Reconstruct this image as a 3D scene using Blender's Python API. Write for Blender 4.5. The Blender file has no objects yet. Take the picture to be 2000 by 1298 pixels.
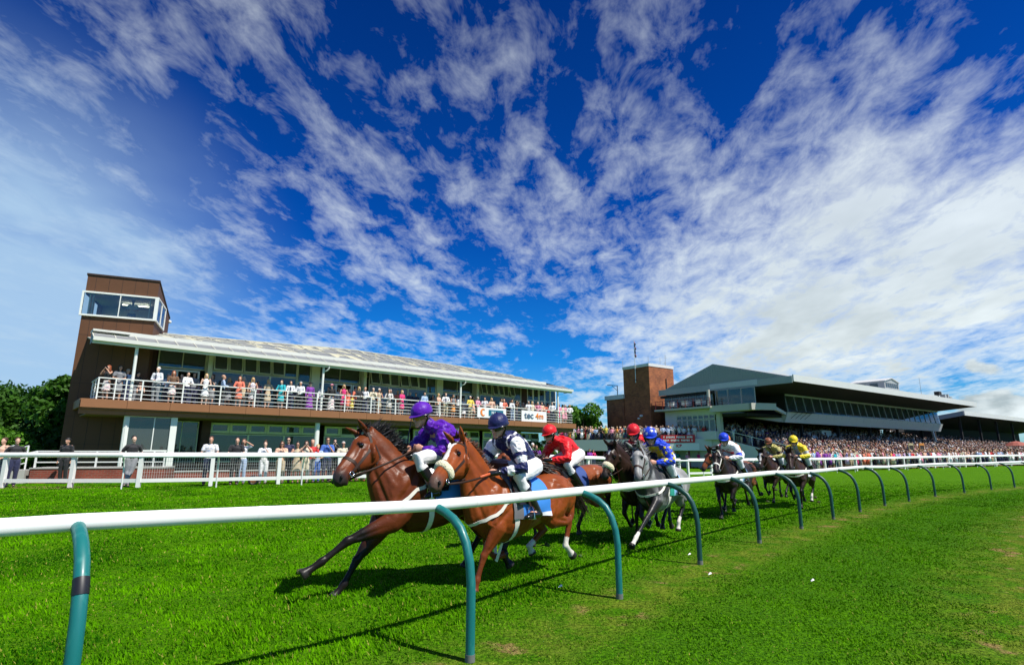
import bpy, bmesh, math, random, os
import numpy as np
from mathutils import Vector, Matrix, noise
from mathutils.bvhtree import BVHTree
C = bpy.context.scene.collection
rnd = random.Random(7)
R = math.radians
PITCH = math.atan(236/1100.0); CAMH = 1.45

# ---------------------------------------------------------------- small helpers
def ray(x, y):
    """direction from the photographer's eye through a point of the 2000 px wide photograph"""
    u = (x-1000)/1100.0; v = (649-y)/1100.0
    return Vector((u, math.cos(PITCH)-v*math.sin(PITCH), math.sin(PITCH)+v*math.cos(PITCH)))
def meas(x, y, p0, n):
    """measured position of a feature lying on the vertical plane (p0, n)"""
    d = ray(x, y); o = Vector((0, 0, CAMH)); n = Vector(n)
    return o + d*((Vector(p0)-o).dot(n)/d.dot(n))

def props(o, label=None, cat=None, group=None, kind=None):
    if label: o['label'] = label
    if cat: o['category'] = cat
    if group: o['group'] = group
    if kind: o['kind'] = kind
    return o
def empty(name, loc=(0, 0, 0), rz=0, **k):
    o = bpy.data.objects.new(name, None); C.objects.link(o)
    o.location = loc; o.rotation_euler = (0, 0, rz); o.empty_display_size = 0.2
    return props(o, **k)

class MB:
    """collects boxes, tubes, lofts and turns them into ONE mesh object"""
    def __init__(s): s.v = []; s.f = []; s.m = []; s.M = None
    def add(s, vs, fs, m=0):
        b = len(s.v)
        if s.M is not None: vs = [s.M @ Vector(p) for p in vs]
        s.v += [tuple(p) for p in vs]
        s.f += [tuple(b+i for i in f) for f in fs]; s.m += [m]*len(fs)
        return s
    def box(s, x0, x1, y0, y1, z0, z1, m=0):
        vs = [(x0,y0,z0),(x1,y0,z0),(x1,y1,z0),(x0,y1,z0),(x0,y0,z1),(x1,y0,z1),(x1,y1,z1),(x0,y1,z1)]
        return s.add(vs, [(3,2,1,0),(4,5,6,7),(0,1,5,4),(1,2,6,5),(2,3,7,6),(3,0,4,7)], m)
    def quad(s, a, b, c, d, m=0): return s.add([a,b,c,d], [(0,1,2,3)], m)
    def prism(s, poly, d, m=0):
        """planar polygon (3d points) extruded by vector d"""
        n = len(poly); d = Vector(d)
        vs = [Vector(p) for p in poly]+[Vector(p)+d for p in poly]
        fs = [tuple(range(n-1,-1,-1)), tuple(range(n,2*n))]+[(i,(i+1)%n,n+(i+1)%n,n+i) for i in range(n)]
        return s.add(vs, fs, m)
    def bar(s, a, b, w, h, m=0, up=(0,0,1)):
        a = Vector(a); b = Vector(b); t = (b-a).normalized(); up = Vector(up)
        l = t.cross(up)
        l = l.normalized() if l.length > 1e-4 else Vector((1,0,0))
        u = l.cross(t)
        vs = []
        for p in (a,b):
            for i,j in ((-1,-1),(1,-1),(1,1),(-1,1)): vs.append(p+l*(i*w/2)+u*(j*h/2))
        return s.add(vs, [(0,1,2,3),(7,6,5,4),(0,4,5,1),(1,5,6,2),(2,6,7,3),(3,7,4,0)], m)
    def loft(s, pts, ra, rb=None, lat=(0,1,0), n=10, m=0, cap=True, closed=False):
        """tube through pts; ra = radius along lat, rb = radius across it"""
        pts = [Vector(p) for p in pts]; k = len(pts)
        if not hasattr(ra,'__len__'): ra = [ra]*k
        if rb is None: rb = ra
        if not hasattr(rb,'__len__'): rb = [rb]*k
        lat = Vector(lat); vs = []
        for i,p in enumerate(pts):
            if closed: t = pts[(i+1)%k]-pts[i-1]
            else: t = pts[min(i+1,k-1)]-pts[max(i-1,0)]
            t.normalize(); L = lat-t*lat.dot(t)
            if L.length < 1e-3: L = t.orthogonal()
            L.normalize(); D = t.cross(L)
            for j in range(n):
                a = 2*math.pi*j/n
                vs.append(p+L*(ra[i]*math.cos(a))+D*(rb[i]*math.sin(a)))
        fs = []
        for i in range(k if closed else k-1):
            i2 = (i+1)%k
            for j in range(n):
                j2 = (j+1)%n
                fs.append((i*n+j, i*n+j2, i2*n+j2, i2*n+j))
        if cap and not closed:
            fs.append(tuple(range(n-1,-1,-1))); fs.append(tuple((k-1)*n+j for j in range(n)))
        return s.add(vs, fs, m)
    def limb(s, pts, r, rb=None, lat=(0,1,0), n=10, m=0):
        """loft with rounded ends"""
        pts = [Vector(p) for p in pts]; r = list(r); rb = list(rb) if rb else list(r)
        a = (pts[0]-pts[1]).normalized(); b = (pts[-1]-pts[-2]).normalized()
        P = [pts[0]+a*rb[0]*.98, pts[0]+a*rb[0]*.7]+pts+[pts[-1]+b*rb[-1]*.7, pts[-1]+b*rb[-1]*.98]
        RA = [r[0]*.2, r[0]*.72]+r+[r[-1]*.72, r[-1]*.2]
        RB = [rb[0]*.2, rb[0]*.72]+rb+[rb[-1]*.72, rb[-1]*.2]
        return s.loft(P, RA, RB, lat, n, m)
    def ell(s, c, rx, ry, rz, M=None, n=12, k=8, m=0):
        vs = []; c = Vector(c)
        for i in range(k+1):
            th = math.pi*i/k
            for j in range(n):
                ph = 2*math.pi*j/n
                p = Vector((rx*math.sin(th)*math.cos(ph), ry*math.sin(th)*math.sin(ph), rz*math.cos(th)))
                if M is not None: p = M @ p
                vs.append(c+p)
        fs = []
        for i in range(k):
            for j in range(n):
                a,b,c2,d = i*n+j, i*n+(j+1)%n, (i+1)*n+(j+1)%n, (i+1)*n+j
                if i == 0: fs.append((a, d, c2))
                elif i == k-1: fs.append((a, d, b))
                else: fs.append((a, d, c2, b))
        return s.add(vs, fs, m)
    def mesh(s, name, mats=()):
        me = bpy.data.meshes.new(name)
        me.from_pydata(s.v, [], s.f)
        for q in (mats if isinstance(mats, (list,tuple)) else [mats]): me.materials.append(q)
        if s.m and max(s.m) > 0: me.polygons.foreach_set('material_index', s.m)
        me.validate(); me.update()
        return me
    def build(s, name, mats, parent=None, smooth=False, **k):
        me = s.mesh(name, mats)
        if smooth:
            me.polygons.foreach_set('use_smooth', [True]*len(me.polygons))
            if smooth != 'all': me.set_sharp_from_angle(angle=R(40))
        return obj(name, me, parent, **k)
def obj(name, me, parent=None, **k):
    o = bpy.data.objects.new(name, me); C.objects.link(o)
    if parent is not None: o.parent = parent
    return props(o, **k)
def copy_tree(o, parent=None):
    c = o.copy(); C.objects.link(c)
    if parent is not None: c.parent = parent
    for ch in list(KIDS.get(o.name, ())): 
        copy_tree(ch, c)
    return c
KIDS = {}
def kids_index():
    KIDS.clear()
    for o in bpy.data.objects:
        if o.parent: KIDS.setdefault(o.parent.name, []).append(o)

def remesh(me, voxel, smooth=4):
    """one continuous skin round overlapping closed shapes"""
    o = bpy.data.objects.new('tmp', me); C.objects.link(o)
    m = o.modifiers.new('r', 'REMESH'); m.mode = 'VOXEL'; m.voxel_size = voxel
    if smooth:
        q = o.modifiers.new('s', 'SMOOTH'); q.iterations = smooth; q.factor = .5
    dg = bpy.context.evaluated_depsgraph_get(); dg.update()
    out = bpy.data.meshes.new_from_object(o.evaluated_get(dg))
    bpy.data.objects.remove(o)
    out.polygons.foreach_set('use_smooth', [True]*len(out.polygons))
    return out
def mverts(me):
    a = np.empty(len(me.vertices)*3, dtype=np.float32); me.vertices.foreach_get('co', a)
    return a.reshape(-1,3).astype(float)

# ---------------------------------------------------------------- materials
def new_mat(name):
    m = bpy.data.materials.new(name); m.use_nodes = True
    nt = m.node_tree; b = nt.nodes['Principled BSDF']
    return m, nt, b
def lk(nt, a, b): nt.links.new(a, b)
def mat(name, col, rough=.6, metal=0, var=.12, scale=6, bump=0, bscale=None, spec=.5, coat=0, sheen=0, stretch=None, detail=4, col2=None, thr=None):
    m, nt, b = new_mat(name)
    b.inputs['Roughness'].default_value = rough; b.inputs['Metallic'].default_value = metal
    b.inputs['Specular IOR Level'].default_value = spec
    b.inputs['Coat Weight'].default_value = coat; b.inputs['Coat Roughness'].default_value = .15
    b.inputs['Sheen Weight'].default_value = sheen
    tc = nt.nodes.new('ShaderNodeTexCoord'); mp = nt.nodes.new('ShaderNodeMapping')
    if stretch: mp.inputs['Scale'].default_value = stretch
    lk(nt, tc.outputs['Object'], mp.inputs[0])
    n = nt.nodes.new('ShaderNodeTexNoise'); n.inputs['Scale'].default_value = scale; n.inputs['Detail'].default_value = detail
    lk(nt, mp.outputs[0], n.inputs['Vector'])
    mx = nt.nodes.new('ShaderNodeMix'); mx.data_type = 'RGBA'
    c = (*col, 1)
    if col2 is None:
        mx.inputs[6].default_value = tuple(q*(1-var) for q in col)+(1,)
        mx.inputs[7].default_value = tuple(min(1, q*(1+var)) for q in col)+(1,)
    else:
        mx.inputs[6].default_value = c; mx.inputs[7].default_value = (*col2, 1)
    if thr:
        r = nt.nodes.new('ShaderNodeMapRange'); r.inputs[1].default_value = thr[0]; r.inputs[2].default_value = thr[1]
        lk(nt, n.outputs[0], r.inputs[0]); lk(nt, r.outputs[0], mx.inputs[0])
    else: lk(nt, n.outputs[0], mx.inputs[0])
    lk(nt, mx.outputs[2], b.inputs['Base Color'])
    if bump:
        n2 = nt.nodes.new('ShaderNodeTexNoise'); n2.inputs['Scale'].default_value = bscale or scale*4; n2.inputs['Detail'].default_value = 3
        lk(nt, mp.outputs[0], n2.inputs['Vector'])
        bp = nt.nodes.new('ShaderNodeBump'); bp.inputs['Strength'].default_value = bump; bp.inputs['Distance'].default_value = .02
        lk(nt, n2.outputs[0], bp.inputs['Height']); lk(nt, bp.outputs[0], b.inputs['Normal'])
    return m
def glass_mat(name, tint, op=.25, rough=.02):
    """thin pane: part reflecting, part see-through, part tinted"""
    m = bpy.data.materials.new(name); m.use_nodes = True; nt = m.node_tree; nt.nodes.clear()
    out = nt.nodes.new('ShaderNodeOutputMaterial'); g = nt.nodes.new('ShaderNodeBsdfGlossy'); g.inputs['Roughness'].default_value = rough
    t = nt.nodes.new('ShaderNodeBsdfTransparent'); t.inputs[0].default_value = (*tint, 1)
    d = nt.nodes.new('ShaderNodeBsdfDiffuse'); d.inputs[0].default_value = (*[q*.25 for q in tint], 1)
    a = nt.nodes.new('ShaderNodeMixShader'); a.inputs[0].default_value = op
    lk(nt, t.outputs[0], a.inputs[1]); lk(nt, d.outputs[0], a.inputs[2])
    f = nt.nodes.new('ShaderNodeFresnel'); f.inputs[0].default_value = 1.7
    b = nt.nodes.new('ShaderNodeMixShader'); lk(nt, f.outputs[0], b.inputs[0]); lk(nt, a.outputs[0], b.inputs[1]); lk(nt, g.outputs[0], b.inputs[2])
    lk(nt, b.outputs[0], out.inputs[0])
    return m
def brick_mat(name, c1, c2, mortar, scale, rx=0, size=(.22,.075)):
    m, nt, b = new_mat(name); b.inputs['Roughness'].default_value = .85
    tc = nt.nodes.new('ShaderNodeTexCoord'); sp = nt.nodes.new('ShaderNodeSeparateXYZ'); cb = nt.nodes.new('ShaderNodeCombineXYZ')
    ad = nt.nodes.new('ShaderNodeMath'); ad.operation = 'ADD'
    lk(nt, tc.outputs['Object'], sp.inputs[0]); lk(nt, sp.outputs[0], ad.inputs[0]); lk(nt, sp.outputs[1], ad.inputs[1])
    lk(nt, ad.outputs[0], cb.inputs[0]); lk(nt, sp.outputs[2], cb.inputs[1])
    br = nt.nodes.new('ShaderNodeTexBrick'); br.inputs['Scale'].default_value = 1
    br.inputs['Brick Width'].default_value = size[0]; br.inputs['Row Height'].default_value = size[1]; br.inputs['Mortar Size'].default_value = .008
    br.inputs['Color1'].default_value = (*c1,1); br.inputs['Color2'].default_value = (*c2,1); br.inputs['Mortar'].default_value = (*mortar,1)
    lk(nt, cb.outputs[0], br.inputs[0])
    n = nt.nodes.new('ShaderNodeTexNoise'); n.inputs['Scale'].default_value = scale; n.inputs['Detail'].default_value = 5; lk(nt, tc.outputs['Object'], n.inputs['Vector'])
    r = nt.nodes.new('ShaderNodeMapRange'); r.inputs[1].default_value=.3; r.inputs[2].default_value=.7; r.inputs[3].default_value=.65; r.inputs[4].default_value=1.3
    lk(nt, n.outputs[0], r.inputs[0])
    v = nt.nodes.new('ShaderNodeVectorMath'); v.operation = 'SCALE'; lk(nt, br.outputs[0], v.inputs[0]); lk(nt, r.outputs[0], v.inputs['Scale'])
    lk(nt, v.outputs[0], b.inputs['Base Color'])
    return m
def objcol_mat(name, rough=.75, pattern=0, sheen=.2):
    """cloth whose colour is the object's own colour; pattern adds a printed motif"""
    m, nt, b = new_mat(name); b.inputs['Roughness'].default_value = rough; b.inputs['Sheen Weight'].default_value = sheen
    oi = nt.nodes.new('ShaderNodeObjectInfo'); tc = nt.nodes.new('ShaderNodeTexCoord')
    n = nt.nodes.new('ShaderNodeTexNoise'); n.inputs['Scale'].default_value = 9; lk(nt, tc.outputs['Object'], n.inputs['Vector'])
    r = nt.nodes.new('ShaderNodeMapRange'); r.inputs[3].default_value=.8; r.inputs[4].default_value=1.15; lk(nt, n.outputs[0], r.inputs[0])
    v = nt.nodes.new('ShaderNodeVectorMath'); v.operation='SCALE'; lk(nt, oi.outputs['Color'], v.inputs[0]); lk(nt, r.outputs[0], v.inputs['Scale'])
    last = v.outputs[0]
    if pattern:
        w = nt.nodes.new('ShaderNodeTexVoronoi'); w.inputs['Scale'].default_value = pattern; lk(nt, tc.outputs['Object'], w.inputs['Vector'])
        q = nt.nodes.new('ShaderNodeMapRange'); q.inputs[1].default_value=.32; q.inputs[2].default_value=.38; lk(nt, w.outputs[0], q.inputs[0])
        mx = nt.nodes.new('ShaderNodeMix'); mx.data_type='RGBA'; lk(nt, q.outputs[0], mx.inputs[0]); lk(nt, last, mx.inputs[6]); mx.inputs[7].default_value=(.75,.72,.68,1)
        last = mx.outputs[2]
    lk(nt, last, b.inputs['Base Color'])
    n2 = nt.nodes.new('ShaderNodeTexNoise'); n2.inputs['Scale'].default_value = 14; lk(nt, tc.outputs['Object'], n2.inputs['Vector'])
    bp = nt.nodes.new('ShaderNodeBump'); bp.inputs['Strength'].default_value=.5; bp.inputs['Distance'].default_value=.03; lk(nt, n2.outputs[0], bp.inputs['Height']); lk(nt, bp.outputs[0], b.inputs['Normal'])
    return m
# ================================================================ light, sky, camera
SUN_EL = R(56); SUN_DIR = Vector((.84*math.cos(SUN_EL), -.54*math.cos(SUN_EL), math.sin(SUN_EL))).normalized()
def make_world():
    w = bpy.data.worlds.new('World'); bpy.context.scene.world = w; w.use_nodes = True
    nt = w.node_tree; nt.nodes.clear()
    out = nt.nodes.new('ShaderNodeOutputWorld'); bg = nt.nodes.new('ShaderNodeBackground')
    sky = nt.nodes.new('ShaderNodeTexSky'); sky.sky_type = 'NISHITA'; sky.sun_disc = False
    sky.sun_elevation = SUN_EL; sky.sun_rotation = math.atan2(SUN_DIR.x, SUN_DIR.y)
    sky.air_density = 1.0; sky.dust_density = .2; sky.ozone_density = 4.0
    tc = nt.nodes.new('ShaderNodeTexCoord')
    def math_(op, a, b=None, c=None, clamp=False):
        n = nt.nodes.new('ShaderNodeMath'); n.operation = op; n.use_clamp = clamp
        for i,q in enumerate((a,b,c)):
            if q is None: continue
            if isinstance(q,(int,float)): n.inputs[i].default_value = q
            else: lk(nt, q, n.inputs[i])
        return n.outputs[0]
    def rng(a, lo, hi, o0=0, o1=1, sm=False):
        n = nt.nodes.new('ShaderNodeMapRange'); lk(nt, a, n.inputs[0])
        if sm: n.interpolation_type = 'SMOOTHSTEP'
        for i,q in zip((1,2,3,4),(lo,hi,o0,o1)): n.inputs[i].default_value = q
        return n.outputs[0]
    sp = nt.nodes.new('ShaderNodeSeparateXYZ'); lk(nt, tc.outputs['Generated'], sp.inputs[0])
    zz = math_('MAXIMUM', sp.outputs[2], 0.0)
    # the cloud sheet: directions meet a plane overhead, so clouds shrink and crowd towards the horizon
    den = math_('ADD', zz, .13)
    u = math_('DIVIDE', sp.outputs[0], den); v = math_('DIVIDE', sp.outputs[1], den)
    # wind axis: bands run away towards the right horizon
    A = R(83)
    a1 = math_('ADD', math_('MULTIPLY', u, math.cos(A)), math_('MULTIPLY', v, math.sin(A)))      # along the bands
    a2 = math_('ADD', math_('MULTIPLY', u, -math.sin(A)), math_('MULTIPLY', v, math.cos(A)))     # across
    cb = nt.nodes.new('ShaderNodeCombineXYZ'); lk(nt, math_('MULTIPLY', a1, .60), cb.inputs[0]); lk(nt, a2, cb.inputs[1])
    def nz(scale, detail, rough, off, dist=0, src=None):
        n = nt.nodes.new('ShaderNodeTexNoise'); n.inputs['Scale'].default_value = scale; n.inputs['Detail'].default_value = detail
        n.inputs['Roughness'].default_value = rough; n.inputs['Distortion'].default_value = dist
        mp = nt.nodes.new('ShaderNodeMapping'); mp.inputs['Location'].default_value = off; lk(nt, src or cb.outputs[0], mp.inputs[0]); lk(nt, mp.outputs[0], n.inputs['Vector'])
        return n.outputs[0]
    big = nz(.95, 3, .5, (3.1, 1.7, 0), .2)
    mid = nz(3.6, 5, .6, (7.3, 2.2, .4), .25)
    fin = nz(9.5, 5, .66, (1.3, 9.2, .8), .3)
    # where the sheet is thick and where it opens (fixed directions of the sky)
    def blob(px, py, rad, amp):
        d = ray(px, py).normalized()
        n = nt.nodes.new('ShaderNodeVectorMath'); n.operation = 'DISTANCE'; lk(nt, tc.outputs['Generated'], n.inputs[0]); n.inputs[1].default_value = d
        return math_('MULTIPLY', rng(n.outputs['Value'], 0, rad, 1, 0, True), amp)
    tot = None
    for bl in BLOBS:
        q = blob(*bl); tot = q if tot is None else math_('ADD', tot, q)
    f = math_('ADD', math_('MULTIPLY', big, .30), math_('ADD', math_('MULTIPLY', mid, .80), math_('MULTIPLY', fin, .92)))
    f = math_('ADD', f, math_('MULTIPLY', tot, .40))
    dens = rng(f, .94, 1.46, 0, 1)
    dens = math_('POWER', dens, 1.05)
    hz = rng(sp.outputs[2], 0.0, .05, .0, 1)
    dens = math_('MULTIPLY', dens, hz)
    # soft veil of thin high cloud at the left
    veil = None
    for bl in ((-90, 620, .46, 1.0), (70, 560, .24, .30), (120, 760, .25, .2)):
        q = blob(*bl); veil = q if veil is None else math_('ADD', veil, q)
    veil = math_('MULTIPLY', veil, rng(nz(1.6, 4, .6, (4, 4, 4)), .25, .62, .5, 1.1))
    # low heaped clouds on the right horizon
    cum = nt.nodes.new('ShaderNodeTexNoise'); cum.inputs['Scale'].default_value = 16; cum.inputs['Detail'].default_value = 7; cum.inputs['Roughness'].default_value = .52
    mp = nt.nodes.new('ShaderNodeMapping'); mp.inputs['Scale'].default_value = (1,1,2.2); mp.inputs['Location'].default_value = (.35,.2,.1); lk(nt, tc.outputs['Generated'], mp.inputs[0]); lk(nt, mp.outputs[0], cum.inputs['Vector'])
    cdir = None
    for bl in ((1985, 800, .055, .42), (1930, 800, .045, .40), (1870, 790, .045, .36), (1820, 785, .03, .30), (1900, 716, .028, .40), (1945, 722, .022, .34)):
        q = blob(*bl); cdir = q if cdir is None else math_('ADD', cdir, q)
    cumd = math_('MULTIPLY', rng(math_('ADD', cum.outputs[0], cdir), .74, .86, 0, 1, True), rng(cdir, .02, .15))
    # colour of the blue: the Nishita sky, deepened as the photograph's polarised blue
    hs = nt.nodes.new('ShaderNodeHueSaturation'); hs.inputs['Saturation'].default_value = 1.0; hs.inputs['Value'].default_value = 1.0
    lk(nt, sky.outputs[0], hs.inputs['Color'])
    elev = rng(sp.outputs[2], .0, .75, 0, 1)
    ramp = nt.nodes.new('ShaderNodeValToRGB'); e = ramp.color_ramp; lk(nt, elev, ramp.inputs[0])
    e.elements[0].position = 0; e.elements[0].color = (*SKYT[0], 1); e.elements[1].position = 1; e.elements[1].color = (*SKYT[3], 1)
    for p_, c_ in ((.22, SKYT[1]), (.5, SKYT[2])):
        k = e.elements.new(p_); k.color = (*c_, 1)
    tint = nt.nodes.new('ShaderNodeMix'); tint.data_type = 'RGBA'; tint.blend_type = 'MULTIPLY'; tint.inputs[0].default_value = 1
    lk(nt, hs.outputs[0], tint.inputs[6]); lk(nt, ramp.outputs[0], tint.inputs[7])
    # cloud brightness: white with soft grey undersides
    shade = rng(nz(2.6, 4, .6, (5, 5, 1)), .3, .7, 0, 1)
    thick = rng(f, 1.15, 1.5, 0, 1, True)
    low = rng(sp.outputs[2], .05, .45, 1, .25)
    grey = math_('MULTIPLY', math_('MULTIPLY', thick, shade), low)
    cc = nt.nodes.new('ShaderNodeMix'); cc.data_type = 'RGBA'; lk(nt, grey, cc.inputs[0])
    cc.inputs[6].default_value = (*CLOUD[0], 1); cc.inputs[7].default_value = (*CLOUD[1], 1)
    m1 = nt.nodes.new('ShaderNodeMix'); m1.data_type = 'RGBA'
    lk(nt, math_('MULTIPLY', dens, rng(sp.outputs[2], .08, .72, 1.05, .56)), m1.inputs[0]); lk(nt, tint.outputs[2], m1.inputs[6]); lk(nt, cc.outputs[2], m1.inputs[7])
    m0 = nt.nodes.new('ShaderNodeMix'); m0.data_type = 'RGBA'; lk(nt, math_('MINIMUM', veil, .9), m0.inputs[0]); lk(nt, m1.outputs[2], m0.inputs[6]); m0.inputs[7].default_value = (*CLOUD[2], 1)
    cs = nt.nodes.new('ShaderNodeMix'); cs.data_type = 'RGBA'; lk(nt, rng(cum.outputs[0], .42, .62), cs.inputs[0]); cs.inputs[6].default_value = (*CLOUD[1],1); cs.inputs[7].default_value = (*CLOUD[0],1)
    m2 = nt.nodes.new('ShaderNodeMix'); m2.data_type = 'RGBA'; lk(nt, math_('MULTIPLY', cumd, .92), m2.inputs[0]); lk(nt, m0.outputs[2], m2.inputs[6]); lk(nt, cs.outputs[2], m2.inputs[7])
    lk(nt, m2.outputs[2], bg.inputs['Color']); bg.inputs['Strength'].default_value = .090
    lk(nt, bg.outputs[0], out.inputs[0])
# (x, y, radius, amount) in directions of the sky
BLOBS = [(170,60,.45,-.10),(30,130,.3,-.06),(330,150,.3,.06),(740,60,.24,-.22),(820,150,.18,-.12),(600,260,.18,-.12),(450,110,.16,.02),(190,330,.22,-.14),
         (1010,420,.16,-.10),(560,480,.3,.10),(880,560,.35,.12),(700,330,.25,.10),(1050,180,.30,-.02),(1180,60,.22,-.12),(1230,330,.16,-.05),(1120,330,.11,-.10),
         (1520,330,.38,.12),(1700,220,.25,.16),(1880,90,.25,-.06),(1470,30,.16,-.26),(1400,170,.16,-.16),(1620,120,.2,.10),(1950,200,.12,-.26),(1990,60,.14,-.16),
         (1900,460,.30,.28),(1650,590,.35,.62),(1350,620,.25,.52),(1990,620,.35,.66),(1100,640,.12,-.08),(1500,690,.25,.22),(1000,700,.2,-.22),(1330,720,.1,-.02),(1780,690,.1,-.22),(1900,760,.16,-.5),(420,640,.16,-.1),(1850,340,.12,-.12),(260,470,.2,.06)]
SKYT = [(.40,.86,1.10), (.05,.60,1.22), (.008,.33,.98), (.004,.18,.62)]
CLOUD = [(8.0,8.8,9.0), (4.2,4.9,5.1), (3.8,5.6,7.6)]
make_world()
sun = bpy.data.lights.new('sun', 'SUN'); sun.energy = 5.0; sun.angle = R(.53); sun.color = (1, .955, .87)
so = bpy.data.objects.new('sun', sun); C.objects.link(so); so.rotation_euler = (-SUN_DIR).to_track_quat('-Z', 'Y').to_euler()
cam = bpy.data.cameras.new('camera'); cam.sensor_width = 36; cam.lens = 1100/2000*36; cam.clip_end = 3000; cam.clip_start = .05
co = bpy.data.objects.new('camera', cam); C.objects.link(co); co.location = (0, 0, CAMH)
co.rotation_euler = (math.pi/2+PITCH, 0, 0)
S = bpy.context.scene; S.camera = co
S.view_settings.view_transform = 'Standard'; S.view_settings.look = 'None'; S.view_settings.gamma = 1; S.view_settings.exposure = .3
S.cycles.max_bounces = 6; S.cycles.transparent_max_bounces = 12; S.cycles.use_denoising = True

# ================================================================ ground
RAILB = [(-5.6,-.9),(-3.75,1.05),(-2.03,2.86),(-.3,4.42),(1.1,6.2),(2.52,8.02),(4.1,9.85),(5.7,11.65),(7.25,13.3),(8.85,14.95),(10.55,16.6),(12.3,18.15),(14.55,20.1),(17.0,21.95),(19.6,23.85),(21.9,25.4),(24.2,26.9),(26.5,28.4),(28.9,29.8)]
RP = np.array(RAILB)
def rail_perp(x, y):
    """signed distance from the line of rail posts, positive on the course side"""
    P = np.stack([x, y], -1); best = np.full(x.shape, 1e9); sgn = np.zeros(x.shape)
    for a, b in zip(RP[:-1], RP[1:]):
        d = b-a; t = np.clip(((P-a)@d)/(d@d), 0 if not np.array_equal(a, RP[0]) else -50, 1 if not np.array_equal(b, RP[-1]) else 50)
        q = P-(a+t[...,None]*d); r = np.hypot(q[...,0], q[...,1]); s = np.sign(d[0]*q[...,1]-d[1]*q[...,0])
        m = r < best; best = np.where(m, r, best); sgn = np.where(m, s, sgn)
    return best*sgn
def sstep(a, lo, hi):
    t = np.clip((a-lo)/(hi-lo), 0, 1); return t*t*(3-2*t)
def gz(x, y):
    x = np.asarray(x, float); y = np.asarray(y, float)
    p = rail_perp(x, y)
    lift = .27+(-.12-.27)*sstep(x, -4, 14)
    far = .0+.25*sstep(x, 25, 60)
    return sstep(p, 6.5, 14)*(lift+far)
def g1(x, y): return float(gz(np.array([x]), np.array([y]))[0])
def grid_axis(lo, hi, fine0, fine1, st, big):
    a = list(np.arange(fine0, fine1, st)); l = []; x = fine0; s = st
    while x > lo: s = min(s*1.25, big); x -= s; l.append(x)
    h = []; x = a[-1]; s = st
    while x < hi: s = min(s*1.25, big); x += s; h.append(x)
    return np.array(l[::-1]+a+h)
GX = grid_axis(-900, 900, -26, 40, .5, 80); GY = grid_axis(-60, 1200, 0, 60, .5, 80)
def turf_mat():
    m, nt, b = new_mat('turf'); b.inputs['Roughness'].default_value = .95; b.inputs['Specular IOR Level'].default_value = .04
    geo = nt.nodes.new('ShaderNodeNewGeometry')
    at = nt.nodes.new('ShaderNodeAttribute'); at.attribute_name = 'zone'
    def nz(scale, detail=4, off=0, st=(1,1,1), rot=0):
        n = nt.nodes.new('ShaderNodeTexNoise'); n.inputs['Scale'].default_value = scale; n.inputs['Detail'].default_value = detail; n.inputs['Roughness'].default_value = .6
        mp = nt.nodes.new('ShaderNodeMapping'); mp.inputs['Location'].default_value = (off,off,0); mp.inputs['Scale'].default_value = st; mp.inputs['Rotation'].default_value = (0,0,rot)
        lk(nt, geo.outputs['Position'], mp.inputs[0]); lk(nt, mp.outputs[0], n.inputs['Vector']); return n.outputs[0]
    def mix(f, a, c):
        n = nt.nodes.new('ShaderNodeMix'); n.data_type = 'RGBA'
        for i,q in ((0,f),(6,a),(7,c)):
            if isinstance(q, tuple): n.inputs[i].default_value = (*q,1)
            else: lk(nt, q, n.inputs[i])
        return n.outputs[2]
    def rg(a, lo, hi, o0=0, o1=1):
        n = nt.nodes.new('ShaderNodeMapRange'); n.interpolation_type = 'SMOOTHSTEP'
        for i,q in zip((1,2,3,4),(lo,hi,o0,o1)): n.inputs[i].default_value = q
        lk(nt, a, n.inputs[0]); return n.outputs[0]
    def mul(a, c):
        n = nt.nodes.new('ShaderNodeMath'); n.operation = 'MULTIPLY'
        for i,q in enumerate((a,c)):
            if isinstance(q,(int,float)): n.inputs[i].default_value = q
            else: lk(nt, q, n.inputs[i])
        return n.outputs[0]
    sep = nt.nodes.new('ShaderNodeSeparateColor'); lk(nt, at.outputs['Color'], sep.inputs[0])
    lush, dry, path = sep.outputs[0], sep.outputs[1], sep.outputs[2]
    fine = rg(nz(26, 5), .3, .72); clump = rg(nz(5, 5, 4), .32, .68); wide = rg(nz(.7, 4, 9), .35, .65)
    g1_ = mix(fine, (.020,.090,.001), (.11,.30,.002)); g2_ = mix(fine, (.025,.10,.002), (.11,.30,.003))
    short = mix(clump, g2_, mix(fine, (.020,.085,.001), (.09,.24,.002)))
    lus = mix(clump, g1_, mix(fine, (.035,.12,.001), (.16,.36,.003)))
    base = mix(lush, short, lus)
    yel = mix(fine, (.11,.13,.012), (.30,.33,.04)); 
    base = mix(mul(dry, rg(nz(3.2, 5, 2), .36, .62)), base, yel)
    bare = mix(fine, (.22,.13,.05), (.42,.28,.12))
    base = mix(mul(rg(sep.outputs[1], .25, .6), rg(nz(2.2, 7, 31), .56, .64)), base, bare)
    base = mix(mul(wide, .28), base, mix(fine, (.015,.07,.003), (.05,.17,.009)))
    sand = mix(fine, (.33,.2,.09), (.5,.34,.18)); base = mix(path, base, sand)
    lk(nt, base, b.inputs['Base Color'])
    bp = nt.nodes.new('ShaderNodeBump'); bp.inputs['Strength'].default_value = 1; bp.inputs['Distance'].default_value = .05
    ad = nt.nodes.new('ShaderNodeMath'); ad.operation = 'ADD'; lk(nt, nz(30, 4, 5), ad.inputs[0]); lk(nt, mul(nz(6, 4, 8), 1.5), ad.inputs[1])
    lk(nt, ad.outputs[0], bp.inputs['Height']); lk(nt, bp.outputs[0], b.inputs['Normal'])
    return m
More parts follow.
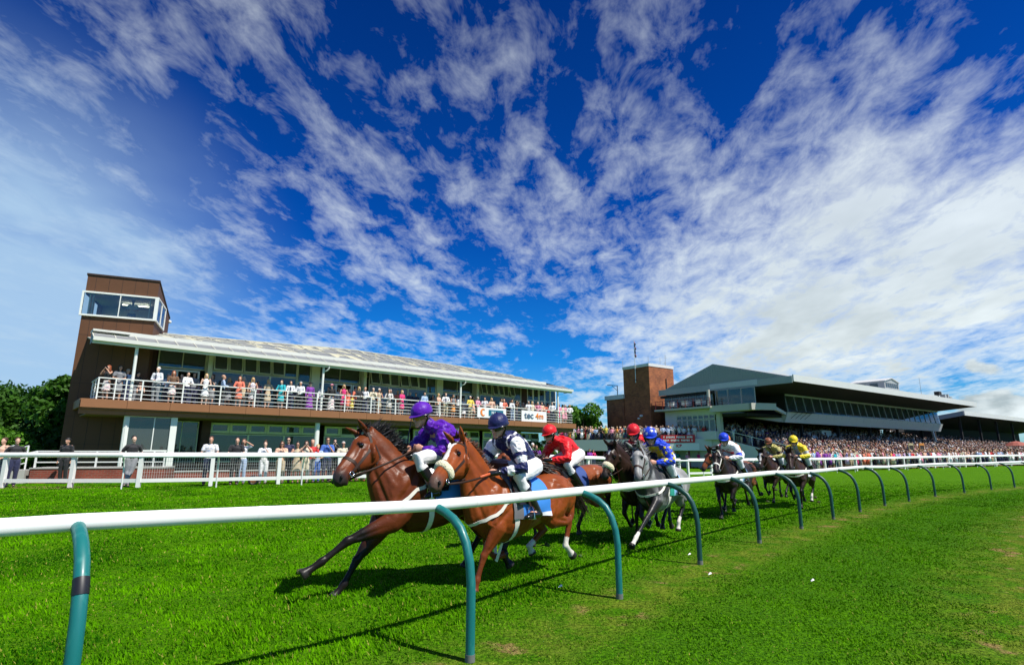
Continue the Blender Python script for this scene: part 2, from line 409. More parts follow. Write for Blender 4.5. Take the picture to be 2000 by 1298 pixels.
def zone(x, y):
    p = rail_perp(x, y)
    lush = sstep(p, .2, .9)
    # worn strip beside the posts and dry patches on the walkway at the right
    dry = (.66*np.exp(-((p+.15)/.5)**2)+.85*np.exp(-((p+3.2)/.34)**2)+.30*np.exp(-((p+2.6)/.22)**2))*(y > .5)
    path = sstep(-np.abs(y-(20.6-.05*(x+14)))+1.0, 0, .7)*sstep(-x, 13.6, 15.0)*sstep(x, -40, -32)
    return lush, np.clip(dry, 0, 1), path
def make_ground():
    X, Y = np.meshgrid(GX, GY); Z = gz(X, Y)
    far = np.hypot(X, Y) > 180; Z = np.where(far, Z-.4, Z)
    n, mm = X.shape; V = np.stack([X, Y, Z], -1).reshape(-1,3)
    i = np.arange(n-1)[:,None]*mm+np.arange(mm-1)[None,:]; F = np.stack([i, i+1, i+mm+1, i+mm], -1).reshape(-1,4)
    me = bpy.data.meshes.new('grass_ground'); me.from_pydata(V.tolist(), [], F.tolist()); me.update()
    me.polygons.foreach_set('use_smooth', [True]*len(me.polygons))
    l, d, p = zone(V[:,0], V[:,1]); a = me.color_attributes.new('zone', 'FLOAT_COLOR', 'POINT')
    a.data.foreach_set('color', np.stack([l, d, p, np.ones_like(l)], -1).astype(np.float32).ravel())
    me.materials.append(turf_mat())
    return obj('ground', me, kind='structure')
make_ground()
def blade_mat():
    m, nt, b = new_mat('grass_blade'); b.inputs['Roughness'].default_value = .8; b.inputs['Specular IOR Level'].default_value = .03
    at = nt.nodes.new('ShaderNodeAttribute'); at.attribute_name = 'bcol'; lk(nt, at.outputs['Color'], b.inputs['Base Color'])
    tr = nt.nodes.new('ShaderNodeBsdfTranslucent'); lk(nt, at.outputs['Color'], tr.inputs[0])
    mx = nt.nodes.new('ShaderNodeMixShader'); mx.inputs[0].default_value = .12
    out = nt.nodes['Material Output']; lk(nt, b.outputs[0], mx.inputs[1]); lk(nt, tr.outputs[0], mx.inputs[2]); lk(nt, mx.outputs[0], out.inputs[0])
    return m
def make_blades(N=620000):
    rs = np.random.RandomState(3)
    # points in front of the rail walkway and on the course, denser near the viewer
    y = .75+(rs.rand(N)**1.55)*31; x = (rs.rand(N)*2-1)*(1.02*y+.8)+.0
    p = rail_perp(x, y); lush, dry, path = zone(x, y)
    # tufts
    cx = rs.randn(N)*.02; cy = rs.randn(N)*.02; x += cx; y += cy
    tn = np.sin(x*3.1+1.7*np.sin(y*2.3))*np.cos(y*2.9+1.3*np.sin(x*1.9))+.6*np.sin(x*9.3+y*4.1+2*np.sin(y*5))*np.cos(y*8.7-x*3)
    h = np.where(lush > .5, .025+.012*np.clip(tn, -1, 1), .013+.005*np.clip(tn, -1, 1))*(.6+.8*rs.rand(N))
    bare_ = np.array([noise.noise(Vector((a*2.3, b*2.3, 11.)))+.5*noise.noise(Vector((a*6, b*6, 2.))) for a, b in zip(x, y)]); h = np.where((dry > .33)&(bare_ > .30), .002, h); h *= (1-.6*dry)*(1-.6*sstep(y, 14, 31)); keep = rs.rand(N) > sstep(y, 20, 31.7)*.9; h = np.where(keep, h, .001)
    w = (.0030+.0011*y*.9)*(.7+.6*rs.rand(N))
    an = rs.rand(N)*2*math.pi; ln = rs.randn(N,2)*.35*h[:,None]+np.array([-.25,-.1])*h[:,None]
    z = gz(x, y)
    dx = np.cos(an)*w; dy = np.sin(an)*w
    V = np.empty((N,3,3)); V[:,0] = np.stack([x-dx, y-dy, z-.004], -1); V[:,1] = np.stack([x+dx, y+dy, z-.004], -1); V[:,2] = np.stack([x+ln[:,0], y+ln[:,1], z+h], -1)
    me = bpy.data.meshes.new('turf_blades')
    me.vertices.add(N*3); me.vertices.foreach_set('co', V.astype(np.float32).ravel())
    me.loops.add(N*3); me.loops.foreach_set('vertex_index', np.arange(N*3, dtype=np.int32))
    me.polygons.add(N); me.polygons.foreach_set('loop_start', np.arange(0, N*3, 3, dtype=np.int32)); me.polygons.foreach_set('loop_total', np.full(N, 3, dtype=np.int32))
    me.update(calc_edges=True)
    pn = np.array([noise.noise(Vector((a*.55, b*.55, 3.)))+.6*noise.noise(Vector((a*1.6, b*1.6, 7.)))+.4*noise.noise(Vector((a*4.5, b*4.5, 1.))) for a, b in zip(x, y)])
    t = rs.rand(N)[:,None]; k = np.clip(.54+.80*pn+.12*tn+.20*rs.randn(N), 0, 1)[:,None]
    ga = np.array([.018,.105,.001]); gb = np.array([.13,.38,.001]); ya = np.array([.17,.26,.015]); yb = np.array([.38,.38,.07])
    ds = np.array([.028,.12,.001]); dsb = np.array([.12,.33,.002])
    lus = ga*(1-k)+gb*k; sh = ds*(1-k)+dsb*k; L = lush[:,None]
    c = sh*(1-L)+lus*L; D = np.clip(dry*1.1*(rs.rand(N) < .10+.7*dry), 0, 1)[:,None]; c = c*(1-D)+(ya*(1-t)+yb*t)*D
    st = (rs.rand(N) < .03)[:,None]; c = np.where(st, yb*.9, c)
    c = c[:,None,:]*np.array([.9,.9,1.0])[None,:,None]  # blade bases slightly darker than tips, root shade put into the colour
    a = me.color_attributes.new('bcol', 'FLOAT_COLOR', 'POINT'); a.data.foreach_set('color', np.concatenate([c, np.ones((N,3,1))], -1).astype(np.float32).ravel())
    me.materials.append(blade_mat())
    obj('grass', me, label='short green turf blades covering the course and the walkway', cat='grass', kind='stuff')
make_blades()
# ================================================================ the running rail in front of the viewer
M_white = mat('white_plastic', (.90,.90,.87), col2=(.66,.64,.56), thr=(.62,.76), rough=.38, scale=5, detail=9, stretch=(1,1,2.5), spec=.45, coat=.1)
M_wpaint = mat('white_paint', (.80,.80,.77), rough=.45, var=.06, scale=5)
M_teal = mat('teal_plastic', (.008,.155,.150), col2=(.03,.22,.20), thr=(.52,.70), rough=.42, scale=9, detail=9, stretch=(3,3,.7), coat=.08)
M_tealf = mat('dark_green_plastic', (.010,.070,.058), rough=.45, var=.2, scale=9, coat=.05)
M_black = mat('black_tape', (.012,.012,.016), rough=.45)
M_grime = mat('grey_base', (.14,.15,.13), rough=.8, var=.3, scale=30)
M_wire = mat('galvanised_wire', (.62,.63,.60), rough=.4, metal=.2)
def smooth_line(P, per=6):
    P = [Vector((*p, 0)) for p in P]; out = []
    for i in range(len(P)-1):
        a, b, c, d = P[max(i-1,0)], P[i], P[i+1], P[min(i+2,len(P)-1)]
        for k in range(per):
            t = k/per
            out.append(.5*((2*b)+(c-a)*t+(2*a-5*b+4*c-d)*t*t+(3*b-a-3*c+d)*t**3))
    out.append(P[-1]); return out
def course_rail():
    t = empty('running_rail', (RAILB[3][0], RAILB[3][1], 0), label='white running rail on curved teal posts along the near side of the course', cat='rail')
    o0 = Vector(t.location)
    base = [Vector((*p, g1(*p))) for p in RAILB]
    top = []
    for i,p in enumerate(base):
        d = (base[min(i+1,len(base)-1)]-base[max(i-1,0)]); d.z = 0; d.normalize(); n = Vector((-d.y, d.x, 0))
        h = 1.045+(.02*math.sin(i*2.1) if i > 5 else 0)+(.045 if i <= 2 else 0)
        top.append(p+n*.42+Vector((0,0,h)))
        if i in (0,): continue
        # post: straight from the turf, then arching over towards the course
        pts = []
        for s_, z_ in ((0,-.05),(0,.06),(0,.35),(.0,.52),(.018,.66),(.06,.79),(.125,.89),(.21,.955),(.30,.995),(.42,1.03)):
            pts.append(p-o0+n*s_+Vector((0,0,z_*h/1.045)))
        near = i <= 6
        m = MB(); m.loft(pts, .034, n=14, lat=d, m=0)
        po = m.build('post', [M_teal if i <= 4 else M_tealf], t, smooth=True)
        m = MB(); m.loft([p-o0+Vector((0,0,-.02)), p-o0+Vector((0,0,.05))], .037, n=12, lat=d); m.build('foot_sleeve', M_grime, po, smooth=True)
        if i == 2:
            m = MB(); m.loft([p-o0+n*.049+Vector((0,0,.757*h/1.045)), p-o0+n*.06+Vector((0,0,.79*h/1.045)), p-o0+n*.080+Vector((0,0,.822*h/1.045))], .0365, n=16, lat=d, cap=False); m.build('tape_band', M_black, po, smooth=True, label='black tape wrapped round teal post')
    P = [q for q in smooth_line([(q.x, q.y) for q in top], 5)]
    zs = np.interp(np.linspace(0, len(top)-1, len(P)), range(len(top)), [q.z for q in top])
    P = [Vector((q.x, q.y, z))-o0 for q, z in zip(P, zs)]
    # rail lengths butt together in sleeves
    cuts = list(range(0, len(P), 10))+[len(P)-1]
    m = MB(); m.loft(P, [.036]*len(P), [.046]*len(P), lat=(.7,-.7,0), n=18); rr = m.build('rail', M_white, t, smooth=True)
    for c in (12, 16, 26, 46, 66):
        a = P[c]; d = (P[c+1]-P[c-1]).normalized()
        m = MB(); m.loft([a-d*.018, a+d*.018], .0372, .0475, lat=(.7,-.7,0), n=18, cap=False); m.build('joint_sleeve', M_white, rr, smooth=True)
course_rail()
# ================================================================ crowd fence beyond the course
FENCE = [(-32.0,21.2),(-25,20.7),(-18.2,20.4),(-12.6,20.6),(-8.2,23.3),(-2.2,27.4),(3.6,31.6),(12,39.3),(21,45.8),(33,53.6),(45,59.6),(60,65.5),(80,72)]
def along(P, step):
    P = [Vector((*p,0)) for p in P]; out = []; carry = 0
    for a, b in zip(P[:-1], P[1:]):
        L = (b-a).length; s = carry
        while s < L: out.append(a+(b-a)*(s/L)); s += step
        carry = s-L
    return out
def make_fence(name, line, label, mesh_panels, step=2.35, h=1.13, group=None, pw=.13):
    posts = along(line, step)
    t = empty(name, posts[0], label=label, cat='fence', group=group); o0 = posts[0]
    P = [Vector((p.x, p.y, g1(p.x, p.y)))-o0 for p in posts]
    for i, p in enumerate(P):
        d = (P[min(i+1,len(P)-1)]-P[max(i-1,0)]); d.z = 0; d.normalize(); n = Vector((-d.y, d.x, 0))
        m = MB(); m.M = Matrix(((d.x,n.x,0,p.x),(d.y,n.y,0,p.y),(0,0,1,p.z),(0,0,0,1)))
        m.box(-pw/2, pw/2, .0, pw, -.1, h+.05); m.box(-pw/2-.012, pw/2+.012, -.012, pw+.012, h+.05, h+.08)
        m.build('post', M_wpaint, t)
    def runbar(nm, z, w, hh, off):
        m = MB()
        for a, b in zip(P[:-1], P[1:]):
            d = (b-a).normalized(); n = Vector((-d.y, d.x, 0)); m.bar(a+n*off+Vector((0,0,z)), b+n*off+Vector((0,0,z)), w, hh)
        m.build(nm, M_wpaint if off else M_white, t)
    m = MB(); m.loft([p+Vector((0,0,h)) for p in P], .055, .085, lat=(0,0,1) if 0 else (.5,-.86,0), n=12); m.build('top_rail', M_white, t, smooth=True)
    runbar('bottom_rail', .24, .045, .13, .03)
    if mesh_panels:
        for i, (a, b) in enumerate(zip(P[:-1], P[1:])):
            dist = (a+o0).length
            if dist > 48: break
            L = (b-a).length; d = (b-a)/L; n = Vector((-d.y, d.x, 0))*.075; m = MB(); w = .006
            mx_ = (a.x+b.x)/2+o0.x
            if -16.9 < mx_ < -13.9: continue
            k = int(L/.075) if dist < 32 else int(L/.11)
            for j in range(1, k):
                q = a+d*(L*j/k)+n; m.bar(q+Vector((0,0,.3)), q+Vector((0,0,h-.1)), w, w, up=(1,0,0))
            for j in range(5):
                z = .40+j*(h-.5)/5; m.bar(a+n+Vector((0,0,z)), b+n+Vector((0,0,z)), w, w)
            m.build('wire_mesh', M_wire, t)
    return t
make_fence('crowd_fence', FENCE[:8], 'white post fence with wire mesh panels between the course and the pavilion lawn', True)
make_fence('crowd_fence', FENCE[7:], 'long white post and rail fence in front of the grandstand crowd', False, step=2.6)
def outer_rail():
    line = [(-13.2,19.7),(-11,20.3),(-7.8,22.3),(-1.9,26.3),(4.2,30.6),(12.7,38.2),(21.7,44.6),(33.7,52.4),(45.7,58.2),(60,64)]
    P0 = along(line, 2.9); o0 = P0[0]
    t = empty('outer_running_rail', o0, label='thin white running rail on slim curved posts along the far side of the course', cat='rail')
    P = [Vector((p.x, p.y, g1(p.x, p.y)))-o0 for p in P0]
    for i, p in enumerate(P):
        d = (P[min(i+1,len(P)-1)]-P[max(i-1,0)]); d.z = 0; d.normalize(); n = Vector((d.y, -d.x, 0))
        m = MB(); m.loft([p+Vector((0,0,-.05)), p+Vector((0,0,.55)), p+n*.03+Vector((0,0,.8)), p+n*.12+Vector((0,0,.98)), p+n*.27+Vector((0,0,1.06))], .026, n=8, lat=d)
        m.build('post', M_wpaint, t, smooth=True)
    Q = []
    for i, p in enumerate(P):
        d = (P[min(i+1,len(P)-1)]-P[max(i-1,0)]); d.z = 0; d.normalize(); Q.append(p+Vector((d.y, -d.x, 0))*.27+Vector((0,0,1.09)))
    m = MB(); m.loft(Q, .035, .05, lat=(.5,-.86,0), n=10); m.build('rail', M_white, t, smooth=True)
outer_rail()

# clods of turf thrown up by the hooves, scraps on the grass
M_soil = mat('torn_turf', (.05,.035,.015), col2=(.05,.12,.02), thr=(.45,.6), rough=.95, scale=30)
for (x,y,z,r,lb) in ((.45,7.6,.30,.035,'small clod of turf flying behind the chestnut horse'),(.9,7.9,.12,.028,'tiny clod of turf low behind the chestnut hind hoof'),(2.9,10.6,.42,.04,'clod of turf flying behind the grey horse'),(6.6,14.6,.55,.05,'clod in the air between the near black horse and the blazed horse'),(6.2,14.2,.30,.04,'smaller clod under the one in the air behind the near black horse'),(8.6,16.6,.22,.05,'clod of turf behind the last dark bay horse'),(9.0,17.2,.05,.05,'torn clod lying on the course behind the last horse'),(-2.6,7.4,.02,.05,'torn clod lying ahead of the bay horse')):
    m = MB(); m.ell((0,0,0), r, r*.75, r*.6, n=9, k=6); me = m.mesh('turf_clod', [M_soil])
    for v in me.vertices: v.co *= 1+.45*noise.noise(v.co*30+Vector((x,y,z)))
    o = obj('turf_clod', me, None, label=lb, cat='turf clod'); o.location = (x,y,z+r*.3)
for (x,y,lb) in ((2.52,8.55,'white scrap on the grass beyond the fourth rail post from left'),(2.35,7.2,'white scrap of paper on the grass nearest the worn patches'),(.50,6.55,'white scrap on the grass close to the third post from left'),(3.4,6.85,'small pale scrap alone on the right hand turf')):
    m = MB(); m.add([(0,0,0),(.045,.01,.012),(.05,.04,.02),(.01,.035,.006),(.03,.02,.028)], [(0,1,4),(1,2,4),(2,3,4),(3,0,4)]); o = m.build('paper_scrap', M_wpaint, None, label=lb, cat='litter'); o.location = (x,y,.03)
# ================================================================ pavilion, tower, terrace, trees
M_brownc = mat('brown_cladding', (.125,.056,.028), rough=.6, spec=.25, var=.10, scale=2.2, detail=2)
M_brownd = mat('brown_cladding_joint', (.035,.016,.010), rough=.7)
M_fascia = mat('brown_fascia', (.27,.12,.052), rough=.55, spec=.3, var=.09, scale=1.5)
M_soffit = mat('brown_soffit', (.20,.11,.065), rough=.7)
M_cream = mat('cream_frame', (.66,.66,.46), rough=.5, var=.07, scale=3)
M_creamw = mat('white_frame', (.78,.79,.74), rough=.45, var=.05, scale=3)
M_eave = mat('white_gutter', (.66,.66,.59), rough=.45, var=.09, scale=1.3)
M_roofp = mat('grey_roof_panel', (.20,.21,.215), rough=.55, var=.2, scale=2.5, detail=6, bump=.3)
M_roofu = mat('lichened_roof', (.19,.20,.205), col2=(.55,.52,.36), thr=(.52,.60), rough=.7, scale=1.1, detail=8, bump=.3, stretch=(1.2,.6,1))
M_rib = mat('roof_rib', (.55,.54,.45), rough=.6, var=.15)
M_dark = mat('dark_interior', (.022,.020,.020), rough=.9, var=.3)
M_room = mat('dim_room_wall', (.22,.21,.18), rough=.9, var=.2)
M_floor = mat('balcony_floor', (.25,.22,.19), rough=.8)
M_glassG = glass_mat('green_tinted_glass', (.42,.52,.45), .42)
M_glassC = glass_mat('clear_glass', (.90,.94,.92), .05)
M_glassR = glass_mat('sky_reflecting_glass', (.38,.43,.41), .6)
M_brick = brick_mat('red_brick', (.30,.055,.030), (.21,.040,.024), (.20,.12,.09), 1.2)
M_brickd = brick_mat('brown_brick', (.085,.028,.018), (.060,.020,.014), (.06,.04,.03), 1.2)
M_bricko = brick_mat('orange_brick', (.34,.105,.030), (.20,.052,.020), (.26,.14,.07), .9, size=(.30,.10))
M_signw0 = mat('table_linen', (.7,.7,.68), rough=.8)
M_lamp = bpy.data.materials.new('lit_tube'); M_lamp.use_nodes = True
_b = M_lamp.node_tree.nodes['Principled BSDF']; _b.inputs['Emission Color'].default_value = (1,.95,.75,1); _b.inputs['Emission Strength'].default_value = 4
M_conc = mat('pale_concrete', (.42,.41,.38), rough=.85, var=.12, scale=4)
def put(name, M, parent, fn, smooth=False, **k):
    m = MB(); fn(m); return m.build(name, M, parent, smooth=smooth, **k)
PA = R(42.51)
pav = empty('pavilion', (-20.523, 26.8745, 0), PA, label='two storey hospitality pavilion with brown balcony, white eaves and glass front', cat='pavilion')
LEN = 35.6
GRD = .15
# floors and structure
put('balcony_deck', M_floor, pav, lambda m: m.box(.05, LEN-.05, .05, 3.2, 3.78, 3.995))
def fas(m):
    n = 19; w = LEN/n
    for i in range(n):
        m.box(i*w+.008, (i+1)*w-.008, -.02, .10, 3.62, 4.03)
    for i in range(n): m.box(i*w+.008, (i+1)*w-.008, .30, .40, 3.33, 3.60)
    for j in range(4): m.box(-.02, .10, .12+j*.8, .12+(j+1)*.8-.016, 3.62, 4.03); m.box(LEN-.10, LEN+.02, .12+j*.8, .12+(j+1)*.8-.016, 3.62, 4.03)
put('balcony_fascia', M_fascia, pav, fas)
put('fascia_joints', M_brownd, pav, lambda m: (m.box(.0, LEN, .012, .09, 3.63, 4.02), m.box(.0, LEN, .32, .39, 3.34, 3.59)))
put('soffit', M_soffit, pav, lambda m: (m.box(.10, LEN-.1, .10, .31, 3.56, 3.62), m.box(.3, LEN-.3, .40, 3.4, 3.30, 3.36)))
# rear of the building: rooms behind the glass
def rooms(m):
    m.box(3.0, LEN-.6, 9.0, 9.2, GRD, 7.37); m.box(LEN-4.2, LEN-4.0, 2.9, 9.0, GRD, 6.9); m.box(3.0, 3.2, 3.3, 9.0, GRD, 7.0)
put('wall', M_room, pav, rooms)
put('floor_slab', M_room, pav, lambda m: (m.box(3.0, LEN-4, 3.25, 9.0, 3.40, 3.98), m.box(1.6, LEN-.6, 2.9, 9.0, GRD-.1, .80)))
put('brick_pillar', M_brickd, pav, lambda m: m.box(5.95, 6.42, 2.35, 2.95, .8, 3.30))
put('brick_pillar', M_brickd, pav, lambda m: m.box(31.1, 31.75, 2.3, 3.0, 3.99, 7.28))
put('brick_wall', M_brickd, pav, lambda m: m.box(2.05, 3.35, 2.75, 3.0, 3.99, 7.38))
# upper glass front, three bays
def window(parent, x0, x1, z0, z1, y, fr=.06, M=M_cream, G=M_glassG, bars=(), open_=0, d=.09):
    """frame with its pane as sub-part"""
    m = MB(); m.box(x0, x0+fr, y, y+d, z0, z1); m.box(x1-fr, x1, y, y+d, z0, z1); m.box(x0+fr, x1-fr, y+.002, y+d-.002, z0, z0+fr); m.box(x0+fr, x1-fr, y+.002, y+d-.002, z1-fr, z1)
    for b in bars: m.box(b-.022, b+.022, y+.01, y+d-.01, z0+fr, z1-fr)
    w = m.build('window', M, parent)
    m = MB()
    if open_:
        m.box(x0+fr*.6, x1-fr*.6, 0, .035, -(z1-z0)+fr*1.5, 0); 
        p = m.build('pane', G, w); p.location = (0, y-.01, z1-fr*.7); p.rotation_euler = (-open_, 0, 0)
        m = MB(); q = .05
        for a,b in ((x0+.03, x0+.03+q), (x1-.03-q, x1-.03)): m.box(a, b, -.012, .047, -(z1-z0)+.05, 0)
        m.box(x0+.03+q, x1-.03-q, -.012, .047, -(z1-z0)+.05, -(z1-z0)+.10)
        p = m.build('casement', M, w); p.location = (0, y-.01, z1-fr*.7); p.rotation_euler = (-open_, 0, 0)
    else:
        m.box(x0+fr, x1-fr, y+.035, y+.05, z0+fr, z1-fr); m.build('pane', G, w)
    return w
ZU0, ZU1, ZT = 3.995, 7.30, 6.18
for (a, b, kind) in ((3.40, 5.86, 'A'), (6.12, 12.05, 'B'), (12.72, 15.75, 'A'), (16.28, 22.0, 'B'), (22.65, 25.9, 'A'), (26.35, 31.05, 'B')):
    y = 2.62 if kind == 'A' else 2.30
    if kind == 'A':
        mid = (a+b)/2; window(pav, a, b, ZT, ZU1, y, bars=(mid,)); window(pav, a, mid-.25, ZU0, ZT-.06, y, M=M_creamw)
        window(pav, mid+1.0, b, ZU0, ZT-.06, y, M=M_creamw) if b-mid-1.0 > .3 else None
        put('door_frame', M_creamw, pav, lambda m: (m.box(mid-.24, mid-.16, y, y+.1, ZU0, ZT-.05), m.box(mid+.85, mid+.95, y, y+.1, ZU0, ZT-.05), m.box(mid-.16, mid+.85, y, y+.1, ZT-.15, ZT-.05)))
    else:
        n = 6; w = (b-a-.9)/n
        for i in range(n): window(pav, a+i*w+.01, a+(i+1)*w-.01, ZT+.02, ZU1-.02, y, fr=.05, open_=(.28 if (i+int(a))%3 else .14) if a > 15 else (.22 if i < 5 else 0))
        window(pav, a+n*w+.02, b, ZT-.25, ZU1-.02, y)
        for i in range(3): window(pav, a+i*2*w, a+(i+1)*2*w, ZU0, ZT-.0, y, fr=.05, G=M_glassR)
        window(pav, a+n*w+.02, b, ZU0, ZT-.27, y, M=M_creamw)
for x in (5.87, 12.07, 15.8, 22.02, 25.95): put('pillar', M_cream, pav, lambda m: m.box(x, x+(.24 if x in (5.87,15.8,25.95) else .56), 2.2, 2.75, ZU0, ZU1-.02))
# white glazed corner room
for i in range(5): window(pav, 31.8+i*.74, 31.8+(i+1)*.74-.02, ZU0, 7.25, 2.3, fr=.07, M=M_creamw, G=M_glassC)
m = MB()
for z in (4.9, 6.05): m.box(31.8, 35.5, 2.27, 2.30, z, z+.06)
m.build('glazing_bar', M_creamw, pav)
# lower floor: yellow framed windows and the big projecting window
for (a, b) in ((6.45, 12.9), (13.4, 20.0), (20.3, 26.6), (27.0, 33.5)):
    n = 6; w = (b-a)/n
    for i in range(n): window(pav, a+i*w+.01, a+(i+1)*w-.01, 2.62, 3.22, 2.62, fr=.13, open_=.12 if (a > 13 and i%2) else 0)
    for i in range(3): window(pav, a+i*2*w, a+(i+1)*2*w, .95, 2.58, 2.62, fr=.05, G=M_glassR)
window(pav, 2.08, 4.12, 1.55, 3.34, .55, fr=.075, M=M_creamw, G=M_glassR, bars=(3.25,))
put('white_post', M_creamw, pav, lambda m: m.box(3.98, 4.28, .48, .8, GRD, 3.34)); put('white_post', M_creamw, pav, lambda m: m.box(2.0, 2.07, .5, .75, GRD, 3.34))
put('bay_side', M_creamw, pav, lambda m: (m.box(4.14, 4.22, .8, 2.6, 1.45, 1.6), m.box(4.14, 4.22, .8, 2.6, 3.2, 3.33), m.box(4.14, 4.22, 2.5, 2.6, 1.6, 3.2)))
put('side_glass', M_glassG, pav, lambda m: m.box(4.17, 4.19, .8, 2.5, 1.6, 3.2))
window(pav, 4.35, 5.85, .9, 3.25, 2.62, fr=.06, M=M_cream, bars=(5.0,)); 
put('lower_wall', M_brickd, pav, lambda m: m.box(1.7, 33.5, 2.60, 2.95, GRD, .94))
# furniture and people-height shapes in the rooms
for i in range(9):
    tx = 7.2+i*2.6; t_ = empty('dining_table', pav.location+Vector((math.cos(PA)*tx-math.sin(PA)*4.6, math.sin(PA)*tx+math.cos(PA)*4.6, .8)), PA, label='round white clothed dining table, %d from the left behind the lower windows' % (i+1), cat='table', group='dining tables behind the lower windows')
    put('cloth', M_signw0, t_, lambda m: m.loft([(0,0,.2),(0,0,.74)], [.62,.55], n=14, lat=(1,0,0))); put('leg', M_dark, t_, lambda m: m.loft([(0,0,0),(0,0,.2)], .06, n=8))
# columns
for x in (2.0, 12.0, 22.85, 33.6): put('column', M_creamw, pav, lambda m: m.loft([(x,.62,GRD),(x,.62,3.32)], .15 if x > 5 else .09, n=16), smooth=True)
for x in (2.0, 12.0, 22.85, 33.6):
    c_ = put('column', M_creamw, pav, lambda m: m.loft([(x,.30,3.99),(x,.30,6.90)], .075, n=14), smooth=True)
    if x > 5 and x < 30: put('downpipe', M_creamw, c_, lambda m: m.loft([(x+.22,-.01,6.86),(x+.22,-.01,6.68),(x+.16,.08,6.55),(x+.05,.24,6.5)], .045, n=8), smooth=True)
# roof
eave0, eave1 = .10, 35.25
put('gutter', M_eave, pav, lambda m: (m.box(eave0, eave1, -.10, .08, 6.86, 7.05), m.box(eave0, eave1, .08, .20, 6.74, 6.90)), smooth=False)
put('eave_soffit', M_eave, pav, lambda m: m.prism([(eave0+.02,.20,6.86),(eave0+.02,.20,6.91),(eave0+.02,1.1,7.10),(eave0+.02,2.9,7.46),(eave0+.02,2.9,7.41)], (eave1-eave0-.04,0,0)))
def ridge(s): return float(np.interp(s, [2,4,9.3,15.9,21.2,26.4,32.4,36.5], [8.45,8.5,8.72,9.02,8.93,8.80,8.60,8.30]))+.2
def rt(s): return 5.0
def canopy(m):
    m.quad((eave0,.07,7.04), (eave1,.07,7.04), (eave1,1.1,7.44), (eave0,1.1,7.44)); m.quad((eave0,.07,6.80),(eave0,1.1,6.80),(eave0,1.1,7.44),(eave0,.07,7.04)); m.quad((eave1,.07,6.80),(eave1,.07,7.04),(eave1,1.1,7.44),(eave1,1.1,6.80))
put('canopy', M_roofp, pav, canopy)
def cribs(m):
    x = eave0
    while x < eave1: m.bar((x+.02,.08,7.06), (x+.02,1.1,7.455), .045, .03); x += .92
put('canopy_rib', M_rib, pav, cribs)
put('step_fascia', M_eave, pav, lambda m: m.box(.9, eave1-2.3, 1.08, 1.16, 7.40, 7.63))
def upper(m):
    n = 24; xs = [3.2+(eave1-2.6-3.2)*i/n for i in range(n+1)]
    for a, b in zip(xs[:-1], xs[1:]):
        m.quad((a,1.16,7.61), (b,1.16,7.61), (b,rt(b),ridge(b)-.22), (a,rt(a),ridge(a)-.22))
        m.quad((a,rt(a),ridge(a)-.22), (b,rt(b),ridge(b)-.22), (b,9.2,7.5), (a,9.2,7.5))
    m.quad((eave1-2.6,1.16,7.61), (eave1,1.16,7.38), (eave1-.3,5,7.55), (eave1-2.6,rt(0),ridge(eave1-2.6)-.22)); m.add([(eave1-2.6,rt(0),ridge(eave1-2.6)-.22),(eave1-.3,5,7.55),(eave1-.3,9.2,7.46),(eave1-2.6,9.2,7.46)],[(0,1,2,3)])
    m.quad((3.2,1.16,7.61),(3.2,rt(0),ridge(3.2)-.22),(.9,1.3,7.6),(.9,1.16,7.6))
    m.box(2.95,eave1-.2,2.92,9.1,7.38,7.44)
put('roof', M_roofu, pav, upper)
def uribs(m):
    x = 4.0
    while x < eave1-3: m.bar((x,1.16,7.63), (x,rt(x),ridge(x)-.19), .045, .04); x += 1.15
    n = 20
    for t in (.34,.67,1.0):
        for i in range(n):
            a = 3.3+(eave1-2.7-3.3)*i/n; b = 3.3+(eave1-2.7-3.3)*(i+1)/n
            f = lambda s: (s, 1.16+(rt(s)-1.16)*t, 7.62+(ridge(s)-.2-7.61)*t)
            m.bar(f(a), f(b), .05 if t < 1 else .12, .03 if t < 1 else .06)
put('roof_rib', M_rib, pav, uribs)
put('roof_box', M_eave, pav, lambda m: (m.box(.12, 1.7, .75, 1.7, 7.46, 7.56), m.box(.14, 1.65, .8, 1.6, 7.28, 7.34)))
# balcony balustrade
bal = empty('balcony_railing', pav.location+Vector((0,0,3.99)), PA, label='white horizontal bar railing along the pavilion balcony', cat='railing')
BT = 1.09
m = MB(); m.bar((.6,.14,BT),(LEN-.3,.14,BT),.06,.05); m.bar((.6,.14,BT),(.6,3.1,BT),.06,.05,up=(0,0,1)); m.bar((LEN-.3,.14,BT),(LEN-.3,3.1,BT),.06,.05); m.build('handrail', M_creamw, bal)
for j in range(4):
    z = .16+j*.215; m = MB(); m.bar((.6,.14,z),(LEN-.3,.14,z),.025,.028); m.bar((.6,.17,z),(.6,3.1,z),.025,.028); m.bar((LEN-.3,.17,z),(LEN-.3,3.1,z),.025,.028); m.build('bar', M_creamw, bal)
x = .6
while x < LEN-.2:
    put('post', M_creamw, bal, lambda m: m.box(x-.03, x+.03, .11, .17, 0, BT-.02)); x += 1.842
for x in (1.3, 1.75, 15.9): put('post', M_creamw, bal, lambda m: m.box(x-.025, x+.025, .115, .165, 0, BT-.02))
for y in (1.2, 2.2): put('post', M_creamw, bal, lambda m: (m.box(.57,.63,y,y+.05,0,BT-.02), m.box(LEN-.33,LEN-.27,y,y+.05,0,BT-.02)))
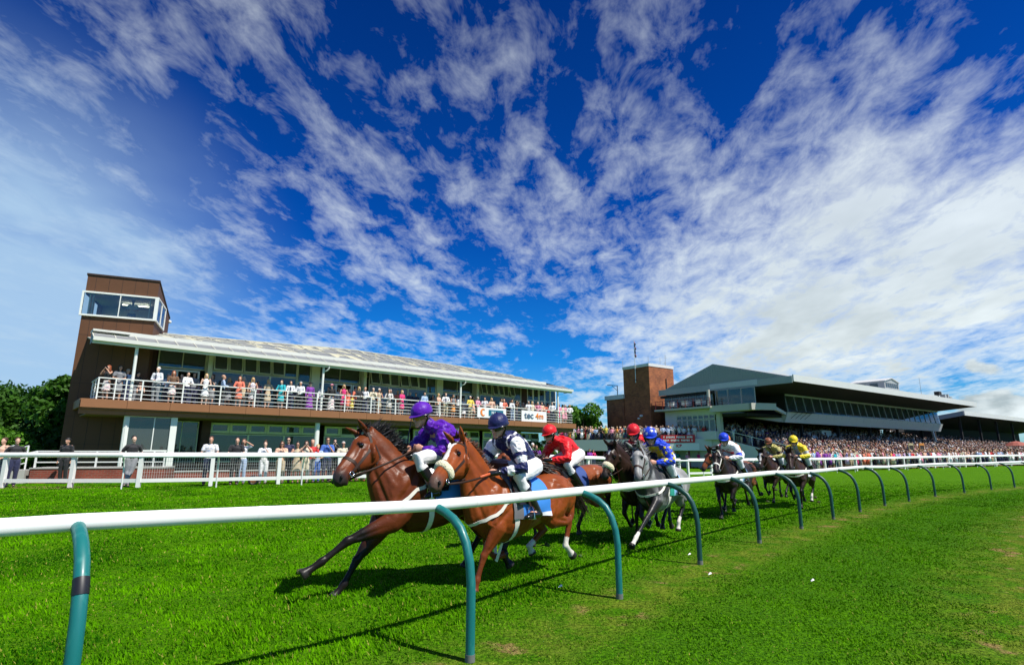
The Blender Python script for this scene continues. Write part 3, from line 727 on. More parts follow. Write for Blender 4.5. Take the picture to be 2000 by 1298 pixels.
# ------------------------------------------------ text helper
def text_mesh(name, body, size, M, parent, loc, rz, ext=.004, bold=0, align='CENTER', sx=1, shear=0):
    cu = bpy.data.curves.new(name, 'FONT'); cu.body = body; cu.size = size; cu.extrude = ext; cu.align_x = align; cu.align_y = 'CENTER'; cu.offset = bold; cu.shear = shear
    o = bpy.data.objects.new(name, cu); C.objects.link(o); dg = bpy.context.evaluated_depsgraph_get(); dg.update()
    me = bpy.data.meshes.new_from_object(o.evaluated_get(dg)); bpy.data.objects.remove(o)
    me.materials.clear(); me.materials.append(M)
    for v in me.vertices: v.co.x *= sx
    q = obj(name, me, parent); q.location = loc; q.rotation_euler = (math.pi/2, 0, rz); return q
M_signw = mat('white_banner', (.82,.82,.80), rough=.6, var=.03); M_teals = mat('petrol_blue_print', (.01,.14,.22), rough=.6, var=.03); M_navyt = mat('slate_print', (.08,.13,.20), rough=.6); M_or = mat('orange_print', (.80,.22,.03), rough=.6, var=.05); M_redb = mat('red_banner', (.60,.02,.03), rough=.6, var=.06)
def banner(label, s0, s1, z0, z1):
    t = empty('banner', pav.matrix_world @ Vector(((s0+s1)/2, .06, z0)) if 0 else Vector((-20.523+math.cos(PA)*(s0+s1)/2+math.sin(PA)*-.06*-1*-1, 26.8745+math.sin(PA)*(s0+s1)/2, z0)), PA, label=label, cat='banner')
    w = s1-s0; m = MB(); nx = 14; vs = []
    for j in range(2):
        for i in range(nx+1): vs.append((-w/2+w*i/nx, .05-.008*math.sin(i*1.3+j), (z1-z0)*j))
    m.add(vs, [(i,i+1,nx+2+i,nx+1+i) for i in range(nx)]); m.add([(a,b+.012,c) for a,b,c in vs], [(i,nx+1+i,nx+2+i,i+1) for i in range(nx)]); m.build('sheet', M_signw, t, smooth=True)
    return t
b1 = banner('white banner with a petrol blue panel and orange crescent hung on the balcony rail', 24.35, 27.3, 4.15, 4.93)
put('panel', M_teals, b1, lambda m: m.box(-.35, 1.15, .012, .030, .18, .62))
text_mesh('lettering', 'N Jones', .30, M_signw, b1, (.40, .010, .40), 0, bold=.006)
def cres(m):
    o = []; 
    for k in range(13): a = R(50+260*k/12); o.append((-.92+.27*math.cos(a), .02, .40+.29*math.sin(a)))
    for k in range(12,-1,-1): a = R(50+260*k/12); o.append((-.86+.15*math.cos(a), .02, .40+.20*math.sin(a)))
    m.prism(o, (0,.012,0))
put('emblem', M_or, b1, cres)
b2 = banner('white banner reading tec4m in slate and orange letters on the balcony rail', 29.0, 31.9, 4.02, 4.92)
text_mesh('lettering', 'tec', .74, M_navyt, b2, (-.62, .012, .50), 0, bold=.012, sx=1.15)
text_mesh('lettering', '4m', .66, M_or, b2, (.62, .012, .48), 0, bold=.012, sx=1.15)
# ================================================================ tower
TR_ = Vector((-19.7, 30.2, 0)); TA = math.atan2(.403, .915); TW = 3.3; TD = 4.8
TL_ = TR_-Vector((math.cos(TA), math.sin(TA), 0))*TW
tow = empty('viewing_tower', TL_, TA, label='brown clad judges tower with a glazed cabin and sloping top beside the pavilion', cat='tower')
def towshell(m):
    H0, H1, H2, H3 = .0, 8.60, 9.86, 10.8
    # front face in tall panels with joints; open band for the cabin window
    n = 6
    m.box(0, TW, 0, .12, H0, H1); m.box(0, TW, 0, .12, H2, H3-.02)
    m.box(0, .1, .12, TD, H0, H1); m.box(0, .1, .12, TD, H2, 9.76); m.box(0,.1,2.6,TD,H1,H2)
    m.box(TW-.1, TW, .12, TD, H0, H1); m.box(TW-.1, TW, 2.7, TD, H1, 9.76); m.box(0, TW, TD-.1, TD, 0, 9.76)
    for x in (0.0, TW-.1): m.prism([(x,.12,9.76),(x,TD,9.76),(x,.12,10.78)], (.1,0,0))
    m.prism([(TW-.1,.12,H2),(TW-.1,2.7,H2),(TW-.1,2.7,9.759),(TW-.1,.12,9.759)], (.1,0,0))
put('wall', M_brownc, tow, towshell)
def joints(m):
    for i in range(1, 6): x = TW*i/5.5-.2; m.box(x-.009, x+.009, -.005, .01, .3, 8.58); m.box(x-.009, x+.009, -.005, .01, 9.89, 10.76)
    for z in (1.9, 3.3, 5.0, 7.55): m.box(.005, TW-.005, -.004, .01, z, z+.014)
    for i in range(1,4): y = TD*i/4; m.box(TW-.01, TW+.005, y-.012, y+.012, .3, 8.5)
put('panel_joints', M_brownd, tow, joints)
put('roof', M_brownd, tow, lambda m: m.prism([(-.04,-.05,10.80),(-.04,TD+.05,9.74),(-.04,TD+.05,9.83),(-.04,-.05,10.89)], (TW+.08,0,0)))
put('cabin_floor', M_room, tow, lambda m: m.box(.12, TW-.12, .14, TD-.12, 7.75, 7.9)); put('cabin_back', mat('cabin_wall',(.50,.53,.50)), tow, lambda m: m.box(.12, TW-.12, 3.2, 3.3, 7.9, 9.8)); put('cabin_ceiling', mat('ceiling_panel',(.45,.47,.46)), tow, lambda m: m.box(.12, TW-.12, .14, 3.2, 9.80, 9.85))
put('strip_light', M_lamp, tow, lambda m: m.box(1.4, 2.75, 1.5, 1.62, 9.66, 9.70))
w_ = window(tow, -.10, TW+.02, 8.56, 9.90, -.12, fr=.09, M=M_creamw, G=M_glassC, bars=(1.62,), d=.12)
put('cabin_side_frame', M_creamw, tow, lambda m: (m.box(TW+.02, TW+.10, -.12, 2.75, 9.82, 9.90), m.box(TW+.02, TW+.10, -.12, 2.75, 8.56, 8.64), m.box(TW+.02, TW+.10, -.12, .02, 8.64, 9.82), m.box(TW+.02, TW+.10, 1.25, 1.36, 8.64, 9.82), m.box(TW+.02, TW+.10, 2.64, 2.75, 8.64, 9.82)))
put('cabin_side_pane', M_glassR, tow, lambda m: m.box(TW+.05, TW+.07, .02, 2.64, 8.64, 9.82))
put('blind', M_creamw, tow, lambda m: (m.box(.14,.2,.3,1.2,8.7,9.8), m.box(.35,.40,.1,.16,8.7,9.8), m.box(2.95,3.0,.1,.16,8.7,9.8)))
put('security_lamp', M_creamw, tow, lambda m: m.ell((TW+.06,TD-.05,9.55), .09,.12,.10), smooth=True)
# ================================================================ brick plinth with white balustrade and steps
pl = empty('brick_plinth', (-18.9, 23.6, 0), R(18), label='low red brick plinth with a white tubular balustrade below the tower', cat='wall')
put('brickwork', M_brick, pl, lambda m: m.box(-.6, 4.2, 0, 1.6, .0, .84))
put('coping', M_conc, pl, lambda m: m.box(-.63, 4.23, -.03, 1.6, .84, .89))
def balu(m):
    for z in (1.10, 1.32, 1.54): m.bar((-.5,.08,z),(4.1,.08,z),.045,.045)
    m.bar((-.5,.08,1.54),(-1.15,.08,1.36),.045,.045)
put('balustrade_rails', M_wpaint, pl, balu)
for x in (-.5, .55, 1.6, 2.65, 3.7, 4.1): put('baluster', M_wpaint, pl, lambda m: m.box(x-.03,x+.03,.05,.11,.89,1.54))
st = empty('garden_steps', (-21.9, 22.6, 0), R(18), label='short flight of steps with sloping white handrails left of the brick plinth', cat='steps')
put('treads', M_conc, st, lambda m: [m.box(i*.3, 2.4, 0, 1.2, i*.14+.1, (i+1)*.14+.1) for i in range(5)])
for y in (0.0, 1.2):
    def hr(m):
        for z in (.32,.56,.80,1.02): m.bar((-.1,y,z+.1),(1.9,y,z+.75),.035,.035)
        m.bar((-.1,y,.1),(-.1,y,1.12),.045,.045,up=(1,0,0)); m.bar((1.9,y,.7),(1.9,y,1.78),.045,.045,up=(1,0,0))
    put('handrail', M_wpaint, st, hr)
put('lawn_terrace', M_brick, None, lambda m: None) if 0 else None
tr_ = empty('terrace_wall', (-14.6, 25.1, 0), R(34), label='low red brick terrace wall along the foot of the pavilion', cat='wall')
put('brickwork', M_brick, tr_, lambda m: m.box(0, 22, 0, .35, 0, .66)); put('coping', M_conc, tr_, lambda m: m.box(-.02, 22.02, -.03, .38, .66, .71))
(lambda *a: 0)('balustrade', M_wpaint, tr_, lambda m: [m.bar((0,.15,z),(6,.15,z),.04,.04) for z in (1.0,1.25,1.5,1.72)]+[m.box(x-.03,x+.03,.12,.18,.7,1.72) for x in (0,1.5,3,4.5,6)])
# upright roller by the fence
dr = empty('rubber_wheel', (-10.05, 22.6, g1(-10,22.6)+.16), R(20), label='dark rubber wheel leaning at the foot of the white fence', cat='wheel')
put('tyre', M_black, dr, lambda m: m.loft([(.15*math.cos(a),0,.15*math.sin(a)) for a in [k*math.pi/9 for k in range(18)]], .05, lat=(0,1,0), n=8, closed=True), smooth='all'); put('hub', mat('rust',(.25,.11,.05),rough=.8), dr, lambda m: m.loft([(0,-.03,0),(0,.03,0)], .11, n=14, lat=(1,0,0)))
# ================================================================ trees
def leafmat(name, a, b):
    m, nt, bb = new_mat(name); bb.inputs['Roughness'].default_value = .55; bb.inputs['Specular IOR Level'].default_value = .25
    at = nt.nodes.new('ShaderNodeAttribute'); at.attribute_name = 'leaf'
    mx = nt.nodes.new('ShaderNodeMix'); mx.data_type = 'RGBA'; mx.inputs[6].default_value = (*a,1); mx.inputs[7].default_value = (*b,1); lk(nt, at.outputs['Fac'], mx.inputs[0]); lk(nt, mx.outputs[2], bb.inputs['Base Color'])
    tr = nt.nodes.new('ShaderNodeBsdfTranslucent'); lk(nt, mx.outputs[2], tr.inputs[0]); ms = nt.nodes.new('ShaderNodeMixShader'); ms.inputs[0].default_value = .3
    lk(nt, bb.outputs[0], ms.inputs[1]); lk(nt, tr.outputs[0], ms.inputs[2]); lk(nt, ms.outputs[0], nt.nodes['Material Output'].inputs[0]); return m
M_leaf = leafmat('broad_leaves', (.020,.09,.005), (.12,.30,.016)); M_leafd = leafmat('dark_leaves', (.010,.045,.004), (.06,.17,.012)); M_bark = mat('bark', (.10,.075,.05), rough=.9, var=.3, scale=10, bump=.6)
def tree(x, y, h, w, label, M, seed=0, nl=9000, ls=.16, group=None, low=.25):
    rs = np.random.RandomState(seed); z0 = g1(x, y) if abs(x) < 60 else .2
    t = empty('tree', (x, y, z0), label=label, cat='tree', group=group)
    m = MB(); m.loft([(0,0,-.2),(.05,0,h*.25),(0,.1,h*.55),(0,0,h*.85)], [h*.035,h*.028,h*.018,h*.006], n=9)
    blobs = []
    nb = 26
    for i in range(nb):
        a = rs.rand()*2*math.pi; zz = low+(1-low)*rs.rand()**.8; rr = w*.5*math.sqrt(max(.05, 1-((zz-.55)/.52)**2))*(.35+.6*rs.rand()**.5)
        c_ = np.array([math.cos(a)*rr, math.sin(a)*rr, zz*h*.92]); r = w*(.13+.13*rs.rand()); blobs.append((c_, r))
        if i < 12: m.loft([(0,0,h*(.2+.3*zz)), tuple(c_*.6+np.array([0,0,h*.1])), tuple(c_)], [h*.012,h*.007,h*.003], n=6)
    m.build('trunk', M_bark, t, smooth=True)
    k = rs.randint(0, nb, nl); cc = np.array([b[0] for b in blobs])[k]; rr = np.array([b[1] for b in blobs])[k]
    d = rs.randn(nl,3); d /= np.linalg.norm(d, axis=1)[:,None]; rad = rr*(.55+.5*rs.rand(nl)**.6)*(1+.18*np.sin(d[:,0]*7+k)*np.cos(d[:,2]*6))
    p = cc+d*rad[:,None]*np.array([1,1,.8]); n = d*.7+rs.randn(nl,3)*.55+np.array([0,0,.35]); n /= np.linalg.norm(n, axis=1)[:,None]
    a = np.cross(n, rs.randn(nl,3)); a /= np.linalg.norm(a, axis=1)[:,None]; b = np.cross(n, a); s = (ls*(.6+.8*rs.rand(nl)))[:,None]
    V = np.stack([p-a*s, p-b*s*.55+n*s*.1, p+a*s, p+b*s*.55+n*s*.1], 1).reshape(-1,3)
    me = bpy.data.meshes.new('crown'); me.vertices.add(nl*4); me.vertices.foreach_set('co', V.astype(np.float32).ravel()); me.loops.add(nl*4); me.loops.foreach_set('vertex_index', np.arange(nl*4, dtype=np.int32)); me.polygons.add(nl)
    me.polygons.foreach_set('loop_start', np.arange(0,nl*4,4,dtype=np.int32)); me.polygons.foreach_set('loop_total', np.full(nl,4,dtype=np.int32)); me.update(calc_edges=True)
    f = np.clip(.25+.5*rs.rand(nl)+.3*np.sin(k*2.3), 0, 1); at = me.attributes.new('leaf', 'FLOAT', 'POINT'); at.data.foreach_set('value', np.repeat(f,4).astype(np.float32)); me.materials.append(M)
    obj('crown', me, t); return t
TS = [(-36.5,42,5.0,6.5,0),(-33.0,38,5.3,6.0,0),(-30.2,38.5,6.2,6.0,1),(-40,46,7.0,8,1),(-27.8,36.0,6.5,4.2,0),(-46,50,7.2,9,0),(-31.5,33.5,2.9,4.2,2),(-27.5,31.0,2.4,3.0,2)]
LB = ['dark leafy tree left of the tower, farthest left of the clump','dark broad tree in the middle of the clump left of the tower','tall dark tree right behind the left end of the fence','tree at the back of the dark clump left of the tower','narrow dark tree touching the left side of the brown tower','large tree behind the left clump at the frame edge','bright green shrub in front of the dark trees','low bright green shrub beside the foot of the brown tower']
for i, ((x,y,h,w,k), lb) in enumerate(zip(TS, LB)): tree(x, y, h*.92, w, lb, M_leaf if k == 2 else M_leafd, seed=20+i, nl=9000 if k != 2 else 4000, ls=.17 if k != 2 else .10, group='trees left of the tower', low=.12)
tree(9.0, 72, 7.6, 5.4, 'round bright green tree between the pavilion and the brick tower', M_leaf, seed=41, nl=15000, ls=.20, low=.15)
tree(7.3, 75, 7.0, 4.4, 'second bright green tree just behind the right end of the balcony', M_leaf, seed=42, nl=12000, ls=.20, low=.1)
tree(2.5, 50.5, 2.1, 2.6, 'green bush under the right end of the balcony behind the red jockey', M_leaf, seed=43, nl=6000, ls=.12, low=.05)
tree(1.0, 49.5, 1.9, 2.0, 'dark bush below the balcony beside the lower windows', M_leafd, seed=44, nl=5000, ls=.12, low=.05)
# ================================================================ brick tower, terrace and grandstands
SA = R(35.86); SO = Vector((29.937, 62.472, 0)); ex = Vector((math.cos(SA), math.sin(SA), 0)); ey = Vector((-ex.y, ex.x, 0))
def SW(s, t, z=0): return SO+ex*s+ey*t+Vector((0,0,z))
M_wclad = mat('white_cladding', (.62,.62,.60), rough=.5, var=.05, scale=.8)
M_gclad = mat('grey_profiled_cladding', (.30,.315,.31), rough=.5, var=.05, scale=.5)
M_gband = mat('pale_grey_band', (.36,.37,.365), rough=.5, var=.06, scale=.6)
M_offw = mat('off_white_soffit', (.50,.48,.42), rough=.7, var=.08, scale=.7)
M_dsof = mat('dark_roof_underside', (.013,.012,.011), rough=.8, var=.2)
M_redm = mat('dark_red_metal', (.16,.015,.02), rough=.5)
M_step = mat('terrace_concrete', (.09,.09,.085), rough=.9, var=.2)
gs = empty('grandstand', SO, SA, label='large white and grey grandstand with a long cantilever roof and a glazed upper tier', cat='grandstand')
E0 = -7.0; R1 = 45.5
# roof slab: front tip, ridge, back
def roof(m):
    m.prism([(E0,-5,8.72),(E0,3.7,11.08),(E0,11.3,8.55),(E0,11.3,8.30),(E0,3.7,10.8),(E0,-5,8.5)], (R1-E0,0,0))
put('roof', M_gband, gs, roof)
put('roof_fascia', M_wclad, gs, lambda m: m.box(E0, R1, -5.12, -5.0, 8.28, 8.95))
def gable(m):
    y0, y1 = -4.9, 11.25; n = 110
    for i in range(n):
        a = y0+(y1-y0)*i/n; b = y0+(y1-y0)*(i+1)/n
        top = lambda y: 8.62+(11.0-8.62)*(y+5)/8.7 if y < 3.7 else 11.0-(11.0-8.45)*(y-3.7)/7.6
        off = -.022 if i%2 else 0.0
        m.add([(E0-.03+off,a,8.8),(E0-.03+off,b,8.8),(E0-.03+off,b,max(8.8,top(b))),(E0-.03+off,a,max(8.8,top(a)))], [(3,2,1,0)])
        m.add([(E0-.03,a,8.8),(E0-.052,a,8.8),(E0-.052,a,max(8.8,top(a))),(E0-.03,a,max(8.8,top(a)))], [(0,1,2,3)] if i%2 else [(3,2,1,0)])
put('gable_cladding', M_gclad, gs, gable)
put('gable_band', M_gband, gs, lambda m: m.box(E0-.10, E0, -5, 11.3, 8.15, 8.82)); put('sign_panel', mat('pale_sign',(.50,.53,.56)), gs, lambda m: m.box(E0-.13, E0-.10, -1.4, 4.2, 8.30, 8.86))
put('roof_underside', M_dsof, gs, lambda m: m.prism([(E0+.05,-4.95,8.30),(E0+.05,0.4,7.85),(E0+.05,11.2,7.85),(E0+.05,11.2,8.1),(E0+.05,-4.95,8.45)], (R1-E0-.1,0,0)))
# end wall, balcony and lower glazing facing the pavilion
put('end_wall', M_wclad, gs, lambda m: (m.box(E0, E0+.3, 3.7, 10.6, 0, 3.75), m.box(E0, E0+.3, 3.7, 10.6, 5.62, 6.3), m.box(E0,E0+.3,9.0,10.6,3.75,5.62)))
for i in range(8): window_ = None
def rwin(parent, y0, y1, z0, z1, x, M=M_wclad, G=M_glassR, fr=.06):
    m = MB(); m.box(x-.05,x+.05,y0,y0+fr,z0,z1); m.box(x-.05,x+.05,y1-fr,y1,z0,z1); m.box(x-.048,x+.048,y0+fr,y1-fr,z0,z0+fr); m.box(x-.048,x+.048,y0+fr,y1-fr,z1-fr,z1); w = m.build('window', M, parent)
    m = MB(); m.box(x-.01,x+.01,y0+fr,y1-fr,z0+fr,z1-fr); m.build('pane', G, w)
for i in range(7): rwin(gs, 3.95+i*.72, 3.95+(i+1)*.72-.02, 3.78, 5.1, E0+.05); rwin(gs, 3.95+i*.72, 3.95+(i+1)*.72-.02, 5.14, 5.6, E0+.05)
put('corner_column', M_offw, gs, lambda m: m.box(E0-.12, E0+.35, 3.2, 3.7, 0, 6.35))
put('balcony', M_offw, gs, lambda m: (m.box(E0-1.4, E0+.5, 3.4, 11.0, 6.22, 6.42), m.box(E0-1.2, E0+.2, -1.2, 3.7, 5.75, 6.42), m.prism([(E0-1.2,-1.2,5.75),(E0-1.2,-1.2,6.42),(E0+1.6,-2.2,6.42),(E0+1.6,-2.2,5.75)], (0,.3,0))))
for i in range(6): rwin(gs, 4.2+i*1.1, 4.2+(i+1)*1.1-.03, 6.45, 8.12, E0+.3, M=M_gband, G=M_glassG, fr=.04)
for i in range(3): rwin(gs, -1.1+i*1.55, -1.1+(i+1)*1.55-.03, 6.45, 8.12, E0-.2, M=M_gband, G=M_glassG, fr=.05)
put('round_column', M_offw, gs, lambda m: m.loft([(E0-.9,3.9,6.4),(E0-.9,3.9,8.2)], .17, n=12), smooth=True)
rl = empty('balcony_rail', SW(E0-1.35, 3.5, 6.42), SA, label='dark red balcony railing round the upper corner of the grandstand', cat='railing')
def rr_(m):
    for z in (.35,.62,.9): m.bar((0,0,z),(0,7.4,z),.05,.05)
put('rails', M_redm, rl, rr_)
for i in range(8): put('post', M_redm, rl, lambda m: m.box(-.03,.03,i*1.05-.03,i*1.05+.03,0,.9))
for i in range(3): 
    tb = empty('parasol_table', SW(E0-.5, 5.2+i*1.9, 6.42), SA, label=['white clothed table behind the dark red rail, nearest the round column','white clothed table in the middle behind the dark red rail','white clothed table behind the dark red rail near the brick tower'][i], cat='table'); put('cloth', M_signw, tb, lambda m: m.box(-.4,.4,-.4,.4,.3,.74)); put('top', M_signw, tb, lambda m: m.box(-.45,.45,-.45,.45,.74,.77))
# sloping underside of the upper tier
put('tier_soffit', M_offw, gs, lambda m: m.prism([(E0+.2,3.6,5.70),(E0+.2,3.6,6.2),(.0,.3,5.30),(.0,.3,4.82)], (0,.4,0)))
put('small_tier', M_wclad, gs, lambda m: (m.prism([(E0+1.6,-2.2,5.75),(E0+1.6,-2.2,6.1),(.2,-.2,5.85),(.2,-.2,5.55)], (0,.3,0)),))
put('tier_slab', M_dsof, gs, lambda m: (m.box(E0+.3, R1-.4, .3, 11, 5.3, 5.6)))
# long raking balcony front with glazing
def rim(m):
    m.prism([(0,0,4.80),(0,.35,4.80),(0,.35,5.9),(0,-.45,5.9)], (45.15,0,0))
put('tier_front', M_wclad, gs, rim)
put('tier_joints', M_gband, gs, lambda m: [m.prism([(i*1.96+.9,-.005,4.86),(i*1.96+.92,-.005,4.86),(i*1.96+.92,-.44,5.88),(i*1.96+.9,-.44,5.88)], (0,-.012,0)) for i in range(23)])
nw = 23; wj = (45.1-.2)/nw
for i in range(nw):
    a = .2+i*wj; m = MB(); m.prism([(a,-.40,5.92),(a,-.28,5.92),(a,-.02,7.72),(a,-.14,7.72)], (.09,0,0)); m.prism([(a+.09,-.40,5.92),(a+.09,-.34,5.92),(a+.09,-.33,5.98),(a+.09,-.39,5.98)], (wj-.09,0,0)); w = m.build('window', M_gband, gs)
    m = MB(); m.prism([(a+.10,-.33,5.98),(a+.10,-.31,5.98),(a+.10,-.06,7.70),(a+.10,-.08,7.70)], (wj-.11,0,0)); m.build('pane', M_glassG if i < nw-3 else M_glassC, w)
put('window_head', M_offw, gs, lambda m: m.box(.0, 45.15, -.16, .3, 7.72, 7.96))
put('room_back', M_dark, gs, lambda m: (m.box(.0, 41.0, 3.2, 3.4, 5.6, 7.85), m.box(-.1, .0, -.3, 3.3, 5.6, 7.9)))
put('end_cap', M_wclad, gs, lambda m: m.prism([(45.15,.0,4.80),(45.15,.9,4.80),(45.15,.9,5.9),(45.15,-.45,5.9)], (.5,0,0)))
put('broadcast_bracket', M_dark, gs, lambda m: [m.bar((1.0+i*1.0,-.15,5.2),(1.6+i*1.0,-.8,5.95),.04,.04) for i in range(4)]+[m.box(.2,5.2,-.85,-.3,5.93,5.99)])
# terracing below
def steps(m):
    for i in range(16): m.box(E0+.4, 46, -6.4+i*.92, -6.4+(i+1)*.92, 0, .25+i*.235)
put('terracing', M_step, gs, steps)
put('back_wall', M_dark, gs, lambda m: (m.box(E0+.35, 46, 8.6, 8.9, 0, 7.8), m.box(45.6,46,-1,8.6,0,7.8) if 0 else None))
for s_ in (6, 15, 24, 33, 42): put('roof_column', M_dark, gs, lambda m: m.box(s_-.15, s_+.15, 1.2, 1.5, 0, 5.3))
put('flank_wall', M_wclad, gs, lambda m: m.prism([(E0+.2,3.4,0),(E0+.2,3.4,3.0),(E0+.2,-6.6,.55),(E0+.2,-6.6,0)], (.22,0,0)))
put('flank_rail', M_wpaint, gs, lambda m: (m.bar((E0+.3,3.4,3.95),(E0+.3,-6.4,1.5),.05,.05), *[m.bar((E0+.3,y,.6+(y+6.6)*.245),(E0+.3,y,1.5+(y+6.4)*.25),.04,.04,up=(0,1,0)) for y in (-6,-4,-2,0,2)]))
put('kiosk', M_wclad, gs, lambda m: m.box(12.5,15.0,2.2,3.4,2.4,4.3))
put('flood_bracket', M_wclad, gs, lambda m: (m.bar((41.6,-.2,4.8),(41.9,-.3,3.3),.28,.2), m.bar((41.9,-.3,3.3),(43.6,-.3,3.0),.2,.16)))
# hut on the roof
hu = empty('roof_hut', SW(23.0, -1.6, 9.75), SA, label='small grey press hut with a pitched roof on top of the grandstand', cat='hut')
put('wall', M_gband, hu, lambda m: (m.box(0,4.6,0,4.4,-.2,1.15), m.prism([(0,0,1.15),(4.6,0,1.15),(2.3,0,1.62)], (0,4.4,0))))
put('window', M_glassR, hu, lambda m: [m.box(.35+i*.68, .35+i*.68+.52, -.03, -.005, .35, .95) for i in range(6)]); put('window', M_glassR, hu, lambda m: [m.box(-.03,-.005,.8+i*1.5,1.8+i*1.5,.4,.9) for i in range(2)])
put('balcony', M_wclad, hu, lambda m: m.box(.2,4.4,-.6,-.04,-.25,-.1)); put('sunshade', M_wclad, hu, lambda m: m.prism([(-.1,-.15,1.12),(2.3,-.15,1.62),(4.7,-.15,1.12),(4.7,-.15,1.2),(2.3,-.15,1.72),(-.1,-.15,1.2)], (0,4.7,0)))
def mast(x, label, pos, h, cat='aerial', thick=.03):
    o = put('aerial', M_gband, None, lambda m: (m.loft([(0,0,0),(0,0,h)], [thick, thick*.5], n=6), m.bar((-.25,0,h*.7),(.25,0,h*.7),.02,.02), m.bar((-.15,0,h*.85),(.15,0,h*.85),.02,.02)), label=label, cat=cat); o.location = pos
mast(0, 'thin aerial standing on the far end of the grandstand roof', SW(31, -3, 9.2), 2.6)
cb = empty('roof_camera', SW(36, -3.4, 9.1), SA, label='dark camera and equipment boxes on the grandstand roof edge', cat='camera'); put('camera_body', M_dark, cb, lambda m: (m.box(-.6,.4,-.3,.3,.5,1.0), m.box(-.15,-.05,-.05,.05,0,.5))); put('equipment', M_gband, cb, lambda m: (m.box(1.6,2.2,-.3,.3,.1,.7), m.box(2.8,3.3,-.3,.3,.1,.8), m.box(3.6,4.4,-.3,.3,.1,.5)))
# second stand
g2 = empty('far_grandstand', SW(57.5, 0), SA, label='lower second grandstand with white roof edge and black interior at the right', cat='grandstand')
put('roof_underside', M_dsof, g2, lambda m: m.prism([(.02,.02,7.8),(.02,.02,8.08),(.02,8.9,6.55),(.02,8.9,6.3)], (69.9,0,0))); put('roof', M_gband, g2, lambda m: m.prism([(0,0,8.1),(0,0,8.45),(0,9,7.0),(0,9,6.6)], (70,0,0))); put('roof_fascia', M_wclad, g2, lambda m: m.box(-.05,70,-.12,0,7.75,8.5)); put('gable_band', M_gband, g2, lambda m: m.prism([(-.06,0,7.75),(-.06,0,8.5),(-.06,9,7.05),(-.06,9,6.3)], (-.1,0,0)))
put('interior', M_dark, g2, lambda m: (m.box(-8,70,9,9.4,0,7.0), m.box(-.02,70,.2,9,7.2,7.3) if 0 else m.box(-8,-7.6,2,9,0,5.0))); put('terracing', M_dark, g2, lambda m: [m.box(-11,70,-6.4+i*.92,-6.4+(i+1)*.92,0,.25+i*.2) for i in range(15)])  # terracing near black, the shade under the roof put into its colour
for i in range(7): put('roof_column', M_dark, g2, lambda m: m.box(3+i*10,3.3+i*10,1.5,1.8,0,7.8))
# brick tower
bt = empty('brick_tower', SW(-7.6, 12.2), SA, label='tall square red brick tower with a white parapet beside the grandstand', cat='tower')
put('wall', M_bricko, bt, lambda m: m.box(0, 4.6, 0, 4.2, 0, 11.85)); put('parapet', M_wclad, bt, lambda m: m.box(-.06,4.66,-.06,4.26,11.85,12.2))
put('lightning_rod', M_gband, bt, lambda m: [m.loft([(x,y,12.2),(x,y,13.1)], .02, n=5) for x,y in ((0,4.2),(.1,.1),(2.3,.1))])
put('downpipe', M_dark, bt, lambda m: (m.box(3.0,3.1,-.12,-.02,6,10.5),)); put('wall_lamps', M_signw, bt, lambda m: (m.ell((-.15,1.4,5.9),.22,.22,.14), m.ell((-.15,1.8,5.6),.18,.18,.12)))
wg = empty('brick_annex', SW(-7.7, 16.4), SA, label='lower brown brick annex behind the brick tower', cat='building'); put('wall', M_bricko, wg, lambda m: m.box(0,4.4,0,3.0,0,8.2)); put('parapet', M_wclad, wg, lambda m: m.box(-.15,4.5,-.1,3.2,8.2,8.75))
put('floodlight_arm', M_dark, wg, lambda m: (m.bar((.2,1.2,8.7),(.2,1.2,10.0),.07,.07,up=(1,0,0)), m.bar((.2,1.2,9.95),(-.6,2.2,10.1),.07,.07), m.bar((.2,1.2,9.3),(-.2,1.7,9.95),.05,.05)))
mast(0, 'short aerial with small dish on the right corner of the brick tower', SW(-3.9, 12.6, 12.2), 1.5); mast(0, 'very small aerial behind the brick tower parapet', SW(-3.3, 13.2, 12.2), .7)
fp_ = empty('flagpole', SW(-7.78, 14.2, 10.0), SA, label='white flagpole with a limp union flag fixed to the brick tower', cat='flagpole')
put('pole', M_wpaint, fp_, lambda m: m.loft([(0,0,0),(0,0,5.4)], [.045,.03], n=8), smooth=True); put('brackets', M_dark, fp_, lambda m: (m.box(-.05,.2,-.04,.04,.3,.36), m.box(-.05,.2,-.04,.04,1.6,1.66)))
M_flag = mat('flag_cloth', (.55,.03,.05), col2=(.07,.07,.32), thr=(.46,.50), rough=.8, scale=3.0, stretch=(1,1,1.3), detail=1)
M_flagw = mat('flag_white', (.75,.72,.74), rough=.8)
def flag(m):
    n = 14; vs = []
    for i in range(n+1):
        z = 5.3-2.0*i/n; w = .08+.10*abs(math.sin(i*.9)); 
        for j in range(5): vs.append((-.03+(.06*math.sin(i*1.1+j*1.9)), -.05-w*j/4*1.6, z-.08*j))
    m.add(vs, [(i*5+j, i*5+j+1, (i+1)*5+j+1, (i+1)*5+j) for i in range(n) for j in range(4)]); m.m = [ (1 if (q//4+q)%3 == 0 else 0) for q in range(len(m.f))]
mf = MB(); flag(mf); mf.build('flag', [M_flag, M_flagw], fp_, smooth=True)
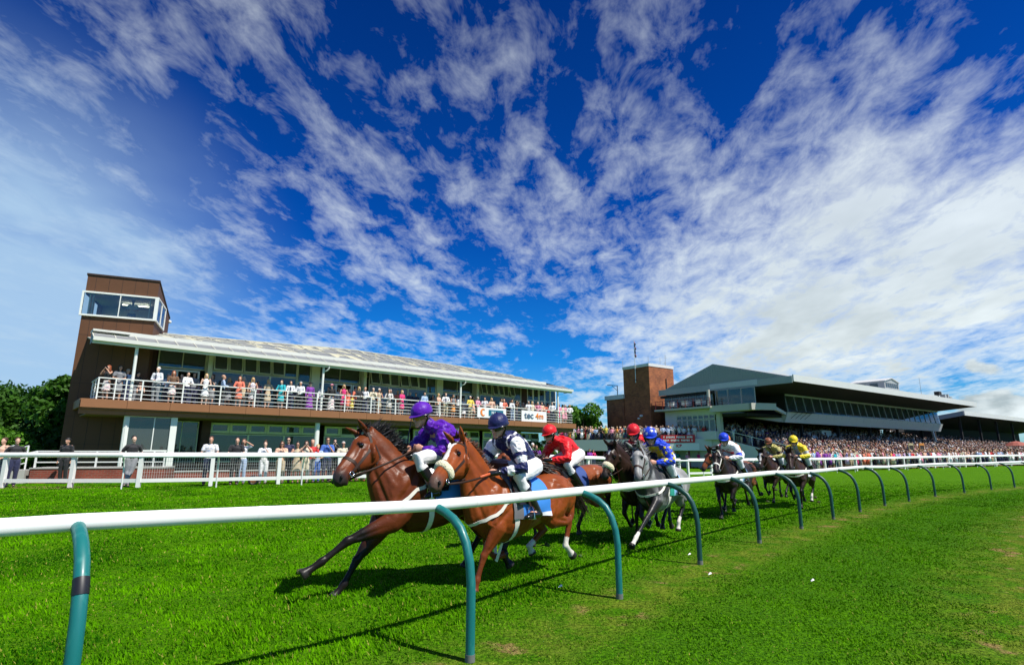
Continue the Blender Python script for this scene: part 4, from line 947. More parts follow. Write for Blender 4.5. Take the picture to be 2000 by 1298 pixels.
# raised viewing terrace in front of the brick tower
VT0, VT1, VT2 = Vector((3.6,69.5,0)), Vector((12.9,64.6,0)), Vector((21.6,61.9,0))
vt = empty('viewing_terrace', VT1, label='raised white fronted viewing terrace packed with people below the brick tower', cat='terrace')
def vter(m):
    for a, b in ((VT0,VT1),(VT1,VT2)):
        a = a-VT1; b = b-VT1; d = (b-a).normalized(); n = Vector((-d.y,d.x,0)); 
        m.prism([a+Vector((0,0,1.75)), b+Vector((0,0,1.75)), b+Vector((0,0,3.0)), a+Vector((0,0,3.0))], n*.3)
put('parapet', M_wclad, vt, vter)
def vfl(m):
    for a, b in ((VT0,VT1),(VT1,VT2)):
        a = a-VT1; b = b-VT1; d = (b-a).normalized(); n = Vector((-d.y,d.x,0)); m.prism([a+n*.3+Vector((0,0,2.5)), b+n*.3+Vector((0,0,2.5)), b+n*7+Vector((0,0,2.5)), a+n*7+Vector((0,0,2.5))], (0,0,.25))
put('floor', M_step, vt, vfl)
def vbk(m):
    for a, b in ((VT0,VT1),(VT1,VT2)):
        a = a-VT1; b = b-VT1; d = (b-a).normalized(); n = Vector((-d.y,d.x,0)); m.prism([a+n*4+Vector((0,0,0)), b+n*4, b+n*4+Vector((0,0,2.5)), a+n*4+Vector((0,0,2.5))], n*.2)
put('rear_wall', M_brickd, vt, vbk)
for k in range(8):
    p = (VT0 if k < 4 else VT1)+((VT1-VT0) if k < 4 else (VT2-VT1))*((k%4)/4)-VT1; put('post', M_redm, vt, lambda m: m.box(p.x-.08,p.x+.08,p.y+.5,p.y+.66,0,2.5))
d_ = (VT2-VT1).normalized(); rb = empty('red_banner', VT1+d_*3.7+Vector((.03,-.12,2.62)), math.atan2(d_.y,d_.x), label='red banner with two lines of small white lettering on the viewing terrace', cat='banner')
put('sheet', M_redb, rb, lambda m: m.box(0,3.6,-.05,0,0,.82)); [put('lettering', M_signw, rb, lambda m: [m.box(.28+i*.155, .28+i*.155+.115, -.056, -.05, z+.03*((i*7)%3==0), z+.20) for i in range(20) if (i+int(z*10))%7 != 5]) for z in (.13,.48)]
pn = empty('advert_panel', VT1+d_*4.1+Vector((.03,-.10,1.75)), math.atan2(d_.y,d_.x), label='white advertising panel with red letters below the red banner', cat='sign'); put('panel', M_signw, pn, lambda m: m.box(0,3.6,-.04,0,.02,.80)); text_mesh('lettering', 'ICB', .40, M_redb, pn, (1.5,-.045,.5), 0, bold=.02)
put('stair_block', M_wclad, gs, lambda m: m.box(E0-.6, E0-.02, 3.5, 7.2, 2.9, 3.78))
# parasol and frames in the crowd at the right
up_ = empty('parasol', Vector((60.2,68.5,.2)), label='dusty red parasol open above the crowd at the far right', cat='parasol')
put('canopy', mat('faded_red_canvas',(.36,.10,.07),rough=.8), up_, lambda m: [m.add([(1.15*math.cos(a),1.15*math.sin(a),2.15),(1.15*math.cos(b),1.15*math.sin(b),2.15),(.75*math.cos(b),.75*math.sin(b),2.52),(.75*math.cos(a),.75*math.sin(a),2.52),(0,0,2.7)], [(0,1,2,3),(3,2,4)]) for a,b in [(k*math.pi/6,(k+1)*math.pi/6) for k in range(12)]])
put('pole', M_gband, up_, lambda m: m.loft([(0,0,0),(0,0,2.85)], .03, n=8))
for i,(px,c_,lb) in enumerate(((1779,(.40,.36,.2),'pale empty odds board frame standing in the crowd'),(1800,(.55,.22,.03),'orange topped board frame standing in the crowd'))):
    q = ray(px, 872); pz = Vector((0,0,CAMH))+q*(66/ q.y); fr_ = empty('board_frame', Vector((pz.x,pz.y,.3)), SA, label=lb, cat='frame'); M_ = mat('frame_paint',c_); put('frame', M_, fr_, lambda m: (m.box(-.7,-.6,-.04,.04,0,2.3), m.box(.6,.7,-.04,.04,0,2.3), m.box(-.6,.6,-.05,.05,2.05,2.3))); put('board', M_dark, fr_, lambda m: m.box(-.6,.6,-.01,.01,1.2,2.05))
# hill line far away
def hills(m):
    n = 60; rs = random.Random(5)
    for i in range(n):
        a0 = -300+i*20
    xs = [-500+1100*i/n for i in range(n+1)]; hs = [2.0+2.0*math.sin(i*.5)+rs.random()*1.4 for i in range(n+1)]
    for i in range(n): m.quad((xs[i],420,-1),(xs[i+1],420,-1),(xs[i+1],450,hs[i+1]),(xs[i],450,hs[i])); m.quad((xs[i],450,hs[i]),(xs[i+1],450,hs[i+1]),(xs[i+1],520,-1),(xs[i],520,-1))
put('hills', mat('far_woodland',(.02,.05,.02),rough=.9,var=.4,scale=.05), None, hills, kind='structure')
# ================================================================ people
M_cloth = objcol_mat('garment'); M_print = objcol_mat('printed_garment', pattern=16); M_skino = objcol_mat('skin_tone', rough=.5, sheen=0); M_hairo = objcol_mat('hair', rough=.6, sheen=0)
SKINS = [(.56,.30,.20,1),(.62,.36,.25,1),(.50,.26,.17,1),(.66,.42,.31,1)]
HAIR = dict(black=(.012,.010,.010,1), brown=(.07,.032,.015,1), blonde=(.52,.36,.14,1), grey=(.42,.41,.40,1), white=(.75,.73,.70,1), red=(.30,.07,.02,1), bald=(.56,.32,.22,1))
COL = dict(white=(.80,.80,.82,1), cream=(.70,.62,.46,1), paleblue=(.40,.52,.74,1), blue=(.05,.14,.50,1), navy=(.015,.02,.07,1), black=(.012,.012,.015,1), grey=(.22,.23,.25,1), red=(.62,.03,.03,1), coral=(.80,.20,.12,1), orange=(.80,.30,.05,1), pink=(.80,.30,.42,1), hotpink=(.80,.03,.20,1), purple=(.24,.04,.36,1), turquoise=(.02,.48,.55,1), yellow=(.85,.66,.10,1), beige=(.52,.42,.28,1), brown=(.16,.08,.04,1), green=(.08,.30,.10,1), lilac=(.55,.40,.66,1), peach=(.80,.48,.34,1))
CN = dict(paleblue='pale blue', hotpink='hot pink')
def arm_pose(kind, q):
    """shoulder, elbow, hand for side q; the figure faces -y"""
    sh = Vector((.185*q, 0, 1.43))
    if kind == 'rest': return sh, Vector((.27*q,-.06,1.17)), Vector((.10*q,-.30,1.12))
    if kind == 'clasp': return sh, Vector((.26*q,-.02,1.15)), Vector((.04*q,-.24,1.10))
    if kind == 'down': return sh, Vector((.235*q,.03,1.13)), Vector((.25*q,-.04,.86))
    if kind == 'cam': return sh, Vector((.27*q,-.16,1.30)), Vector((.05*q,-.20,1.58))
    if kind == 'chin': return (sh, Vector((.24*q,-.14,1.16)), Vector((.05*q,-.17,1.44))) if q > 0 else (sh, Vector((.26*q,-.06,1.15)), Vector((-.05,-.26,1.13)))
    if kind == 'shade': return (sh, Vector((.36*q,-.10,1.50)), Vector((.10*q,-.16,1.66))) if q > 0 else (sh, Vector((.25*q,0,1.14)), Vector((.12*q,-.20,1.0)))
    if kind == 'lean': return sh+Vector((0,-.03,-.04)), Vector((.31*q,.10,1.17)), Vector((.36*q,-.16,1.14))
def T_body(pose, w=1.0, lean=0.0, cross=False):
    B = MB(); L = lambda y: Vector((0, y, 0))
    B.limb([(0,.0,.96),(0,.01,1.15),(0,.0,1.36),(0,.0,1.44)], [.13*w,.115*w,.15*w,.08], [.09,.085,.10,.06], lat=(1,0,0), n=12)
    B.limb([(0,.01,1.46),(0,-.01,1.56)], [.052,.048]); B.ell((0,-.015,1.645), .076,.092,.118, n=14, k=10); B.limb([(0,-.098,1.655),(0,-.124,1.622)], [.010,.016], n=6); B.limb([(-.04,-.088,1.672),(0,-.098,1.668),(.04,-.088,1.672)], [.008,.010,.008], n=6); B.limb([(-.018,-.098,1.588),(.018,-.098,1.588)], [.008,.008], n=6); B.ell((0,-.07,1.565), .04,.04,.035)
    for q in (1,-1):
        a,b,c = arm_pose(pose, q); B.limb([a,lerp2(a,b,.5),b,lerp2(b,c,.5),c], [.055,.046,.040,.036,.026], n=8)
        d = (c-b).normalized(); B.limb([c, c+d*.09], [.035,.036], [.018,.016]); B.limb([c+d*.03, c+d*.07+Vector((-q*.03,0,.02))], [.012,.010], n=6)
        fx = .10*q; k = Vector((fx,-.02,.50)); f = Vector((fx*1.05,.03,.09))
        if cross and q > 0: k = Vector((.02,-.10,.52)); f = Vector((-.16,-.22,.10))
        if cross and q < 0: k = Vector((-.10,-.04,.52)); f = Vector((-.05,-.25,.10))
        B.limb([(fx*.9,0,.93),(lerp2((fx*.9,0,.93),k,.5)),k,lerp2(k,f,.35),f], [.092*w,.080*w,.058,.054,.040], n=9); B.limb([f+Vector((0,.02,-.05)), f+Vector((0,-.13,-.06))], [.040,.040], [.035,.026])
    return B
def lerp2(a, b, t): return Vector(a)*(1-t)+Vector(b)*t
def T_top(pose, sleeve, w=1.0, loose=1.0, hem=.90):
    B = MB(); B.limb([(0,.0,hem+.07),(0,.01,1.12),(0,.0,1.36),(0,.0,1.43)], [.155*w*loose,.14*w*loose,.172*w,.10], [.115*loose,.11*loose,.118,.075], lat=(1,0,0), n=14)
    for q in (1,-1):
        a,b,c = arm_pose(pose, q)
        if sleeve == 'long': B.limb([lerp2((0,0,1.42),a,.7),a,lerp2(a,b,.5),b,lerp2(b,c,.5),lerp2(b,c,.86)], [.07,.07,.062,.056,.048,.040], n=9)
        elif sleeve == 'short': B.limb([lerp2((0,0,1.42),a,.7),a,lerp2(a,b,.62)], [.07,.072,.068], n=9)
    return B
def T_bottom(kind, w=1.0, cross=False):
    B = MB()
    if kind == 'trousers':
        B.limb([(0,.0,.93),(0,.0,1.02)], [.155*w,.148*w], [.115,.11], lat=(1,0,0), n=12)
        for q in (1,-1):
            fx = .10*q; k = Vector((fx,-.02,.50)); f = Vector((fx*1.05,.03,.10))
            if cross and q > 0: k = Vector((.02,-.10,.52)); f = Vector((-.16,-.22,.12))
            if cross and q < 0: k = Vector((-.10,-.04,.52)); f = Vector((-.05,-.25,.12))
            B.limb([(fx*.85,0,.92),lerp2((fx*.85,0,.92),k,.5),k,lerp2(k,f,.5),f], [.105*w,.094*w,.075,.070,.066], n=10)
    else:
        h = .50 if kind == 'skirt' else .14
        B.loft([(0,0,1.08),(0,0,.98),(0,.0,.84),(0,0,(h+.84)/2),(0,0,h)], [.12,.15,.18,.19 if h > .4 else .2,.21 if h > .4 else .25], [.09,.115,.14,.15,.17 if h > .4 else .2], lat=(1,0,0), n=16)
    return B
def T_hair(style):
    B = MB()
    if style == 'short': B.ell((0,.022,1.700), .089,.104,.088, n=14, k=8)
    elif style == 'long':
        B.ell((0,.022,1.695), .094,.106,.096, n=14, k=8); B.limb([(0,.055,1.66),(0,.07,1.52),(0,.065,1.40)], [.085,.088,.06], [.055,.05,.035], lat=(1,0,0))
        for q in (1,-1): B.limb([(.075*q,.0,1.66),(.085*q,-.01,1.50)], [.03,.025])
    elif style == 'bun': B.ell((0,.022,1.698), .089,.104,.09, n=14, k=8); B.ell((0,.05,1.79), .045,.045,.04)
    elif style == 'cap': B.ell((0,.005,1.70), .088,.102,.075, n=14, k=8); B.box(-.07,.07,-.17,-.07,1.69,1.702)
    elif style == 'hat': B.ell((0,.01,1.73), .10,.11,.075, n=14, k=8); B.loft([(0,0,1.715),(0,0,1.73)], [.19,.18], [.19,.18], lat=(1,0,0), n=18)
    return B
_cache = {}
def tm(key, fn, M, vox=.02):
    if key not in _cache:
        me = fn().mesh(key[0]); me = remesh(me, vox, 2) if vox else me; me.materials.append(M); _cache[key] = me
    return _cache[key]
def person(loc, rz, label, pose='rest', top='white', bottom='navy', low='trousers', sleeve='long', hair='brown', style='short', w=1.0, h=1.75, skin=0, pat=0, group=None, vox=.02, extra=None, cross=False, shoes='black', noun='person'):
    r = empty('person', loc, rz, label=label, cat='person', group=group); r.scale = (h/1.77,)*3
    def part(n, me, col): o = obj(n, me, r); o.color = col; return o
    part('body', tm(('body',pose,w,cross), lambda: T_body(pose, w, 0, cross), M_skino, vox), SKINS[skin%4])
    P = M_print if pat else M_cloth
    if low in ('skirt','gown'):
        def dress():
            B = T_top(pose, sleeve, w*.93, .93); b2 = T_bottom(low, w); B.add(b2.v, b2.f); return B
        if top == bottom: part('dress', tm(('dress',pose,sleeve,low,w,pat), dress, P, vox), COL[top])
        else: part('top', tm(('top',pose,sleeve,w,0), lambda: T_top(pose, sleeve, w*.95), M_cloth, vox), COL[top]); part('skirt', tm(('skirt',low,w,pat), lambda: T_bottom(low, w), P, vox), COL[bottom])
    else:
        part('top', tm(('top',pose,sleeve,w,pat), lambda: T_top(pose, sleeve, w), P, vox), COL[top]); part('trousers', tm(('trousers',w,cross), lambda: T_bottom('trousers', w, cross), M_cloth, vox), COL[bottom])
    part('cap' if style == 'cap' else 'hat' if style == 'hat' else 'hair', tm(('hair',style), lambda: T_hair(style), M_hairo, vox*.8), HAIR[hair] if style != 'hat' else COL[extra or 'pink'])
    def sh():
        B = MB()
        for q in (1,-1):
            f = Vector((.105*q,.03,.03))
            if cross: f = Vector((-.16,-.22,.04)) if q > 0 else Vector((-.05,-.25,.04))
            B.limb([f+Vector((0,.03,0)), f+Vector((0,-.14,-.005))], [.046,.044], [.042,.030])
        return B
    part('shoes', tm(('shoes',cross), sh, M_cloth, vox), COL[shoes])
    if extra == 'tie': part('tie', tm(('tie',), lambda: MB().prism([(-.03,-.128,1.40),(.03,-.128,1.40),(.035,-.135,1.05),(0,-.135,1.0),(-.035,-.135,1.05)], (0,-.012,0)), M_cloth, 0), COL['navy'])
    if extra == 'bag': part('bag', tm(('bag',), lambda: MB().limb([(-.1,-.22,1.0),(.1,-.22,.98)], [.10,.09], [.07,.06]), M_cloth, 0), COL['white'])
    if extra == 'glasses' or pose == 'cam': part('camera' if pose == 'cam' else 'sunglasses', tm(('cam' if pose=='cam' else 'sg',), (lambda: MB().box(-.06,.06,-.22,-.11,1.60,1.68)) if pose == 'cam' else (lambda: MB().box(-.068,.068,-.112,-.095,1.645,1.675)), M_blackp, 0), (.01,.01,.01,1))
    return r
M_blackp = mat('black_plastic', (.012,.012,.014), rough=.3)
ORD = lambda n: '%d%s' % (n, 'th' if 10 <= n%100 <= 20 else {1:'st',2:'nd',3:'rd'}.get(n%10,'th'))
dpa = Vector((math.cos(PA), math.sin(PA), 0)); npa = Vector((math.sin(PA), -math.cos(PA), 0)); L0 = Vector((-20.523, 26.8745, 0))
GB = 'racegoers along the pavilion balcony rail'
# x in the photograph, look
BAL = [
 (212,dict(pose='cam',sleeve='none',top='black',bottom='pink',low='skirt',pat=1,hair='red',style='long'),'woman raising a camera, leftmost on the balcony, in black top and pink print skirt'),
 (249,dict(pose='down',top='paleblue',hair='grey',extra='tie',back=.9),'grey haired man in pale blue shirt and tie left of the first balcony column'),
 (277,dict(pose='down',top='peach',bottom='black',h=1.2,hair='brown',back=.8),'small figure in peach top low behind the rail right of the first balcony column'),
 (305,dict(pose='clasp',top='white',bottom='grey',hair='white',extra='tie',w=1.15,h=1.88),'tall white haired man in white shirt and blue tie near the balcony left end'),
 (335,dict(pose='clasp',top='brown',bottom='pink',low='skirt',pat=1,sleeve='short',hair='red',style='long'),'woman with long auburn hair in brown top and print skirt'),
 (362,dict(pose='rest',top='white',bottom='navy',hair='black'),'dark haired man in white shirt between the auburn haired woman and the floral dress'),
 (381,dict(pose='down',top='navy',bottom='navy',hair='brown',h=1.25,back=.7),'small child in navy half hidden behind the rail left of the floral dress'),
 (396,dict(pose='clasp',top='white',bottom='white',low='skirt',pat=0,sleeve='none',hair='blonde',style='long',skin=3),'blonde woman in short pale dress beside the first cream pillar'),
 (429,dict(pose='rest',top='paleblue',bottom='black',hair='bald',turn=.9),'bald man in pale blue shirt turned side on along the rail'),
 (460,dict(pose='rest',top='coral',bottom='coral',low='skirt',sleeve='long',hair='red',style='long'),'red haired woman in coral jacket and dress'),
 (485,dict(pose='rest',top='purple',bottom='purple',low='skirt',pat=1,sleeve='none',hair='blonde',style='long',extra='bag',w=1.1),'blonde woman in purple print dress holding a white bag'),
 (541,dict(pose='rest',top='turquoise',bottom='turquoise',low='skirt',hair='brown',style='short'),'woman in bright turquoise dress'),
 (558,dict(pose='clasp',top='white',bottom='navy',hair='black',extra='tie'),'dark haired man in white shirt and blue tie just right of the turquoise dress'),
 (572,dict(pose='down',top='grey',bottom='black',hair='brown',back=.8),'man in grey standing behind, between two white shirts left of the second column'),
 (590,dict(pose='rest',top='white',bottom='black',hair='grey',w=1.12),'older man in white shirt leaning on the rail with clasped hands'),
 (608,dict(pose='down',top='purple',bottom='purple',low='gown',hair='black',style='hat',extra='black'),'woman in long dark purple dress and black hat left of the second column'),
 (629,dict(pose='down',top='white',bottom='navy',hair='brown',back=.6),'man in white shirt half hidden by the second balcony column'),
 (648,dict(pose='clasp',top='black',bottom='pink',low='gown',pat=1,hair='brown',style='hat',extra='pink'),'woman in pink hat, black jacket and floral dress right of the second column'),
 (671,dict(pose='rest',top='hotpink',bottom='hotpink',low='skirt',sleeve='none',hair='blonde',style='long',h=1.8),'blonde woman in strong pink dress left of the girl in yellow'),
 (680,dict(pose='down',top='coral',bottom='coral',low='skirt',hair='brown',style='long',back=.6,h=1.65),'woman in coral standing just behind the pink dress'),
 (686,dict(pose='down',top='yellow',bottom='yellow',low='skirt',sleeve='none',hair='blonde',style='long',h=1.15),'small girl in yellow dress at the balcony rail'),
 (698,dict(pose='rest',top='black',bottom='black',hair='blonde',style='long'),'blonde woman in black beside the girl in yellow'),
 (709,dict(pose='rest',top='white',bottom='navy',hair='bald'),'balding man in white shirt bending over the rail right of the blonde in black'),
 (724,dict(pose='chin',top='cream',bottom='grey',hair='grey'),'grey haired man in cream shirt with hand to his chin'),
 (735,dict(pose='rest',top='beige',bottom='beige',low='skirt',sleeve='none',hair='white',style='short'),'white haired woman in beige dress'),
 (754,dict(pose='rest',top='brown',bottom='brown',low='skirt',pat=1,hair='brown',style='long'),'woman with long dark hair in brown print dress'),
 (767,dict(pose='clasp',top='black',bottom='black',hair='grey'),'man in black suit right of the brown print dress'),
 (789,dict(pose='clasp',top='hotpink',bottom='hotpink',low='skirt',sleeve='short',hair='blonde',style='long'),'blonde woman alone in hot pink dress left of the purple jockey'),
 (815,dict(pose='down',top='navy',bottom='navy',hair='brown',back=.8),'man in dark suit standing back behind the purple cap'),
 (831,dict(pose='clasp',top='paleblue',bottom='grey',hair='black'),'dark haired man in pale blue shirt just right of the purple cap'),
 (858,dict(pose='rest',top='peach',bottom='red',low='gown',pat=1,sleeve='short',hair='blonde',style='long'),'blonde woman in peach top and red print gown'),
 (871,dict(pose='rest',top='white',bottom='beige',hair='brown',extra='tie',h=1.84),'man in white shirt, blue tie and beige trousers'),
 (885,dict(pose='clasp',top='grey',bottom='orange',low='skirt',sleeve='none',hair='brown',style='long'),'woman in grey top and orange skirt left of the third column'),
 (893,dict(pose='down',top='white',bottom='black',hair='black',back=.5,h=1.82),'man in white shirt and black trousers behind the orange skirt'),
 (917,dict(pose='rest',top='yellow',bottom='beige',hair='white',style='short'),'white haired woman in mustard top right of the third column'),
 (931,dict(pose='rest',top='pink',bottom='grey',hair='grey'),'grey haired man in pink shirt above the first banner left edge'),
 (944,dict(pose='rest',top='white',bottom='navy',hair='brown',sleeve='short'),'man in short sleeved white shirt above the first banner'),
 (957,dict(pose='rest',top='peach',bottom='peach',low='skirt',sleeve='short',hair='blonde',style='long'),'blonde woman in peach dress above the first banner'),
 (975,dict(pose='clasp',top='white',bottom='black',hair='black',style='bun'),'woman with black hair in white top above the first banner right end'),
 (988,dict(pose='rest',top='coral',bottom='hotpink',low='skirt',hair='red',style='long'),'red haired woman in coral top and magenta skirt between the banners'),
 (1003,dict(pose='clasp',top='white',bottom='paleblue',hair='brown',extra='tie'),'man in white shirt and blue tie between the banners'),
 (1011,dict(pose='cam',top='brown',bottom='navy',hair='black',back=.3),'man raising binoculars left of the brick pillar'),
 (1034,dict(pose='rest',top='white',bottom='grey',hair='grey',sleeve='short'),'grey haired man in white shirt above the second banner left end'),
 (1041,dict(pose='rest',top='cream',bottom='beige',hair='blonde',style='long'),'woman in cream above the second banner'),
 (1051,dict(pose='rest',top='pink',bottom='grey',hair='grey'),'man in pink shirt above the second banner'),
 (1058,dict(pose='clasp',top='peach',bottom='red',hair='brown'),'figure in peach and red above the second banner right end'),
 (1070,dict(pose='down',top='red',bottom='black',hair='brown',back=.6),'figure in red behind the white shirts by the last column'),
 (1077,dict(pose='rest',top='white',bottom='navy',hair='brown',h=1.84),'tall man in white shirt just left of the last balcony column'),
 (1090,dict(pose='clasp',top='pink',bottom='hotpink',low='skirt',hair='red',style='long'),'woman in pink right of the last balcony column'),
 (1097,dict(pose='down',top='cream',bottom='pink',low='skirt',hair='brown',style='long',back=.4),'woman in cream behind the pink dress near the balcony end'),
 (1110,dict(pose='rest',top='white',bottom='black',hair='blonde'),'man in white shirt at the far right corner of the balcony'),
]
for i,(px, k, lb) in enumerate(BAL):
    k = dict(k); b = .42+k.pop('back', 0); turn = k.pop('turn', 0)
    q = meas(px, 790, L0-npa*b, npa); s_ = (q-L0).dot(dpa); p = L0+dpa*s_-npa*b; p.z = 3.995
    rz = math.atan2(-p.x*.4, p.y)*1.0; rz = PA*.75+turn+((i*37)%11-5)*.13
    p += dpa*(((i*53)%13-6)*.035); k.setdefault('skin', i); person(p, rz, lb, group=GB, **k)
# second row on the balcony, standing back
r2 = random.Random(31)
for j, px in enumerate((225,262,322,349,373,410,443,472,500,521,548,582,600,640,660,692,716,744,776,800,845,865,880,905,924,938,950,966,982,996,1022,1047,1064,1083,1104)):
    b = r2.uniform(.85,1.7); q = meas(px, 790, L0-npa*b, npa); s_ = (q-L0).dot(dpa); p = L0+dpa*s_-npa*b; p.z = 3.995; fem = r2.random() < .5
    top = r2.choice(['white','navy','black','cream','pink','peach','grey','coral','paleblue','beige','black','navy']); low = 'skirt' if fem else 'trousers'; hair = r2.choice(['brown','black','blonde','grey','brown'])
    person(p, PA*.75+r2.uniform(-.8,.8), '%s haired %s in %s standing back in the second row, %s along the balcony' % (hair, 'woman' if fem else 'man', CN.get(top, top), ORD(j+1)), pose=r2.choice(['rest','clasp','down','down','chin']), top=top, bottom=top if fem else r2.choice(['navy','black','grey']), low=low, hair=hair, style='long' if fem else 'short', sleeve='short' if fem else 'long', h=r2.uniform(1.62,1.86), skin=j, group='racegoers in the second row of the balcony')
# racegoers leaning on the crowd fence
GF = 'racegoers at the crowd fence below the pavilion'
FEN = [
 (22,.45,dict(pose='lean',top='black',bottom='navy',hair='brown',sleeve='short',w=1.15,turn=.9),'man in black polo shirt and jeans at the left frame edge'),
 (122,2.6,dict(pose='down',top='black',bottom='black',hair='black',style='cap',sleeve='long',w=1.1,h=1.8),'man in black with dark cap standing back behind the fence'),
 (252,.40,dict(pose='lean',top='black',bottom='grey',hair='black',sleeve='short',w=1.18,cross=True,turn=.75,h=1.82),'man in black polo and grey jeans leaning cross legged on the fence'),
 (405,.45,dict(pose='rest',top='paleblue',bottom='navy',hair='brown',sleeve='short',w=1.15,pat=1,h=1.82),'man in pale checked shirt leaning on the fence'),
 (457,.45,dict(pose='rest',top='black',bottom='black',hair='black',sleeve='short',w=1.1,h=1.8),'dark haired man in black shirt reading a racecard on the rail'),
 (470,.85,dict(pose='shade',top='white',bottom='paleblue',hair='brown',style='long',sleeve='short'),'woman in white shading her eyes behind the man in black'),
 (513,.45,dict(pose='chin',top='white',bottom='white',hair='brown',style='bun',sleeve='short',h=1.66),'woman in white top and white trousers with hand to her cheek'),
 (546,.45,dict(pose='chin',top='peach',bottom='beige',hair='brown',style='long',extra='glasses',h=1.66),'woman in peach top and sunglasses left of the man in dark jacket'),
 (558,.9,dict(pose='down',top='navy',bottom='black',hair='black',extra='glasses',h=1.84),'man in dark jacket and sunglasses standing behind the peach top'),
 (577,.45,dict(pose='rest',top='beige',bottom='beige',low='skirt',hair='black',style='bun',sleeve='none',extra='glasses',h=1.64),'woman with black hair bun in beige dress at the fence'),
 (594,.45,dict(pose='cam',top='cream',bottom='cream',hair='brown',style='long',sleeve='none',h=1.68),'woman with long brown hair holding a phone to her face'),
 (606,.5,dict(pose='rest',top='red',bottom='grey',hair='bald',sleeve='short',h=1.74),'balding man in red shirt beside the small blond child'),
 (617,.45,dict(pose='rest',top='paleblue',bottom='blue',hair='blonde',sleeve='short',h=1.55),'blond child in pale blue held up at the rail'),
 (636,.45,dict(pose='chin',top='blue',bottom='navy',hair='brown',sleeve='short',extra='glasses',h=1.84),'man in blue shirt and sunglasses with hand to his chin'),
 (650,.7,dict(pose='cam',top='black',bottom='black',hair='black',h=1.78),'person in black with raised camera right of the blue shirt'),
 (667,.45,dict(pose='rest',top='cream',bottom='beige',hair='grey',sleeve='short',extra='glasses',h=1.68),'grey haired man in cream shirt next to the bay horse face'),
 (-4,.5,dict(pose='rest',top='peach',bottom='navy',hair='brown',sleeve='short'),'person cut by the left frame edge'),
]
FL = [Vector((*p,0)) for p in FENCE]
def on_line(px, LN, back):
    d = ray(px, 930); d.z = 0
    for a, b in zip(LN[:-1], LN[1:]):
        e = b-a; n = Vector((-e.y, e.x, 0)).normalized(); den = d.dot(n)
        if abs(den) < 1e-6: continue
        t = (a+n*back).dot(n)/den; p = d*t
        u = (p-(a+n*back)).dot(e)/e.length_squared
        if t > 0 and -.02 <= u <= 1.02: return p, math.atan2(e.y, e.x)
    return None, 0
for i,(px, b, k, lb) in enumerate(FEN):
    k = dict(k); turn = k.pop('turn', 0); p, a = on_line(px, FL, b+.12)
    if p is None: continue
    p.z = g1(p.x, p.y); k.setdefault('skin', i*3+1); person(p, a*.6+turn, lb, group=GF, vox=.016, **k)
person(TL_+Vector((math.cos(TA)*2.15-math.sin(TA)*.34, math.sin(TA)*2.15+math.cos(TA)*.34, 7.95)), TA, 'man in pale polo shirt standing inside the tower cabin', pose='rest', top='cream', bottom='grey', sleeve='short', hair='grey', w=1.15, h=1.78)
# ---------------------------------------------------------------- distant spectators: one light figure mesh each
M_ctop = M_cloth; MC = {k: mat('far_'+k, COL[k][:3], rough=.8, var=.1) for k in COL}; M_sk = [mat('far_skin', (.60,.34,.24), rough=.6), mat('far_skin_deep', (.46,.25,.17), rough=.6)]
MH = {k: mat('far_hair_'+k, HAIR[k][:3], rough=.7) for k in HAIR}
def far_figure(top, bottom, hair, pose, slim):
    """slots: 0 top 1 bottom 2 skin 3 hair"""
    B = MB(); w = .92 if slim else 1.08
    B.limb([(0,0,.98),(0,0,1.2),(0,0,1.38),(0,0,1.45)], [.15*w,.15*w,.18*w,.08], [.10,.10,.11,.06], lat=(1,0,0), n=8, m=0)
    for q in (1,-1):
        a,b,c = arm_pose(pose, q); B.limb([a,b,c], [.06,.05,.035], n=5, m=0 if not slim else 2); B.limb([c, c+(c-b).normalized()*.07], [.03,.03], n=5, m=2)
        if not slim: B.limb([(.09*q,0,.92),(.10*q,-.01,.5),(.10*q,.02,.08)], [.10,.07,.06], n=6, m=1)
        else: B.limb([(.08*q,0,.6),(.09*q,.02,.08)], [.055,.04], n=5, m=2)
        B.limb([(.10*q,.03,.05),(.10*q,-.12,.04)], [.045,.04], n=5, m=3)
    if slim: B.loft([(0,0,1.02),(0,0,.8),(0,0,.48)], [.14,.18,.20], [.1,.13,.15], lat=(1,0,0), n=8, m=1)
    B.ell((0,-.012,1.64), .078,.092,.115, n=9, k=7, m=2); B.limb([(0,.01,1.46),(0,0,1.56)], [.05,.05], n=6, m=2)
    B.ell((0,.022,1.700), .090,.106,.088, n=9, k=6, m=3)
    if slim: B.limb([(0,.06,1.66),(0,.07,1.45)], [.08,.06], [.05,.035], lat=(1,0,0), n=6, m=3)
    return B
crs = random.Random(12)
TOPS = ['white']*7+['paleblue']*3+['navy']*4+['black']*5+['grey']*3+['pink']*3+['red']*2+['coral']*2+['cream']*4+['lilac','hotpink','turquoise','yellow','green','orange','peach','peach','beige','purple','blue','brown','peach']
HR = ['brown']*4+['black']*3+['blonde']*3+['grey']*3+['white','red','bald']
_ff = {}
def far_mesh(top, bottom, hair, pose, slim, sk):
    k = (top,bottom,hair,pose,slim,sk)
    if k not in _ff:
        me = far_figure(top,bottom,hair,pose,slim).mesh('spectator', [MC[top], MC[bottom], M_sk[sk], MH[hair]]); me.polygons.foreach_set('use_smooth',[True]*len(me.polygons)); _ff[k] = me
    return _ff[k]
ORD = lambda n: '%d%s' % (n, 'th' if 10 <= n%100 <= 20 else {1:'st',2:'nd',3:'rd'}.get(n%10,'th'))
